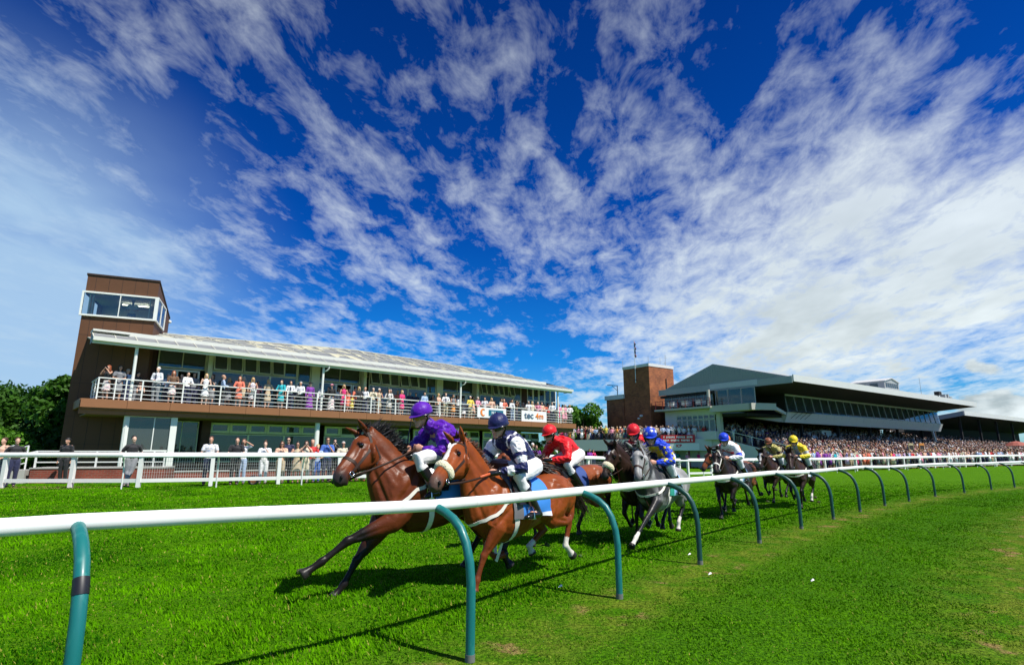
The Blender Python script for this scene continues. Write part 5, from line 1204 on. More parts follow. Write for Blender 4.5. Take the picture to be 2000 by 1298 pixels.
def pick(shade=False):  # shade: darker clothes, hair and skin, putting the stand's shade into the colours
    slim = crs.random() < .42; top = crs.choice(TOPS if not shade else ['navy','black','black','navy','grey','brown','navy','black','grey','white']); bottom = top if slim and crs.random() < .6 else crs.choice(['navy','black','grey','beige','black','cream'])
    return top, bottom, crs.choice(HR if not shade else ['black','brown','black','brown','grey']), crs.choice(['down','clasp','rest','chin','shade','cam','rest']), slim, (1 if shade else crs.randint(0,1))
def far_person(p, rz, label, group, spec=None):
    top,bottom,hair,pose,slim,sk = spec or pick(); o = obj('person', far_mesh(top,bottom,hair,pose,slim,sk)); o.location = p; o.rotation_euler = (0,0,rz); s = crs.uniform(.93,1.06); o.scale = (s,s,s)
    tn = CN.get(top, top); hn = 'bald' if hair == 'bald' else hair+' haired'
    props(o, label='%s %s in %s %s, %s' % (hn, 'woman' if slim else 'man', tn, 'dress' if slim and top == bottom else 'top', label), cat='person', group=group); return o
NI = 0
for si,(a,b) in enumerate(((VT0,VT1),(VT1,VT2))):
    d = (b-a).normalized(); n = Vector((-d.y,d.x,0)); L = (b-a).length
    for row in range(3):
        x = .25+row*.2; c = 0
        while x < L-.2:
            if not (si == 1 and x > 9.0): 
                c += 1; p = a+d*x+n*(.55+row*.7)+Vector((crs.uniform(-.08,.08), crs.uniform(-.1,.1), 2.75))
                far_person(p, math.atan2(d.y,d.x)*.5+crs.uniform(-.4,.4), '%s in row %s, %s viewing terrace' % (ORD(c), ('one','two','three')[row], ('left','right')[si]), 'racegoers on the raised viewing terrace'); NI += 1
            x += crs.uniform(.42,.72)
for j,px in enumerate([1122,1131,1138,1153,1160,1196,1203,1296,1304,1318,1326,1335,1345,1352,1360,1368,1378]):
    p, a = on_line(px, FL, 15+2.5*(j%3)); 
    if p is not None: p.z = g1(p.x,p.y); far_person(p, a*.5, '%s from left under the viewing terrace' % ORD(j+1), 'racegoers on the ground below the viewing terrace'); NI += 1
# crowd in front of and inside the grandstand
cand = []
def stand_xy(s, t): return SO+ex*s+ey*t
fl2 = np.array([[p.x,p.y] for p in FL[6:]])
def fence_t(s):
    best = None
    for a,b in zip(FL[6:-1], FL[7:]):
        sa,ta = (a-SO).dot(ex),(a-SO).dot(ey); sb,tb = (b-SO).dot(ex),(b-SO).dot(ey)
        if sa <= s <= sb: return ta+(tb-ta)*(s-sa)/(sb-sa)
    return -12
s_ = -13.
while s_ < 88:
    tf = fence_t(s_)+.45; t = tf
    while t < -6.6:
        if crs.random() < .93: p = stand_xy(s_+crs.uniform(-.2,.2), t+crs.uniform(-.12,.12)); p.z = max(0, g1(p.x,p.y)); cand.append((p, 0 if t < tf+.5 else 1))
        t += .62+(.06*(t-tf))
    s_ += crs.uniform(.42,.60)
for i in range(15):
    s_ = E0+.7
    while s_ < 88:
        den = .88 if i < 6 else .62
        if crs.random() < den and not (12 < s_ < 15.5 and 8 <= i <= 10):
            p = stand_xy(s_+crs.uniform(-.15,.15), -6.4+i*.92+.45); p.z = .25+i*(.235 if s_ < 46 else .2); cand.append((p, 2+i))
        s_ += crs.uniform(.46,.66)
cand.sort(key=lambda c: c[0].y+ (3 if c[1] > 1 else 0) + (0 if c[1] != 1 else 1.5))
for j,px in enumerate((690,702,716,733,748,760,778,1000,1022,1041,1048,1110,1117)):
    p, a = on_line(px, FL, .5+.35*(j%2))
    if p is not None: p.z = g1(p.x,p.y); far_person(p, a*.5+crs.uniform(-.3,.3), '%s along the fence behind the leading horses' % ORD(j+1), 'racegoers at the fence behind the leading horses'); NI += 1
rem = 296-len(BAL)-35-len(FEN)-1-NI
bx = {}
for p, r in cand[:rem]:
    key = ('front row','middle rows','first step','second step')[min(r,3)]; bx[key] = bx.get(key, 0)+1
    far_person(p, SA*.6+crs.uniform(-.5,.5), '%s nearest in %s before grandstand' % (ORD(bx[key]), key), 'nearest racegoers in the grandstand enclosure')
# everyone further off reads as one mass
rest = cand[rem:]; lib = []
mats_ = list(dict.fromkeys([MC[k] for k in COL]+M_sk+[MH[k] for k in HAIR])); midx = {m.name: i for i, m in enumerate(mats_)}
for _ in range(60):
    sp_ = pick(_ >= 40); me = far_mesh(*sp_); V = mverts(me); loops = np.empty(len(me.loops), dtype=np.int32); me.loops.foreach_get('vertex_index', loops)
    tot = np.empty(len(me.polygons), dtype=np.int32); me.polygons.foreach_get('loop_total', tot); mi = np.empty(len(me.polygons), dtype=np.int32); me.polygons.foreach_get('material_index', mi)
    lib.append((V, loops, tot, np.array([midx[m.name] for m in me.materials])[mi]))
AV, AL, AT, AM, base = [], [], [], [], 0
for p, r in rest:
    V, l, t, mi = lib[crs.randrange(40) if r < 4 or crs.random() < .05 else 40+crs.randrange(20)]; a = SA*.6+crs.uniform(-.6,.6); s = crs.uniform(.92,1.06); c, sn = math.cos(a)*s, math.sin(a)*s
    W_ = np.stack([V[:,0]*c-V[:,1]*sn+p.x, V[:,0]*sn+V[:,1]*c+p.y, V[:,2]*s+p.z], -1); AV.append(W_); AL.append(l+base); AT.append(t); AM.append(mi); base += len(V)
AV = np.concatenate(AV); AL = np.concatenate(AL); AT = np.concatenate(AT); AM = np.concatenate(AM)
me = bpy.data.meshes.new('crowd'); me.vertices.add(len(AV)); me.vertices.foreach_set('co', AV.astype(np.float32).ravel()); me.loops.add(len(AL)); me.loops.foreach_set('vertex_index', AL.astype(np.int32)); me.polygons.add(len(AT))
me.polygons.foreach_set('loop_start', np.concatenate([[0], np.cumsum(AT)[:-1]]).astype(np.int32)); me.polygons.foreach_set('loop_total', AT.astype(np.int32)); me.update(calc_edges=True)
for m_ in mats_: me.materials.append(m_)
me.polygons.foreach_set('material_index', AM.astype(np.int32)); me.update()
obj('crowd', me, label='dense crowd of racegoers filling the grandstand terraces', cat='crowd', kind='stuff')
print('people', NI, rem, len(rest))
# ================================================================ horses and jockeys
def coat_mat():
    m, nt, b = new_mat('horse_coat'); b.inputs['Roughness'].default_value = .38; b.inputs['Specular IOR Level'].default_value = .20
    b.inputs['Sheen Weight'].default_value = 0; b.inputs['Coat Weight'].default_value = .04; b.inputs['Coat Roughness'].default_value = .25
    at = nt.nodes.new('ShaderNodeAttribute'); at.attribute_name = 'coat'
    tc = nt.nodes.new('ShaderNodeTexCoord')
    n = nt.nodes.new('ShaderNodeTexNoise'); n.inputs['Scale'].default_value = 5; n.inputs['Detail'].default_value = 6; lk(nt, tc.outputs['Object'], n.inputs['Vector'])
    r = nt.nodes.new('ShaderNodeMapRange'); r.inputs[1].default_value=.3; r.inputs[2].default_value=.7; r.inputs[3].default_value=.72; r.inputs[4].default_value=1.22; lk(nt, n.outputs[0], r.inputs[0])
    v = nt.nodes.new('ShaderNodeVectorMath'); v.operation='SCALE'; lk(nt, at.outputs['Color'], v.inputs[0]); lk(nt, r.outputs[0], v.inputs['Scale']); lk(nt, v.outputs[0], b.inputs['Base Color'])
    # veins, folds and short hair
    mp = nt.nodes.new('ShaderNodeMapping'); mp.inputs['Scale'].default_value=(5,7,7); lk(nt, tc.outputs['Object'], mp.inputs[0])
    n2 = nt.nodes.new('ShaderNodeTexNoise'); n2.inputs['Scale'].default_value = 2.2; n2.inputs['Detail'].default_value = 8; n2.inputs['Roughness'].default_value=.62; n2.inputs['Distortion'].default_value=.6; lk(nt, mp.outputs[0], n2.inputs['Vector'])
    bp = nt.nodes.new('ShaderNodeBump'); bp.inputs['Strength'].default_value=.42; bp.inputs['Distance'].default_value=.014; lk(nt, n2.outputs[0], bp.inputs['Height']); lk(nt, bp.outputs[0], b.inputs['Normal'])
    r2 = nt.nodes.new('ShaderNodeMapRange'); r2.inputs[3].default_value=.25; r2.inputs[4].default_value=.50; lk(nt, n2.outputs[0], r2.inputs[0]); lk(nt, r2.outputs[0], b.inputs['Roughness'])
    return m
M_coat = coat_mat()
def hair_mat(name, c):
    m = mat(name, c, rough=.45, var=.35, scale=40, spec=.4); return m
M_hair = {'black': hair_mat('black_horsehair', (.012,.010,.010)), 'brown': hair_mat('brown_horsehair', (.10,.035,.014)), 'cream': hair_mat('cream_horsehair', (.55,.50,.40)), 'grey': hair_mat('grey_horsehair', (.16,.155,.15)), 'dark': hair_mat('dark_horsehair', (.03,.018,.012))}
M_eye = mat('eye', (.008,.006,.006), rough=.05, spec=.8); M_nostril = mat('nostril', (.012,.008,.008), rough=.9)
M_strap = mat('brown_leather', (.035,.017,.011), rough=.6, spec=.25, var=.2); M_strapw = mat('white_webbing', (.78,.74,.66), rough=.6, var=.08, scale=20); M_blackl = mat('black_leather', (.012,.012,.014), rough=.22, var=.2, coat=.3)
M_orange = mat('orange_rein_grip', (.62,.12,.04), rough=.5); M_metal = mat('steel', (.6,.6,.6), rough=.2, metal=1)
M_fleece = mat('sheepskin', (.80,.74,.50), rough=.95, var=.12, scale=30, bump=1, bscale=60, sheen=.4)
M_skin = mat('skin', (.60,.30,.20), rough=.5, var=.12, scale=9); M_breech = mat('white_breeches', (.80,.80,.80), rough=.5, var=.05, bump=.5, bscale=14, sheen=.2)
def silk(name, c, r=.45): return mat(name, c, rough=r, var=.14, scale=7, bump=1, bscale=9, sheen=.08, spec=.3)
SILK = dict(purple=silk('purple_silk', (.095,.006,.36)), dpurple=silk('dark_purple_silk', (.05,.008,.2)), navy=silk('navy_silk', (.010,.014,.085)), white=silk('white_silk', (.82,.82,.84)), red=silk('red_silk', (.62,.010,.020)),
            red2=silk('bright_red_silk', (.74,.012,.018)), black=silk('black_silk', (.010,.010,.018)), blue=silk('royal_blue_silk', (.012,.055,.60)), yellow=silk('yellow_silk', (.82,.62,.02)), olive=silk('khaki_silk', (.40,.36,.10)),
            dark=silk('dark_brown_silk', (.05,.03,.02)), brown=silk('brown_silk', (.22,.07,.03)), sky=silk('pale_blue_silk', (.30,.45,.68)), orange=silk('orange_silk', (.80,.22,.02)), lgrey=silk('light_grey_silk', (.5,.52,.55)))
CLOTHM = dict(blue=mat('blue_number_cloth', (.035,.22,.66), rough=.65, var=.08), navy=mat('navy_saddle_pad', (.02,.06,.25), rough=.7), grey=mat('grey_saddle_pad', (.14,.14,.15), rough=.8), white=mat('white_number_cloth', (.78,.80,.84), rough=.6), lblue=mat('pale_blue_number_cloth', (.25,.50,.78), rough=.6), green=mat('green_saddle_pad', (.02,.30,.22), rough=.7), yellow=mat('yellow_pad', (.75,.5,.05), rough=.6))

TRUNK = [(-1.405,-.33,.05,.05),(-1.38,-.36,.12,.11),(-1.31,-.35,.21,.20),(-1.17,-.335,.265,.265),(-.97,-.32,.272,.285),(-.75,-.335,.262,.272),(-.52,-.37,.285,.275),(-.30,-.405,.32,.28),(-.10,-.41,.345,.265),(.05,-.385,.365,.235),(.17,-.38,.325,.215),(.28,-.41,.24,.175),(.345,-.43,.14,.11),(.37,-.43,.06,.05)]
HEAD = [(-.05,.02,.05,.045),(0,.035,.098,.068),(.10,.052,.128,.080),(.22,.068,.146,.090),(.34,.062,.135,.084),(.46,.042,.108,.070),(.58,.024,.086,.056),(.70,.014,.074,.050),(.82,.012,.072,.052),(.91,.016,.068,.052),(.98,.022,.052,.046),(1.03,.026,.026,.028)]
def lerp(a, b, t): return Vector(a)*(1-t)+Vector(b)*t

def displace(me, fn):
    V = mverts(me); N = np.empty(len(V)*3, dtype=np.float32); me.vertices.foreach_get('normal', N); N = N.reshape(-1,3)
    D = np.array([fn(Vector(p)) for p in V]); me.vertices.foreach_set('co', (V+N*D[:,None]).astype(np.float32).ravel()); me.update()
class Horse: pass
def make_horse(c):
    s = c.get('s', 1.06); vox = c.get('vox', .014); hs = c.get('hs', 1.12); nkw = c.get('nk', 1.12)
    O = Vector((c['O'][0], c['O'][1], 0)); ang = R(c['ang'])
    h = Vector((math.cos(ang), math.sin(ang), 0)); lft = Vector((-h.y, h.x, 0))
    def pt(p):
        """('px', x, y, lateral) -> measured on the horse's own vertical plane; plain 3-tuples are local metres"""
        if p[0] == 'p':
            q = meas(p[1], p[2], O+lft*p[3], lft)-O
            return Vector((q.dot(h), p[3], q.z))
        return Vector(p)
    W = pt(c['W']); pit = R(c.get('pitch', 0))
    tl = c.get('tl', 1.)
    def T(x, v, z):
        x *= s*tl; z *= s
        return Vector((W.x+x*math.cos(pit)-z*math.sin(pit), W.y+v*s, W.z+x*math.sin(pit)+z*math.cos(pit)))
    legs = {k: [pt(q) for q in c[k]] for k in ('LF','RF','LH','RH')}
    poll = pt(c['poll']); nose = pt(c['nose'])
    B = MB()
    B.loft([T(x,0,z) for x,z,a,b in TRUNK], [b*s for *_,b in TRUNK], [a*s for _,_,a,_ in TRUNK], n=26)
    # withers ridge and croup
    B.limb([T(.10,0,-.12), T(-.05,0,-.06), T(-.25,0,-.11)], [.055*s]*3, [.07*s,.085*s,.07*s])
    B.limb([T(-.85,0,-.14), T(-1.1,0,-.13), T(-1.3,0,-.22)], [.12*s,.13*s,.1*s], [.08*s]*3)
    # neck
    nb0 = T(.02,0,-.36); nb1 = T(.20,0,-.26); ax = (poll-nb1)
    hd = (nose-poll).normalized(); side = Vector((0,1,0)); hl = hd.cross(Vector((0,0,1)));
    hl = (side-hd*side.dot(hd)).normalized()
    jaw = hd.cross(hl); 
    if jaw.z > 0: jaw = -jaw
    pollc = poll+jaw*.04*s
    up = Vector((-.25,0,1)).normalized()
    P = [nb0, nb1, lerp(nb1,pollc,.25)+up*.015*s, lerp(nb1,pollc,.5)+up*.03*s, lerp(nb1,pollc,.75)+up*.03*s, pollc+up*.01*s, pollc+hd*.09*s+jaw*.03*s]
    B.loft(P, [q*s*nkw for q in (.17,.145,.11,.088,.075,.066,.05)], [q*s*nkw for q in (.32,.28,.215,.168,.136,.114,.07)], n=22)
    # windpipe line / neck muscle
    B.limb([lerp(nb1,pollc,.05)+Vector((.12*s,0,-.10*s)), lerp(nb1,pollc,.5)+Vector((.07*s,0,-.10*s)), lerp(nb1,pollc,.9)+Vector((.03*s,0,-.07*s))], [.06*s,.05*s,.04*s], [.09*s,.06*s,.05*s])
    for q in (1,-1):
        B.limb([T(.16,.12*q,-.34), lerp(nb1,pollc,.45)+Vector((0,.055*q*s,-.02)), lerp(nb1,pollc,.92)+Vector((0,.045*q*s,0))], [.05*s,.04*s,.03*s], [.10*s,.07*s,.05*s])
    # head
    L = (nose-poll).length
    hp = lambda t, d=0, l=0: poll+hd*(L*t)+jaw*(d*s*hs)+hl*(l*s*hs)
    B.loft([hp(t/1.0*.985,o) for t,o,a,b in HEAD], [b*s*hs for *_,b in HEAD], [a*s*hs for _,_,a,_ in HEAD], lat=hl, n=20)
    for q in (1,-1):
        B.ell(hp(.24,.10,.052*q), .035*s*hs,.085*s*hs,.085*s*hs, n=10, k=6)          # cheek
        B.ell(hp(.29,-.040,.066*q), .024*s,.026*s,.024*s)                      # orbital ridge
        B.limb([hp(.36,.0,.060*q), hp(.62,.02,.046*q)], [.018*s,.012*s])    # facial crest
        B.ell(hp(.93,.0,.036*q), .028*s,.026*s,.03*s)                       # nostril flare
        # ears
        e0 = hp(-.01,-.05,.045*q); tip = e0+(-jaw*.165-hd*c.get('ear',.035)+hl*.055*q)*s
        B.loft([e0+jaw*.03*s, lerp(e0,tip,.25), lerp(e0,tip,.55), lerp(e0,tip,.85), tip], [.030*s,.036*s,.031*s,.015*s,.006*s], [.024*s,.024*s,.020*s,.012*s,.006*s], lat=hl, n=10)
    B.ell(hp(.90,.075), .030*s,.030*s,.022*s)                                # lower lip / chin
    # legs
    segs = {}
    for k in ('LF','RF'):
        q = 1 if k[0] == 'L' else -1
        el, kn, fe, to = legs[k]; sh = T(.15,.125*q,-.42); sp_ = T(.02, .11*q, -.16)
        d = (kn-el).normalized()
        pts = [sp_, sh, lerp(sh,el,.6), el, lerp(el,kn,.3), lerp(el,kn,.68), lerp(el,kn,.90), kn, lerp(kn,fe,.14), lerp(kn,fe,.5), lerp(kn,fe,.86), fe, lerp(fe,to,.38), lerp(fe,to,.60), lerp(fe,to,.78), to]
        ra = [.06,.085,.085,.072,.060,.046,.038,.041,.033,.025,.027,.035,.029,.034,.046,.054]; rb = [.12,.17,.15,.112,.088,.062,.044,.050,.042,.032,.034,.043,.033,.038,.050,.060]
        B.loft(pts, [a*s for a in ra], [a*s for a in rb], n=14); segs[k] = (el,kn,fe,to)
        B.limb([T(.20,.13*q,-.40), T(.17,.13*q,-.52)], [.06*s,.05*s])
        B.limb([lerp(el,kn,.0)+Vector((.03,0.0,0)), lerp(el,kn,.45)+Vector((.02,0,0))], [.055*s,.035*s])
    for k in ('LH','RH'):
        q = 1 if k[0] == 'L' else -1
        st, ho, fe, to = legs[k]; hip = T(-1.02,.13*q,-.26)
        back = (fe-ho).normalized()*-.035*s
        pts = [T(-1.0,.08*q,-.16), hip, lerp(hip,st,.5), st, lerp(st,ho,.3), lerp(st,ho,.65), lerp(st,ho,.88), ho+back*.6, lerp(ho,fe,.14), lerp(ho,fe,.5), lerp(ho,fe,.86), fe, lerp(fe,to,.38), lerp(fe,to,.60), lerp(fe,to,.78), to]
        ra = [.11,.145,.135,.105,.078,.052,.036,.038,.034,.028,.029,.037,.030,.035,.046,.053]; rb = [.20,.27,.24,.160,.118,.078,.056,.058,.048,.036,.037,.044,.034,.038,.050,.058]
        B.loft(pts, [a*s for a in ra], [a*s for a in rb], n=14); segs[k] = (st,ho,fe,to)
        B.limb([T(-1.26,.10*q,-.32), lerp(T(-1.28,.12*q,-.55),ho,.35)], [.09*s,.05*s], [.11*s,.06*s])
    # dock
    B.limb([T(-1.33,0,-.17), T(-1.45,0,-.16)], [.045*s,.03*s])
    me = remesh(B.mesh('x'), vox*s, 3)
    V = mverts(me)
    # ---- muscle lines: shallow grooves and ridges pressed into the skin
    NR = np.empty(len(V)*3, dtype=np.float32); me.vertices.foreach_get('normal', NR); NR = NR.reshape(-1,3); D = np.zeros(len(V))
    def press(pl, depth, w):
        pl = [np.array(p) for p in pl]; best = np.full(len(V), 9.)
        for a, b in zip(pl[:-1], pl[1:]):
            d = b-a; t = np.clip((V-a)@d/(d@d), 0, 1); best = np.minimum(best, np.linalg.norm(V-(a+t[:,None]*d), axis=1))
        D[:] += -depth*s*np.exp(-(best/(w*s))**2)
    for q in (1,-1):
        X = lambda x, v, z: T(x, v*q, z); nk_ = lambda t, dn, v: lerp(nb1,pollc,t)+Vector((.10*dn,0,-.16*dn))*s+Vector((0,v*q*s,0))
        press([X(.0,.12,-.08), X(.12,.19,-.26), X(.24,.22,-.40), X(.27,.20,-.50)], .022, .028)
        press([X(-.14,.2,-.14), X(-.12,.26,-.34), X(-.05,.27,-.56), X(.0,.24,-.68)], .024, .032)
        press([X(-.04,.22,-.34), X(.12,.24,-.46), X(.22,.20,-.52)], .014, .022); press([X(-.04,.20,-.10), X(.08,.23,-.30), X(.17,.23,-.42)], -.014, .022)
        press([nk_(0.02,1.25,.16), nk_(.4,1.0,.12), nk_(.92,.75,.10)], .016, .024); press([nk_(.1,-.5,.14), nk_(.5,-.2,.11), nk_(.9,.1,.09)], .010, .026); press([nk_(.15,.35,.18), nk_(.5,.35,.13), nk_(.85,.35,.10)], -.010, .03)
        press([X(-.88,.18,-.12), X(-.86,.27,-.34), X(-.72,.26,-.56)], .022, .035); press([X(-1.16,.20,-.16), X(-1.16,.27,-.40), X(-1.10,.25,-.60)], .018, .03); press([X(-1.02,.25,-.14), X(-1.0,.29,-.42)], -.012, .05)
        for i in range(9): x = -.20-.065*i; press([X(x,.26,-.22), X(x-.03,.30,-.42), X(x-.02,.24,-.60)], .0045, .012)
        el_, kn_ = legs['LF' if q == 1 else 'RF'][:2]; sd_ = Vector((0,.05*q*s,0)); press([lerp(el_,kn_,.1)+sd_, lerp(el_,kn_,.8)+sd_*.8], .010, .014); press([lerp(el_,kn_,.15)+Vector((.05,.02*q,0))*s, lerp(el_,kn_,.6)+Vector((.03,.02*q,0))*s], -.010, .02)
        st_, ho_ = legs['LH' if q == 1 else 'RH'][:2]; press([lerp(st_,ho_,.1)+sd_*1.4, lerp(st_,ho_,.75)+sd_], .012, .016)
        for kk in ('F','H'):
            l4 = legs[('L' if q == 1 else 'R')+kk]; d_ = (l4[2]-l4[1]).normalized(); bk = d_.cross(Vector((0,1,0)))*.018*s; press([lerp(l4[1],l4[2],.15)+bk+Vector((0,.025*q*s,0)), lerp(l4[1],l4[2],.85)+bk+Vector((0,.025*q*s,0))], .006, .008)
        press([hp(.34,.03,.08*q), hp(.52,.05,.07*q), hp(.70,.05,.055*q)], .009, .014); press([hp(.33,-.05,.07*q), hp(.5,-.02,.06*q), hp(.8,-.03,.04*q)], .007, .018); press([hp(.12,.02,.09*q), hp(.2,-.02,.085*q)], .010, .02)
        press([hp(.86,.055,.06*q), hp(1.0,.05,.04*q)], .010, .007)
    press([T(.40,0,-.40), T(.36,0,-.52), T(.28,0,-.66), T(.1,0,-.76)], .034, .028)
    V = V+NR*D[:,None]; me.vertices.foreach_set('co', V.astype(np.float32).ravel()); me.update()
    # ---- coat colours
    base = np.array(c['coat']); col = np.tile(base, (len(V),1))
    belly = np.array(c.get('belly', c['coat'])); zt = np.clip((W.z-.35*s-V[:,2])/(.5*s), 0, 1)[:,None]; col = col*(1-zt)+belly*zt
    if c.get('dapple'):
        nn = np.array([noise.noise(Vector(p)*3.2) for p in V]); n2 = np.array([noise.noise(Vector(p)*11) for p in V])
        k = np.clip(.5+.9*nn+.35*n2, 0, 1)[:,None]; dk = np.array(c['dapple'])
        fr = np.clip((V[:,0]-(W.x-1.0*s))/(1.1*s), 0, 1)[:,None]*.75+.12
        hdm = (np.linalg.norm(V-np.array(poll+(nose-poll)*.5), axis=1) < .42*s)[:,None]
        k = np.where(hdm, k*.22, np.clip(k*fr*2.3, 0, .95)); col = col*(1-k)+dk*k
    pc = np.array(c.get('points', (.012,.009,.008)))
    def dseg(a, b):
        a = np.array(a); b = np.array(b); d = b-a; t = np.clip((V-a)@d/(d@d), 0, 1); return np.linalg.norm(V-(a+t[:,None]*d), axis=1), t
    for k,(a,b,f,t_) in segs.items():
        d1,t1 = dseg(a,b); d2,t2 = dseg(b,f); d3,t3 = dseg(f,t_)
        w = np.zeros(len(V)); start = (.45 if k[1] == 'F' else .72)-c.get('pup', 0)
        w = np.where((d1 < .13*s), np.clip((t1-start)/.35, 0, 1), 0)
        w = np.maximum(w, np.where(d2 < .095*s, 1, 0)); w = np.maximum(w, np.where(d3 < .1*s, 1, 0))
        w = w*c.get('pw',{}).get(k, c.get('pw',{}).get('*', 1.))
        col = col*(1-w[:,None])+pc*w[:,None]
        sock = c.get('socks',{}).get(k, 0)
        if sock:
            ws = np.where(d3 < .1*s, 1, 0)*(t3 < .74); ws = np.maximum(ws, np.where((d2 < .08*s)&(t2 > 1-sock), 1, 0))
            col = np.where(ws[:,None] > 0, np.array((.70,.66,.58)), col)
        hf = (d3 < .1*s)&(t3 > .72); col = np.where(hf[:,None], np.array(c.get('hoof', (.03,.027,.025))), col)
    P_ = V-np.array(poll); th = (P_@np.array(hd))/L; jj = P_@np.array(jaw)/s; ll = P_@np.array(hl)/s; onh = (np.linalg.norm(P_, axis=1) < 1.25*L)&(th > -.02)&(np.abs(ll) < .14)
    mz = np.clip((th-.76)/.16, 0, 1)*onh; mc = np.array(c.get('muzzle', (.035,.028,.026))); col = col*(1-mz[:,None])+mc*mz[:,None]
    for q in (1,-1):
        de = np.linalg.norm(V-np.array(hp(.305,-.018,.083*q)), axis=1); we = (np.clip(1.6-de/(.036*s), 0, 1)*.8)[:,None]; col = col*(1-we)+np.array((.02,.012,.01))*we
    if c.get('blaze'):
        t0,t1,wd = c['blaze']; bz = onh&(th > t0)&(th < t1)&(np.abs(ll) < wd*(1+.25*np.sin(th*17)))&(jj < .0); col = np.where(bz[:,None], np.array((.78,.76,.72)), col)
    a = me.color_attributes.new('coat', 'FLOAT_COLOR', 'POINT'); a.data.foreach_set('color', np.concatenate([col, np.ones((len(V),1))], 1).astype(np.float32).ravel())
    me.materials.append(M_coat)
    root = empty('horse', O, ang, label=c['label'], cat='horse')
    body = obj('body', me, root)
    bvh = BVHTree.FromPolygons([Vector(p) for p in V], [tuple(p.vertices) for p in me.polygons])
    H = Horse(); H.__dict__.update(root=root, T=T, W=W, s=s, bvh=bvh, hp=hp, hd=hd, jaw=jaw, hl=hl, O=O, ang=ang, pt=pt, body=body, L=L, c=c)
    # ---- eyes, nostrils
    for q in (1,-1):
        m = MB(); m.ell(hp(.305,-.018,.078*q), .022*s,.022*s,.022*s); m.build('eye', M_eye, root, smooth='all')
        m = MB(); m.ell(hp(.945,.0,.056*q), .014*s,.019*s,.022*s); m.build('nostril', M_nostril, root, smooth='all')
        m = MB(); e0 = hp(-.01,-.05,.045*q); tip = e0+(-jaw*.165-hd*c.get('ear',.035)+hl*.055*q)*s; f_ = (hd*.9+hl*.25*q).normalized()*.017*s
        m.loft([lerp(e0,tip,.2)+f_, lerp(e0,tip,.5)+f_*.95, lerp(e0,tip,.8)+f_*.45], [.012*s,.013*s,.005*s], [.004*s]*3, lat=hl, n=8); m.build('ear_hollow', M_nostril, root, smooth='all')
    # ---- mane
    hm = M_hair[c.get('mane','black')]; m = MB(); r_ = random.Random(c.get('seed',1)); fl = Vector(c.get('flow', (-.9,-.15,.35)))
    crest = [pollc+(-jaw*.07-hd*.03)*s, lerp(nb1,pollc,.75)+up*.155*s, lerp(nb1,pollc,.5)+up*.185*s, lerp(nb1,pollc,.25)+up*.21*s, T(.10,0,-.02)]
    def strand(p, d, ln, w, droop=.25, wob=.2):
        q = [p]; d = d.normalized(); sd = Vector((r_.gauss(0,1), r_.gauss(0,1), r_.gauss(0,1))).normalized()
        for i in range(5):
            d = (d+Vector((r_.gauss(0,wob), r_.gauss(0,wob), r_.gauss(0,wob)-droop*.35))).normalized(); q.append(q[-1]+d*ln/5)
        vs = []; 
        for i,p_ in enumerate(q):
            ww = w*(1-(i/5.)**2*.9); t = d.cross(sd).normalized(); vs += [p_-t*ww, p_+t*ww]
        m.add(vs, [(2*i,2*i+1,2*i+3,2*i+2) for i in range(5)])
    nst = c.get('nmane', 520)
    for i in range(nst):
        t = r_.random()*3.999; k = int(t); p = lerp(crest[k], crest[k+1], t-k)+Vector((0, r_.gauss(0,.012), 0))
        strand(p, fl+up*.55+Vector((r_.gauss(0,.12), r_.gauss(0,.2), r_.gauss(0,.12))), r_.uniform(.08,.20)*s*c.get('mlen',1), .0085*s, wob=.12)
    for i in range(90): strand(hp(-.03,-.07,r_.gauss(0,.025)), hd*.5+Vector((-.5,r_.gauss(0,.3),.6)), r_.uniform(.05,.12)*s, .008*s)
    mo = m.build('mane', hm, root)
    hm = M_hair[c.get('tail','black')]; m = MB(); tb = T(-1.44,0,-.17); tf = Vector(c.get('tflow', (-1,0,.15)))
    for i in range(c.get('ntail', 320)):
        strand(tb+Vector((r_.uniform(-.04,.10), r_.gauss(0,.02), r_.gauss(0,.02)))*s, tf+Vector((r_.gauss(0,.13), r_.gauss(0,.13), r_.gauss(0,.13))), r_.uniform(.4,.78)*s*c.get('tlen',1), .0055*s, droop=c.get('tdroop',.5), wob=.10)
    m.build('tail', hm, root)
    tack(H)
    return H
def hair_free(H): return H
def ribbon(H, pts, w, off, mat_, name, parent, closed=False, th=.004, snap=True):
    """a strap lying on the horse's skin"""
    P = []; N = []
    for p in pts:
        if snap:
            loc, n, i, d = H.bvh.find_nearest(p); P.append(loc+n*off); N.append(n)
        else: P.append(Vector(p)); N.append(Vector((0,0,1)))
    k = len(P); m = MB(); vs = []
    for i in range(k):
        t = (P[(i+1)%k]-P[i-1]) if closed else (P[min(i+1,k-1)]-P[max(i-1,0)])
        t.normalize(); b = t.cross(N[i]).normalized()
        for a_, n_ in ((-1,-1),(1,-1),(1,1),(-1,1)): vs.append(P[i]+b*(a_*w/2)+N[i]*(n_*th/2))
    fs = []
    for i in range(k if closed else k-1):
        j = (i+1)%k
        for q in range(4): fs.append((i*4+q, i*4+(q+1)%4, j*4+(q+1)%4, j*4+q))
    if not closed: fs += [(3,2,1,0), (4*k-4,4*k-3,4*k-2,4*k-1)]
    m.add(vs, fs); return m.build(name, mat_, parent, smooth=True)
def ringpts(H, c, a, b, r, n=28):
    """points where rays towards c meet the skin, in the plane of a and b"""
    out = []
    for i in range(n):
        d = (a*math.cos(2*math.pi*i/n)+b*math.sin(2*math.pi*i/n)).normalized()
        o = c+d*r; loc, nn, idx, dist = H.bvh.ray_cast(o, -d, r)
        if loc is None: loc = c+d*r*.4
        out.append(loc)
    return out
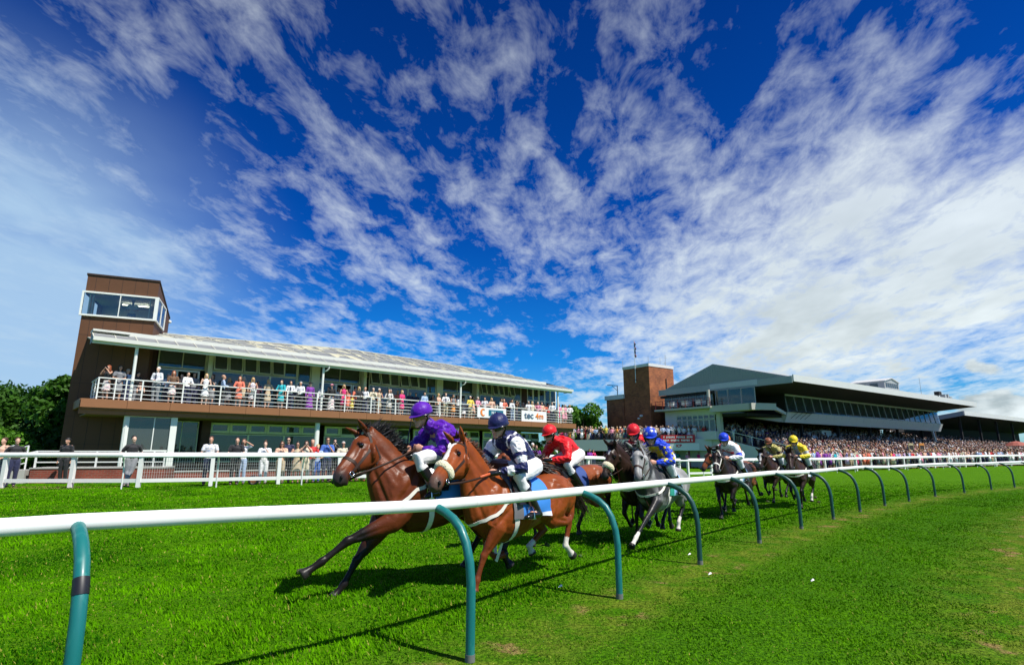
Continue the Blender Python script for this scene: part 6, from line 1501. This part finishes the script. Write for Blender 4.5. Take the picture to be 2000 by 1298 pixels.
def tack(H):
    s, hp, hd, jaw, hl, T, root, c = H.s, H.hp, H.hd, H.jaw, H.hl, H.T, H.root, H.c
    bm_ = M_strapw if c.get('bridle') == 'white' else M_strap
    br = empty('bridle', (0,0,0)); br.parent = root; 
    nbp = ringpts(H, hp(.60,.02), hl, jaw, .16*s); ribbon(H, nbp, .034*s, .004, bm_, 'noseband', br, True)
    bb = [hp(.06,-.02,.085), hp(.08,-.075,.05), hp(.09,-.085,0), hp(.08,-.075,-.05), hp(.06,-.02,-.085)]
    ribbon(H, bb, .034*s, .005, bm_, 'browband', br)
    for q in (1,-1):
        ribbon(H, [hp(.02,-.03,.07*q), hp(.12,.03,.09*q), hp(.30,.06,.095*q), hp(.5,.06,.08*q), hp(.68,.06,.06*q), hp(.78,.055,.055*q)], .027*s, .005, bm_, 'cheek_strap', br)
        ribbon(H, [hp(.03,.0,.075*q), hp(.12,.10,.08*q), hp(.2,.19,.05*q), hp(.21,.22,0)], .020*s, .004, bm_, 'throat_lash', br)
        m = MB(); m.loft([hp(.79,.055,.062*q)+(hd*math.cos(a)+jaw*math.sin(a))*.024*s for a in [i*math.pi/6 for i in range(12)]], .005*s, lat=hl, n=6, closed=True); m.build('bit_ring', M_metal, br, smooth='all')
    ribbon(H, [hp(-.02,-.03,.075), hp(-.03,-.09,.03), hp(-.03,-.09,-.03), hp(-.02,-.03,-.075)], .02*s, .006, bm_, 'headpiece', br)
    if c.get('fleece'):
        P = ringpts(H, hp(.62,.02), hl, jaw, .2*s, 24); P = [p for i,p in enumerate(P) if (p-hp(.62,.02)).normalized().dot(jaw) < .72]
        # order from one side over the nose to the other
        P.sort(key=lambda p: math.atan2((p-hp(.62,.02)).dot(hl), -(p-hp(.62,.02)).dot(jaw)))
        m = MB(); m.limb(P, [.050*s]*len(P), [.036*s]*len(P), lat=hd, n=12); me = m.mesh('f'); 
        o = m.build('sheepskin_noseband', M_fleece, br, smooth='all')
    # saddle cloth
    if 1:
        x0, x1 = c.get('cloth', (-.62,-.10)); nx, na = 9, 26; m = MB(); vs = []; amax = R(c.get('cang', 112))
        for i in range(nx+1):
            x = x0+(x1-x0)*i/nx; ctr = T(x,0,-.38)
            for j in range(na+1):
                a = -amax+2*amax*j/na; d = (T(0,0,1)-T(0,0,0)).normalized()*math.cos(a)+Vector((0,1,0))*math.sin(a)
                o = ctr+d*.7*s; loc,nn,_,_ = H.bvh.ray_cast(o, -d, .7*s); loc = loc or ctr+d*.3
                fl = .012+.012*max(0, abs(a)/amax-.6)*(1+math.sin(x*30+j))
                vs.append(loc+nn*fl if nn else loc)
        nv = len(vs); vs2 = [v+(v-T(x0,0,-.38)).normalized()*.008 for v in vs]
        fs = []
        for i in range(nx):
            for j in range(na):
                a = i*(na+1)+j; q = (a, a+1, a+na+2, a+na+1); fs.append(q); fs.append(tuple(nv+k for k in q[::-1]))
        for j in range(na): fs.append((j,j+1,nv+j+1,nv+j)); a = nx*(na+1)+j; fs.append((a,a+1,nv+a+1,nv+a))
        for i in range(nx): a = i*(na+1); fs.append((a,a+na+1,nv+a+na+1,nv+a)); a += na; fs.append((a,a+na+1,nv+a+na+1,nv+a))
        m.add(vs+vs2, fs)
        mi = []
        cols = c.get('cloths', ('blue','blue','navy'))
        for (a,b,c_,d) in m.f:
            p = (Vector(m.v[a])+Vector(m.v[b])+Vector(m.v[c_]))/3; xr = (p-T(x0,0,-.38)).dot((T(1,0,0)-T(0,0,0)).normalized())/s; zr = (p-T(x0,0,-.38)).z/s
            k = 0
            if xr > (x1-x0)*.78: k = 2
            elif abs(zr-(-.10)) < .035 and xr < .3: k = 1
            mi.append(k)
        m.m = mi; sc = m.build('saddle_cloth', [CLOTHM[k] for k in cols], root, smooth=True)
    # saddle
    m = MB(); m.limb([T(-.12,0,.045), T(-.25,0,.015), T(-.42,0,.02), T(-.55,0,.075)], [.07*s,.11*s,.15*s,.13*s], [.028*s,.022*s,.022*s,.03*s], n=14)
    for q in (1,-1): m.prism([T(-.12,.10*q,.0), T(-.05,.235*q,-.17), T(-.10,.285*q,-.33), T(-.26,.295*q,-.33), T(-.36,.24*q,-.12), T(-.34,.14*q,.0)], (0,.016*q,0))
    m.build('saddle', M_blackl, root, smooth=True)
    # girth and breast girth
    ctr = T(-.10,0,-.38); ringz = [p for p in ringpts(H, ctr, Vector((0,1,0)), (T(0,0,1)-T(0,0,0)).normalized(), .75*s, 36)]
    gp = sorted([p for p in ringz if p.z < T(0,0,-.25).z], key=lambda p: math.atan2((p-ctr).y, -(p-ctr).z))
    ribbon(H, gp, .055*s, .006, M_strapw if c.get('girth') != 'dark' else M_blackl, 'girth', root)
    bg = [T(-.10,.30,-.22), T(0,.30,-.27), T(.10,.28,-.33), T(.22,.24,-.40), T(.34,.16,-.46), T(.40,.06,-.48), T(.40,-.06,-.48), T(.34,-.16,-.46), T(.22,-.24,-.40), T(.10,-.28,-.33), T(0,-.3,-.27), T(-.10,-.30,-.22)]
    bg2 = []
    for a, b in zip(bg[:-1], bg[1:]): bg2 += [a, lerp(a,b,.5)]
    ribbon(H, bg2+[bg[-1]], .036*s, .008, M_strapw, 'breast_girth', root)
    ribbon(H, [T(.40,.0,-.48), T(.33,0,-.68), T(.18,0,-.76)], .022*s, .006, M_strap, 'martingale', root)
def tube(parent, name, pts, r, m_, n=8):
    m = MB(); m.loft(pts, r, n=n); return m.build(name, m_, parent, smooth='all')

def make_jockey(H, c):
    """c: joints in the horse's local metres relative to the withers, times the horse's scale"""
    s = H.s; W = H.W; vox = c.get('vox', .010)
    def J(p): 
        if p[0] == 'p': return H.pt(p)
        return Vector((W.x+p[0]*s, W.y+p[1]*s, W.z+p[2]*s))
    root = empty('jockey', H.O+Vector((H.W.x*math.cos(H.ang), H.W.x*math.sin(H.ang), H.W.z)), H.ang, label=c['label'], cat='jockey')
    off = Vector((H.W.x, 0, H.W.z))
    pel = J(c.get('pelvis', (-.60,0,.13))); nk = J(c.get('neck', (-.18,0,.31))); hdp = J(c.get('head', (-.01,0,.445)))
    face = Vector(c.get('face', (1,0,-.25))).normalized()
    for v in (pel, nk, hdp): v -= off
    g = lambda k, d: [J(p)-off for p in c.get(k, d)]
    sh = g('sh', [(-.22,.185,.27),(-.22,-.185,.27)]); el = g('el', [(-.14,.29,.04),(-.14,-.29,.04)]); ha = g('ha', [(.09,.10,.03),(.09,-.10,.03)])
    s = s*c.get('js',1.06)
    hip = [pel+Vector((0,.085*q,-.02))*s for q in (1,-1)]
    s0_ = s; s = H.s; kn = g('kn', [(-.14,.27,-.06),(-.14,-.27,-.06)]); an = g('an', [(-.42,.32,-.40),(-.42,-.32,-.40)]); to = g('to', [(-.24,.35,-.46),(-.24,-.35,-.46)])
    s = s0_; fu = (Vector((0,0,1))-face*face.z).normalized(); fr = face.cross(fu)
    HM = Matrix((face, -fr, fu)).transposed()
    hq = lambda a,b,d: hdp+(face*a+(-fr)*b+fu*d)*s
    S_ = lambda L_: [x*s for x in L_]
    # --- continuous body
    B = MB(); mid = lerp(pel,nk,.5)+Vector((0,0,.035*s))
    B.limb([pel, mid, lerp(mid,nk,.7), nk], S_([.125,.125,.14,.06]), S_([.095,.10,.105,.055]), n=14)
    B.limb([nk, hdp+(-fu*.05-face*.03)*s], S_([.055,.050]))
    B.ell(hdp, .092*s,.074*s,.112*s, HM, 16, 12); B.ell(hq(.045,0,-.055), .05*s,.052*s,.052*s, HM); B.ell(hq(.082,0,-.092), .022*s,.028*s,.02*s, HM)
    B.limb([hq(.088,0,.005), hq(.112,0,-.028)], S_([.010,.016])); B.limb([hq(.09,-.02,-.062), hq(.09,.02,-.062)], S_([.011,.011]), S_([.008,.008]))
    for q in (1,-1): B.ell(hq(-.005,.076*q,-.015), .018*s,.010*s,.030*s, HM)
    for i,q in ((0,1),(1,-1)):
        B.limb([lerp(nk,sh[i],.6), sh[i], lerp(sh[i],el[i],.5), el[i], lerp(el[i],ha[i],.45), lerp(el[i],ha[i],.9)], S_([.06,.058,.048,.040,.036,.026]))
        d = (ha[i]-el[i]).normalized(); sd = Vector((0,-q,0)); sd = (sd-d*sd.dot(d)).normalized(); dn = Vector((0,0,-1)); dn = (dn-d*dn.dot(d)).normalized()
        pm = ha[i]+d*.035*s; B.limb([ha[i], ha[i]+d*.06*s], S_([.036,.040]), S_([.020,.019]), lat=dn)
        for j in range(4):
            b0 = ha[i]+(d*.075+dn*(-.028+.0185*j))*s; ln = (.030,.034,.032,.026)[j]
            B.limb([b0, b0+(d*.022-sd*-.012)*s, b0+(d*.016+sd*.032)*s, b0+(d*-.008+sd*.040)*s], S_([.0092]*4), n=7)
        tb = ha[i]+(d*.025-dn*.034)*s; B.limb([tb, tb+(d*.028+sd*.016-dn*.006)*s, tb+(d*.042+sd*.032+dn*.008)*s], S_([.011,.0095,.0085]), n=7)
        B.limb([hip[i], lerp(hip[i],kn[i],.5), kn[i], lerp(kn[i],an[i],.35), lerp(kn[i],an[i],.9), an[i]], S_([.095,.078,.056,.054,.036,.034]))
        B.limb([an[i]+Vector((-.03,0,-.03))*s, lerp(an[i],to[i],.5), to[i]], S_([.036,.038,.030]), S_([.032,.028,.02]))
    me = remesh(B.mesh('x'), vox*s*c.get('bv',.8), 2); me.materials.append(M_skin); obj('body', me, root)
    # --- jacket
    B = MB(); B.limb([lerp(pel,mid,.15)+Vector((0,0,.012*s)), mid+Vector((0,0,.012*s)), lerp(mid,nk,.72)+Vector((0,0,.012*s)), nk+Vector((-.01,0,.0))*s], S_([.135,.158,.172,.085]), S_([.108,.128,.124,.075]), n=18)
    B.limb([nk, lerp(nk,hdp,.45)], S_([.075,.068]))
    for i in (0,1):
        B.limb([lerp(nk,sh[i],.55), sh[i], lerp(sh[i],el[i],.5), el[i], lerp(el[i],ha[i],.5), lerp(el[i],ha[i],.86)], S_([.082,.085,.078,.068,.058,.036]), n=12)
    me = remesh(B.mesh('x'), vox*s, 2)
    pal = c['pal']; fn = c.get('paint')
    for k in pal: me.materials.append(SILK[k])
    # billows: push the silk along its normal with noise
    displace(me, lambda p: (noise.noise(p*9+Vector((c.get('seed',0)*3.1,0,0)))*.005-.010+(.5-abs(noise.noise(Vector((p.x*9+p.z*6,p.y*16,p.z*24-p.x*8)))))*.022+(.5-abs(noise.noise(p*34+Vector((4,4,4)))))*.004)*s)
    if fn:
        segs = [('t', pel, nk), ('ul', sh[0], el[0]), ('ll', el[0], ha[0]), ('ur', sh[1], el[1]), ('lr', el[1], ha[1])]
        rad = {'t': .12*s, 'ul': .05*s, 'll': .04*s, 'ur': .05*s, 'lr': .04*s}
        for p in me.polygons:
            q = p.center; best = None
            for nme, a, b in segs:
                d = b-a; t = max(0, min(1, (q-a).dot(d)/d.length_squared)); r = (q-(a+d*t)).length-rad[nme]
                if best is None or r < best[0]: best = (r, nme, t)
            p.material_index = fn(best[1], best[2], (q-lerp(pel,nk,best[2]))/s if best[1]=='t' else (q-sh[0])/s)
    jk = obj('silks_jacket', me, root)
    jb = BVHTree.FromPolygons([v.co.copy() for v in me.vertices], [tuple(p.vertices) for p in me.polygons])
    def star(bvh, ctr, out, r, mt, par):
        out = out.normalized(); loc,n,_,_ = bvh.find_nearest(ctr+out*.12*s); 
        if loc is None: return
        a = n.orthogonal().normalized(); b = n.cross(a); vs = [loc+n*.006]
        for k in range(10):
            rr = r if k%2 == 0 else r*.42; p = loc+(a*math.cos(k*math.pi/5)+b*math.sin(k*math.pi/5))*rr*s
            l2,n2,_,_ = bvh.find_nearest(p); vs.append(l2+n2*.006)
        m = MB(); m.add(vs, [(0,k+1,(k+1)%10+1) for k in range(10)]); m.add([v-n*.004 for v in vs], [(0,(k+1)%10+1,k+1) for k in range(10)]); m.build('star_patch', SILK[mt], par)
    if c.get('stars'):
        for i in (0,1):
            for t in (.12,.5,.9): 
                for o_ in (Vector((.4,1,.3)), Vector((1,-.2,.3)), Vector((.2,-1,.5))): star(jb, lerp(sh[i],el[i],t), o_, .034, 'yellow', jk)
            for t in (.35,.75):
                for o_ in (Vector((.2,1,.5)), Vector((.2,-.6,1))): star(jb, lerp(el[i],ha[i],t), o_, .03, 'yellow', jk)
    # --- collar / stock
    m = MB(); m.limb([lerp(nk,hdp,.32), lerp(nk,hdp,.52)], S_([.062,.058])); m.build('collar', SILK[c.get('collar','white')], root, smooth='all')
    # --- breeches
    B = MB(); B.limb([pel+Vector((-.01,0,-.01))*s, lerp(pel,mid,.55)], S_([.135,.125]), S_([.115,.10]), n=16)
    for i in (0,1): B.limb([hip[i], lerp(hip[i],kn[i],.5), kn[i], lerp(kn[i],an[i],.30), lerp(kn[i],an[i],.42)], S_([.112,.093,.068,.062,.052]), n=12)
    me = remesh(B.mesh('x'), vox*s, 2); me.materials.append(M_breech)
    displace(me, lambda p: noise.noise(p*16)*.005*s)
    obj('breeches', me, root)
    # --- boots and stirrups
    for i,q in ((0,1),(1,-1)):
        B = MB(); B.limb([lerp(kn[i],an[i],.34), lerp(kn[i],an[i],.6), lerp(kn[i],an[i],.92), an[i]+Vector((-.012,0,-.03))*s], S_([.060,.056,.044,.044]), n=12)
        B.limb([an[i]+Vector((-.035,0,-.04))*s, lerp(an[i],to[i],.5)+Vector((0,0,-.005))*s, to[i]], S_([.040,.044,.036]), S_([.038,.032,.024]), n=10)
        me = remesh(B.mesh('x'), vox*s, 2); me.materials.append(SILK['navy'] if c.get('boottop') and 0 else M_blackl); bo = obj('boot', me, root)
        m = MB(); f = lerp(an[i],to[i],.62); m.box(f.x-.03*s, f.x+.03*s, f.y-.052*s, f.y+.052*s, f.z-.045*s, f.z-.036*s)
        m.loft([f+Vector((0,.054*s*math.cos(a),-.038*s+.125*s*math.sin(a))) for a in [math.pi*k/10 for k in range(11)]], .005*s, n=6, lat=(1,0,0)); st = m.build('stirrup', M_metal, root, smooth=True)
        m = MB(); m.bar(f+Vector((0,0,.085*s)), Vector((f.x+.10*s, f.y*.9, .0*s+ -.06*s)), .025*s, .005*s, up=(0,1,0)); m.build('stirrup_leather', M_strap, root)
    # --- gloves / helmet / goggles
    cp = SILK[c['cap']]; B = MB()
    cen = hq(-.012,0,.040)
    B.ell(cen, .128*s,.106*s,.108*s, HM, 26, 18)
    me = B.mesh('hat', [cp, SILK[c.get('cap2', c['cap'])]])
    # keep the upper shell, open below the brow
    bm = bmesh.new(); bm.from_mesh(me)
    bmesh.ops.delete(bm, geom=[v for v in bm.verts if (v.co-cen).dot(fu) < -.045*s+.03*(v.co-cen).dot(face)], context='VERTS'); bmesh.ops.solidify(bm, geom=bm.faces[:], thickness=.006*s); bm.to_mesh(me); bm.free()
    for p in me.polygons:
        p.use_smooth = True
        q = (p.center-cen)
        if c.get('cap2'): p.material_index = 1 if c['capfn'](q.dot(face)/s, q.dot(-fr)/s, q.dot(fu)/s) else 0
    ht = obj('riding_cap', me, root)
    m = MB(); m.loft([hq(-.012,0,.040)+(face*.128*math.cos(a)+(-fr)*.106*math.sin(a))*s*1.0-fu*.030*s for a in [2*math.pi*k/24 for k in range(24)]], .008*s, n=8, closed=True, lat=fu); m.build('cap_band', M_blackl if c.get('band','black')=='black' else cp, ht, smooth='all')
    pk = []; 
    for k in range(9):
        a = -1.0+2.0*k/8; pk.append(hq(-.012,0,.022)+(face*(.118+.055*math.cos(a*1.4))*math.cos(a)+(-fr)*.108*math.sin(a))*s-fu*.012*s*math.cos(a))
    for k in range(8,-1,-1):
        a = -1.0+2.0*k/8; pk.append(hq(-.012,0,.030)+(face*.110*math.cos(a)+(-fr)*.098*math.sin(a))*s)
    m = MB(); m.prism(pk, fu*.007*s); m.build('peak', cp, ht, smooth=True)
    m = MB(); m.ell(cen+fu*.110*s, .012*s,.012*s,.010*s); m.build('button', cp, ht, smooth='all')
    m = MB(); m.loft([hq(0,0,-.008)+(face*.1*math.cos(a)+(-fr)*.082*math.sin(a))*s for a in [R(-100+200*k/14) for k in range(15)]], .004*s, .024*s, n=8, lat=(1,0,0)); 
    gg = MB(); gg.loft([hq(.004,0,-.006)+(face*.100*math.cos(a)+(-fr)*.076*math.sin(a))*s for a in [R(-75+150*k/12) for k in range(13)]], [.010*s]*13, [.027*s]*13, n=10, lat=face.cross(fu).cross(fu)); gg.build('goggles', mat('goggle_lens', c.get('lens',(.01,.01,.012)), rough=.06, spec=.9, var=.0), root, smooth='all')
    for q in (1,-1):
        m = MB(); m.limb([hq(.01,.088*q,.02), hq(.0,.082*q,-.04), hq(.03,.055*q,-.10)], S_([.006,.006,.006]), S_([.016,.016,.010]), lat=face); m.build('chin_strap', M_blackl, root, smooth='all')
    m = MB(); m.limb([hq(.055,.05,-.112), hq(.085,0,-.120), hq(.055,-.05,-.112)], S_([.009,.009,.009])); m.build('chin_cup', M_blackl, root, smooth='all')
    if c.get('stars'):
        hb = BVHTree.FromPolygons([v.co.copy() for v in me.vertices], [tuple(p.vertices) for p in me.polygons])
        for o_ in ((1,.3,.8),(.6,1,.6),(.2,.2,1),(.5,-.9,.6),(-.6,.8,.7),(1,-.5,.3)):
            star(hb, cen, face*o_[0]+(-fr)*o_[1]+fu*o_[2], .032, 'white', ht)
    if c.get('gloves'):
        for i in (0,1):
            d = (ha[i]-el[i]).normalized(); B = MB(); B.limb([ha[i]-d*.03*s, ha[i]+d*.02*s, ha[i]+d*.07*s], S_([.038,.046,.044]), S_([.034,.030,.032])); me = remesh(B.mesh('x'), .008, 1); me.materials.append(M_blackl); obj('glove', me, root)
    # reins belong to the horse
    for i,q in ((0,1),(1,-1)):
        hnd = ha[i]+(ha[i]-el[i]).normalized()*.05*s+off; bit = H.hp(.79,.08,.068*q)
        mid_ = lerp(hnd,bit,.5)+Vector((0,.0,-.02)); pts = [hnd, lerp(hnd,mid_,.5)+Vector((0,0,-.006)), mid_, lerp(mid_,bit,.5)+Vector((0,0,-.006)), bit]
        rn = MB(); rn.loft(pts, .005*s, .011*s, n=8, lat=(0,1,0)); ro = rn.build('rein', M_strap, H.root, smooth='all')
        if c.get('grip'): rn = MB(); rn.loft([lerp(hnd,bit,.02), lerp(hnd,bit,.3)+Vector((0,0,-.010))], .008*s, .014*s, n=8, lat=(0,1,0)); rn.build('rein_grip', M_orange, ro, smooth='all')
    if c.get('whip'):
        a = ha[1]; m = MB(); m.loft([a+Vector((.03,-.01,-.10))*s, a+Vector((.0,-.02,.10))*s, a+Vector((-.05,-.03,.42))*s], [.008*s,.008*s,.003*s], n=8); props(m.build('riding_whip', M_blackl, None, smooth='all'), label=c['whip'], cat='whip')
        o_ = C.objects['riding_whip'] if 'riding_whip' in C.objects else None
        if o_: o_.location = root.location; o_.rotation_euler = root.rotation_euler
    return root
P = lambda x, y, v=0: ('p', x, y, v)
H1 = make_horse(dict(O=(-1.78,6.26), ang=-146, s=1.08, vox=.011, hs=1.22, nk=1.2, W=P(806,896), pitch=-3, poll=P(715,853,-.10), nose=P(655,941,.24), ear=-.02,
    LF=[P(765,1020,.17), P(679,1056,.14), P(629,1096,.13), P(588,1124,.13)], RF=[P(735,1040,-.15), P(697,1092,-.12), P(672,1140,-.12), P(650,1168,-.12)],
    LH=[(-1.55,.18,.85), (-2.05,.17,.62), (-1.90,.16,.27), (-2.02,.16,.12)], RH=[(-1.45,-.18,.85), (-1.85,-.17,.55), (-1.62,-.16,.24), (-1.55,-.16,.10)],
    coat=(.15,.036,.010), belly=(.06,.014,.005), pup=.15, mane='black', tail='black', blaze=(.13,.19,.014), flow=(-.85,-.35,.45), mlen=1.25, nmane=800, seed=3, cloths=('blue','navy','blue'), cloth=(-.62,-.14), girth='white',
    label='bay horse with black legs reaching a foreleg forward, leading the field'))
make_jockey(H1, dict(label='jockey in plain purple silks and purple cap on the leading bay horse', pal=['purple'],
    pelvis=P(893,874,0), neck=(-.22,.03,.32), head=P(823,811,.04), js=1.02, face=(.9,.30,-.30), sh=[P(866,837,.20),(-.25,-.15,.31)], el=[P(862,883,.28),(-.10,-.24,.10)], ha=[P(824,876,.12),(.02,-.08,.10)],
    kn=[P(814,896,.25),(-.18,-.27,-.04)], an=[P(850,955,.33),(-.44,-.33,-.38)], to=[P(832,970,.35),(-.26,-.36,-.44)], cap='purple', lens=(.25,.16,.02), vox=.009, whip='black riding whip upright in the hand of the purple jockey', seed=1, collar='navy'))
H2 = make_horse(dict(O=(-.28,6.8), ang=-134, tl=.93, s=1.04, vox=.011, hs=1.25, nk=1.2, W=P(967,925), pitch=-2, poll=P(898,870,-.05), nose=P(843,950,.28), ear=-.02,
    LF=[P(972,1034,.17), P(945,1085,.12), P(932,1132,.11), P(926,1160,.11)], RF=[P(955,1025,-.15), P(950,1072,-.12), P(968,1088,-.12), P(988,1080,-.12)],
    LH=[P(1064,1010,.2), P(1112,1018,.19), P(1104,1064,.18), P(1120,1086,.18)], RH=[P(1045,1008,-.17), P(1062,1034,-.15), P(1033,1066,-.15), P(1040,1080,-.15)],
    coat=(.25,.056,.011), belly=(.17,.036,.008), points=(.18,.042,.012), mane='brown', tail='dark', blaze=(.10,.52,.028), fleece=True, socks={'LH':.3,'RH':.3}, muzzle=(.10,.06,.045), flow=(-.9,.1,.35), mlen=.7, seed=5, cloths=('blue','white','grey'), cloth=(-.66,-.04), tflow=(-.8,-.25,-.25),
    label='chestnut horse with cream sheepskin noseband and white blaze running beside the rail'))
def paint_hoops(g, t, r):
    if g in ('ul','ur'): return 1 if (t < .38 or .55 < t < .8) else 0
    if g in ('ll','lr'): return 1 if .35 < t < .62 else 0
    if g == 't' and t > .25 and abs(abs(r.y)-.10) < .014: return 1
    return 0
make_jockey(H2, dict(label='jockey in navy silks with white hooped sleeves and a navy cap, on the chestnut horse', pal=['navy','white'], paint=paint_hoops, cap='navy', gloves=1, grip=1,
    pelvis=(-.56,0,.10), neck=(-.12,.02,.40), head=P(973,832,.04), face=(.92,.25,-.30), sh=[(-.16,.20,.33),(-.16,-.17,.33)], el=[(-.14,.31,.06),(-.02,-.27,.10)], ha=[(.10,.13,.02),(.13,-.08,.04)],
    kn=[(-.12,.26,-.04),(-.12,-.26,-.04)], an=[(-.36,.32,-.40),(-.36,-.32,-.40)], to=[(-.16,.34,-.46),(-.16,-.34,-.46)], vox=.009, seed=2, collar='black'))
# ---- the rest of the field: template strides in local metres
def field(X, Y, ang, depth_s, stride, hc, jc):
    s = depth_s; wz = 1.29*s; f = lambda u, v, z: (u*s, v*s, z*s)
    ST = {
     'a': dict(LF=[f(.02,.17,.70), f(.22,.14,.46), f(.02,.13,.30), f(-.06,.13,.42)], RF=[f(.10,-.17,.69), f(.26,-.12,.42), f(.22,-.09,.12), f(.30,-.09,.01)],
               LH=[f(-.80,.18,.66), f(-1.22,.17,.62), f(-1.28,.16,.26), f(-1.42,.15,.22)], RH=[f(-.72,-.18,.66), f(-1.0,-.17,.50), f(-.80,-.15,.22), f(-.82,-.15,.08)]),
     'b': dict(LF=[f(.08,.17,.69), f(.30,.13,.45), f(.24,.10,.13), f(.33,.10,.02)], RF=[f(.0,-.17,.70), f(.18,-.14,.44), f(-.04,-.13,.22), f(-.14,-.13,.30)],
               LH=[f(-.70,.18,.66), f(-.98,.17,.52), f(-.74,.15,.26), f(-.70,.15,.12)], RH=[f(-.82,-.18,.67), f(-1.24,-.17,.60), f(-1.20,-.16,.24), f(-1.30,-.16,.10)]),
     'c': dict(LF=[f(.16,.17,.70), f(.50,.14,.56), f(.58,.12,.22), f(.68,.12,.12)], RF=[f(.08,-.17,.69), f(.20,-.12,.44), f(.06,-.10,.13), f(.12,-.10,.0)],
               LH=[f(-.84,.18,.69), f(-1.3,.17,.66), f(-1.52,.16,.34), f(-1.66,.16,.36)], RH=[f(-.86,-.18,.67), f(-1.34,-.17,.58), f(-1.44,-.16,.22), f(-1.52,-.16,.08)]),
    }[stride]
    d = dict(O=(X,Y), ang=ang, s=s, W=(0,0,wz), poll=f(.72,0,1.48), nose=f(1.08,.0,1.04), vox=.015, ear=.03); d.update(ST); d.update(hc)
    for k in ('poll','nose'):
        if k in hc and hc[k][0] != 'p': d[k] = f(*hc[k])
    H = make_horse(d)
    if jc: jc.setdefault('vox', .012); make_jockey(H, jc)
    return H
RED_J = dict(pal=['red2'], cap='red2', collar='red2')
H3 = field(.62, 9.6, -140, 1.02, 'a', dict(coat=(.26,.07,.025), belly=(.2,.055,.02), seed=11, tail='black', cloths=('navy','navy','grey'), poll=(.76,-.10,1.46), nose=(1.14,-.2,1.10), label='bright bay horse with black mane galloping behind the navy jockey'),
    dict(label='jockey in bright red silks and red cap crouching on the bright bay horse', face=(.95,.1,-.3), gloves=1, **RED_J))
def paint_red_dark(g, t, r): return 1 if g in ('ul','ll','ur','lr') else (1 if (g == 't' and t < .35) else 0)
H4 = field(2.14, 10.1, -126, 1.04, 'b', dict(coat=(.035,.020,.014), belly=(.02,.012,.01), fleece=True, seed=12, blaze=(.16,.30,.02), poll=(.68,-.05,1.48), nose=(.98,-.08,1.02), cloths=('navy','navy','grey'), girth='dark', label='dark brown horse with cream sheepskin noseband beside the grey horse'),
    dict(label='jockey in red silks with dark sleeves and red cap beside the starred jockey', pal=['red','black'], paint=paint_red_dark, cap='red', collar='red', face=(.95,.25,-.35)))
def paint_stars(g, t, r):
    if g == 't': return 1 if (r.z < -.02 and abs(r.y) < .09 and t > .35) else (2 if t < .30 else 0)
    return 0
H5 = field(2.36, 9.8, -124, 1.04, 'b', dict(W=(0,0,1.27),coat=(.36,.36,.35), belly=(.25,.25,.245), dapple=(.03,.03,.032), points=(.022,.021,.022), pup=.5, LF=[(.22,.17,.70),(.60,.11,.46),(.94,.05,.20),(1.08,.03,.08)], RF=[(.02,-.18,.74),(.20,-.14,.44),(-.06,-.13,.25),(-.14,-.13,.33)], mane='grey', tail='cream', muzzle=(.20,.19,.19), seed=13, socks={'LF':.25,'LH':.3}, poll=(.66,.02,1.45), nose=(.94,.14,1.00), ntail=420, tflow=(-.35,-1.0,.0), tdroop=.1, tlen=1.1, cloths=('lblue','navy','green'),
    label='dappled grey horse with pale streaming tail galloping along the rail'),
    dict(label='jockey in blue silks with yellow stars and a blue starred cap on the grey horse', pal=['blue','yellow','white'], paint=paint_stars, stars=1, cap='blue', collar='yellow', face=(.92,.35,-.3), vox=.010))
def paint_sash(g, t, r):
    if g == 't': return 1 if abs(r.y*.8+(t-.6)*.35) < .045 else 0
    return 2 if ((g in ('ul','ur') and .62 < t < .95)) else 0
H6 = field(4.95, 13.4, -128, 1.02, 'a', dict(coat=(.022,.013,.010), belly=(.016,.010,.008), bridle='white', seed=14, poll=(.68,.02,1.46), nose=(.98,.10,1.00), cloths=('lblue','blue','white'), girth='dark', label='near black horse with a pale bridle in the middle of the field'),
    dict(label='jockey in white silks with red sash and blue armbands, plain blue cap', pal=['white','red2','blue'], paint=paint_sash, cap='blue', collar='white', face=(.93,.3,-.3)))
H7 = field(5.55, 14.9, -134, 1.02, 'c', dict(coat=(.20,.06,.025), belly=(.15,.045,.02), seed=15, poll=(.70,-.08,1.46), nose=(1.0,-.2,1.02), cloths=('white','blue','navy'), label='bay horse mostly hidden behind the near black horse'),
    dict(label='jockey in orange cap showing just behind the blue capped jockey', pal=['orange'], cap='orange', collar='orange'))
def paint_khaki(g, t, r): return 1 if (g in ('ul','ur') and .45 < t < .75) else (1 if g == 't' and abs(r.y) < .02 and t > .6 else 0)
H8 = field(7.9, 17.7, -132, 1.02, 'b', dict(coat=(.035,.018,.012), belly=(.02,.012,.01), seed=16, blaze=(.12,.75,.03), poll=(.68,.0,1.46), nose=(.94,.02,.98), cloths=('blue','navy','blue'), girth='dark', label='dark horse with broad white blaze and pale noseband near the back'),
    dict(label='jockey in khaki silks with dark armbands and a brown cap near the back', pal=['olive','dark'], paint=paint_khaki, cap='brown', collar='olive', face=(.95,.2,-.3)))
def paint_yel(g, t, r):
    if g == 't': return 1 if abs(r.y) < .055 else 0
    return 2 if (g in ('ul','ur') and .5 < t < .8) else 0
H9 = field(7.85, 16.0, -129, 1.03, 'b', dict(coat=(.045,.022,.014), belly=(.025,.014,.01), seed=17, poll=(.68,.02,1.44), nose=(.96,.10,.98), cloths=('lblue','navy','white'), girth='dark', socks={'LH':.2}, label='dark bay horse at the rear of the field next to the rail'),
    dict(label='jockey in yellow silks with grey hoops and a yellow cap at the rear', pal=['yellow','sky','lgrey'], paint=paint_yel, cap='yellow', collar='yellow', face=(.93,.3,-.3), gloves=1))
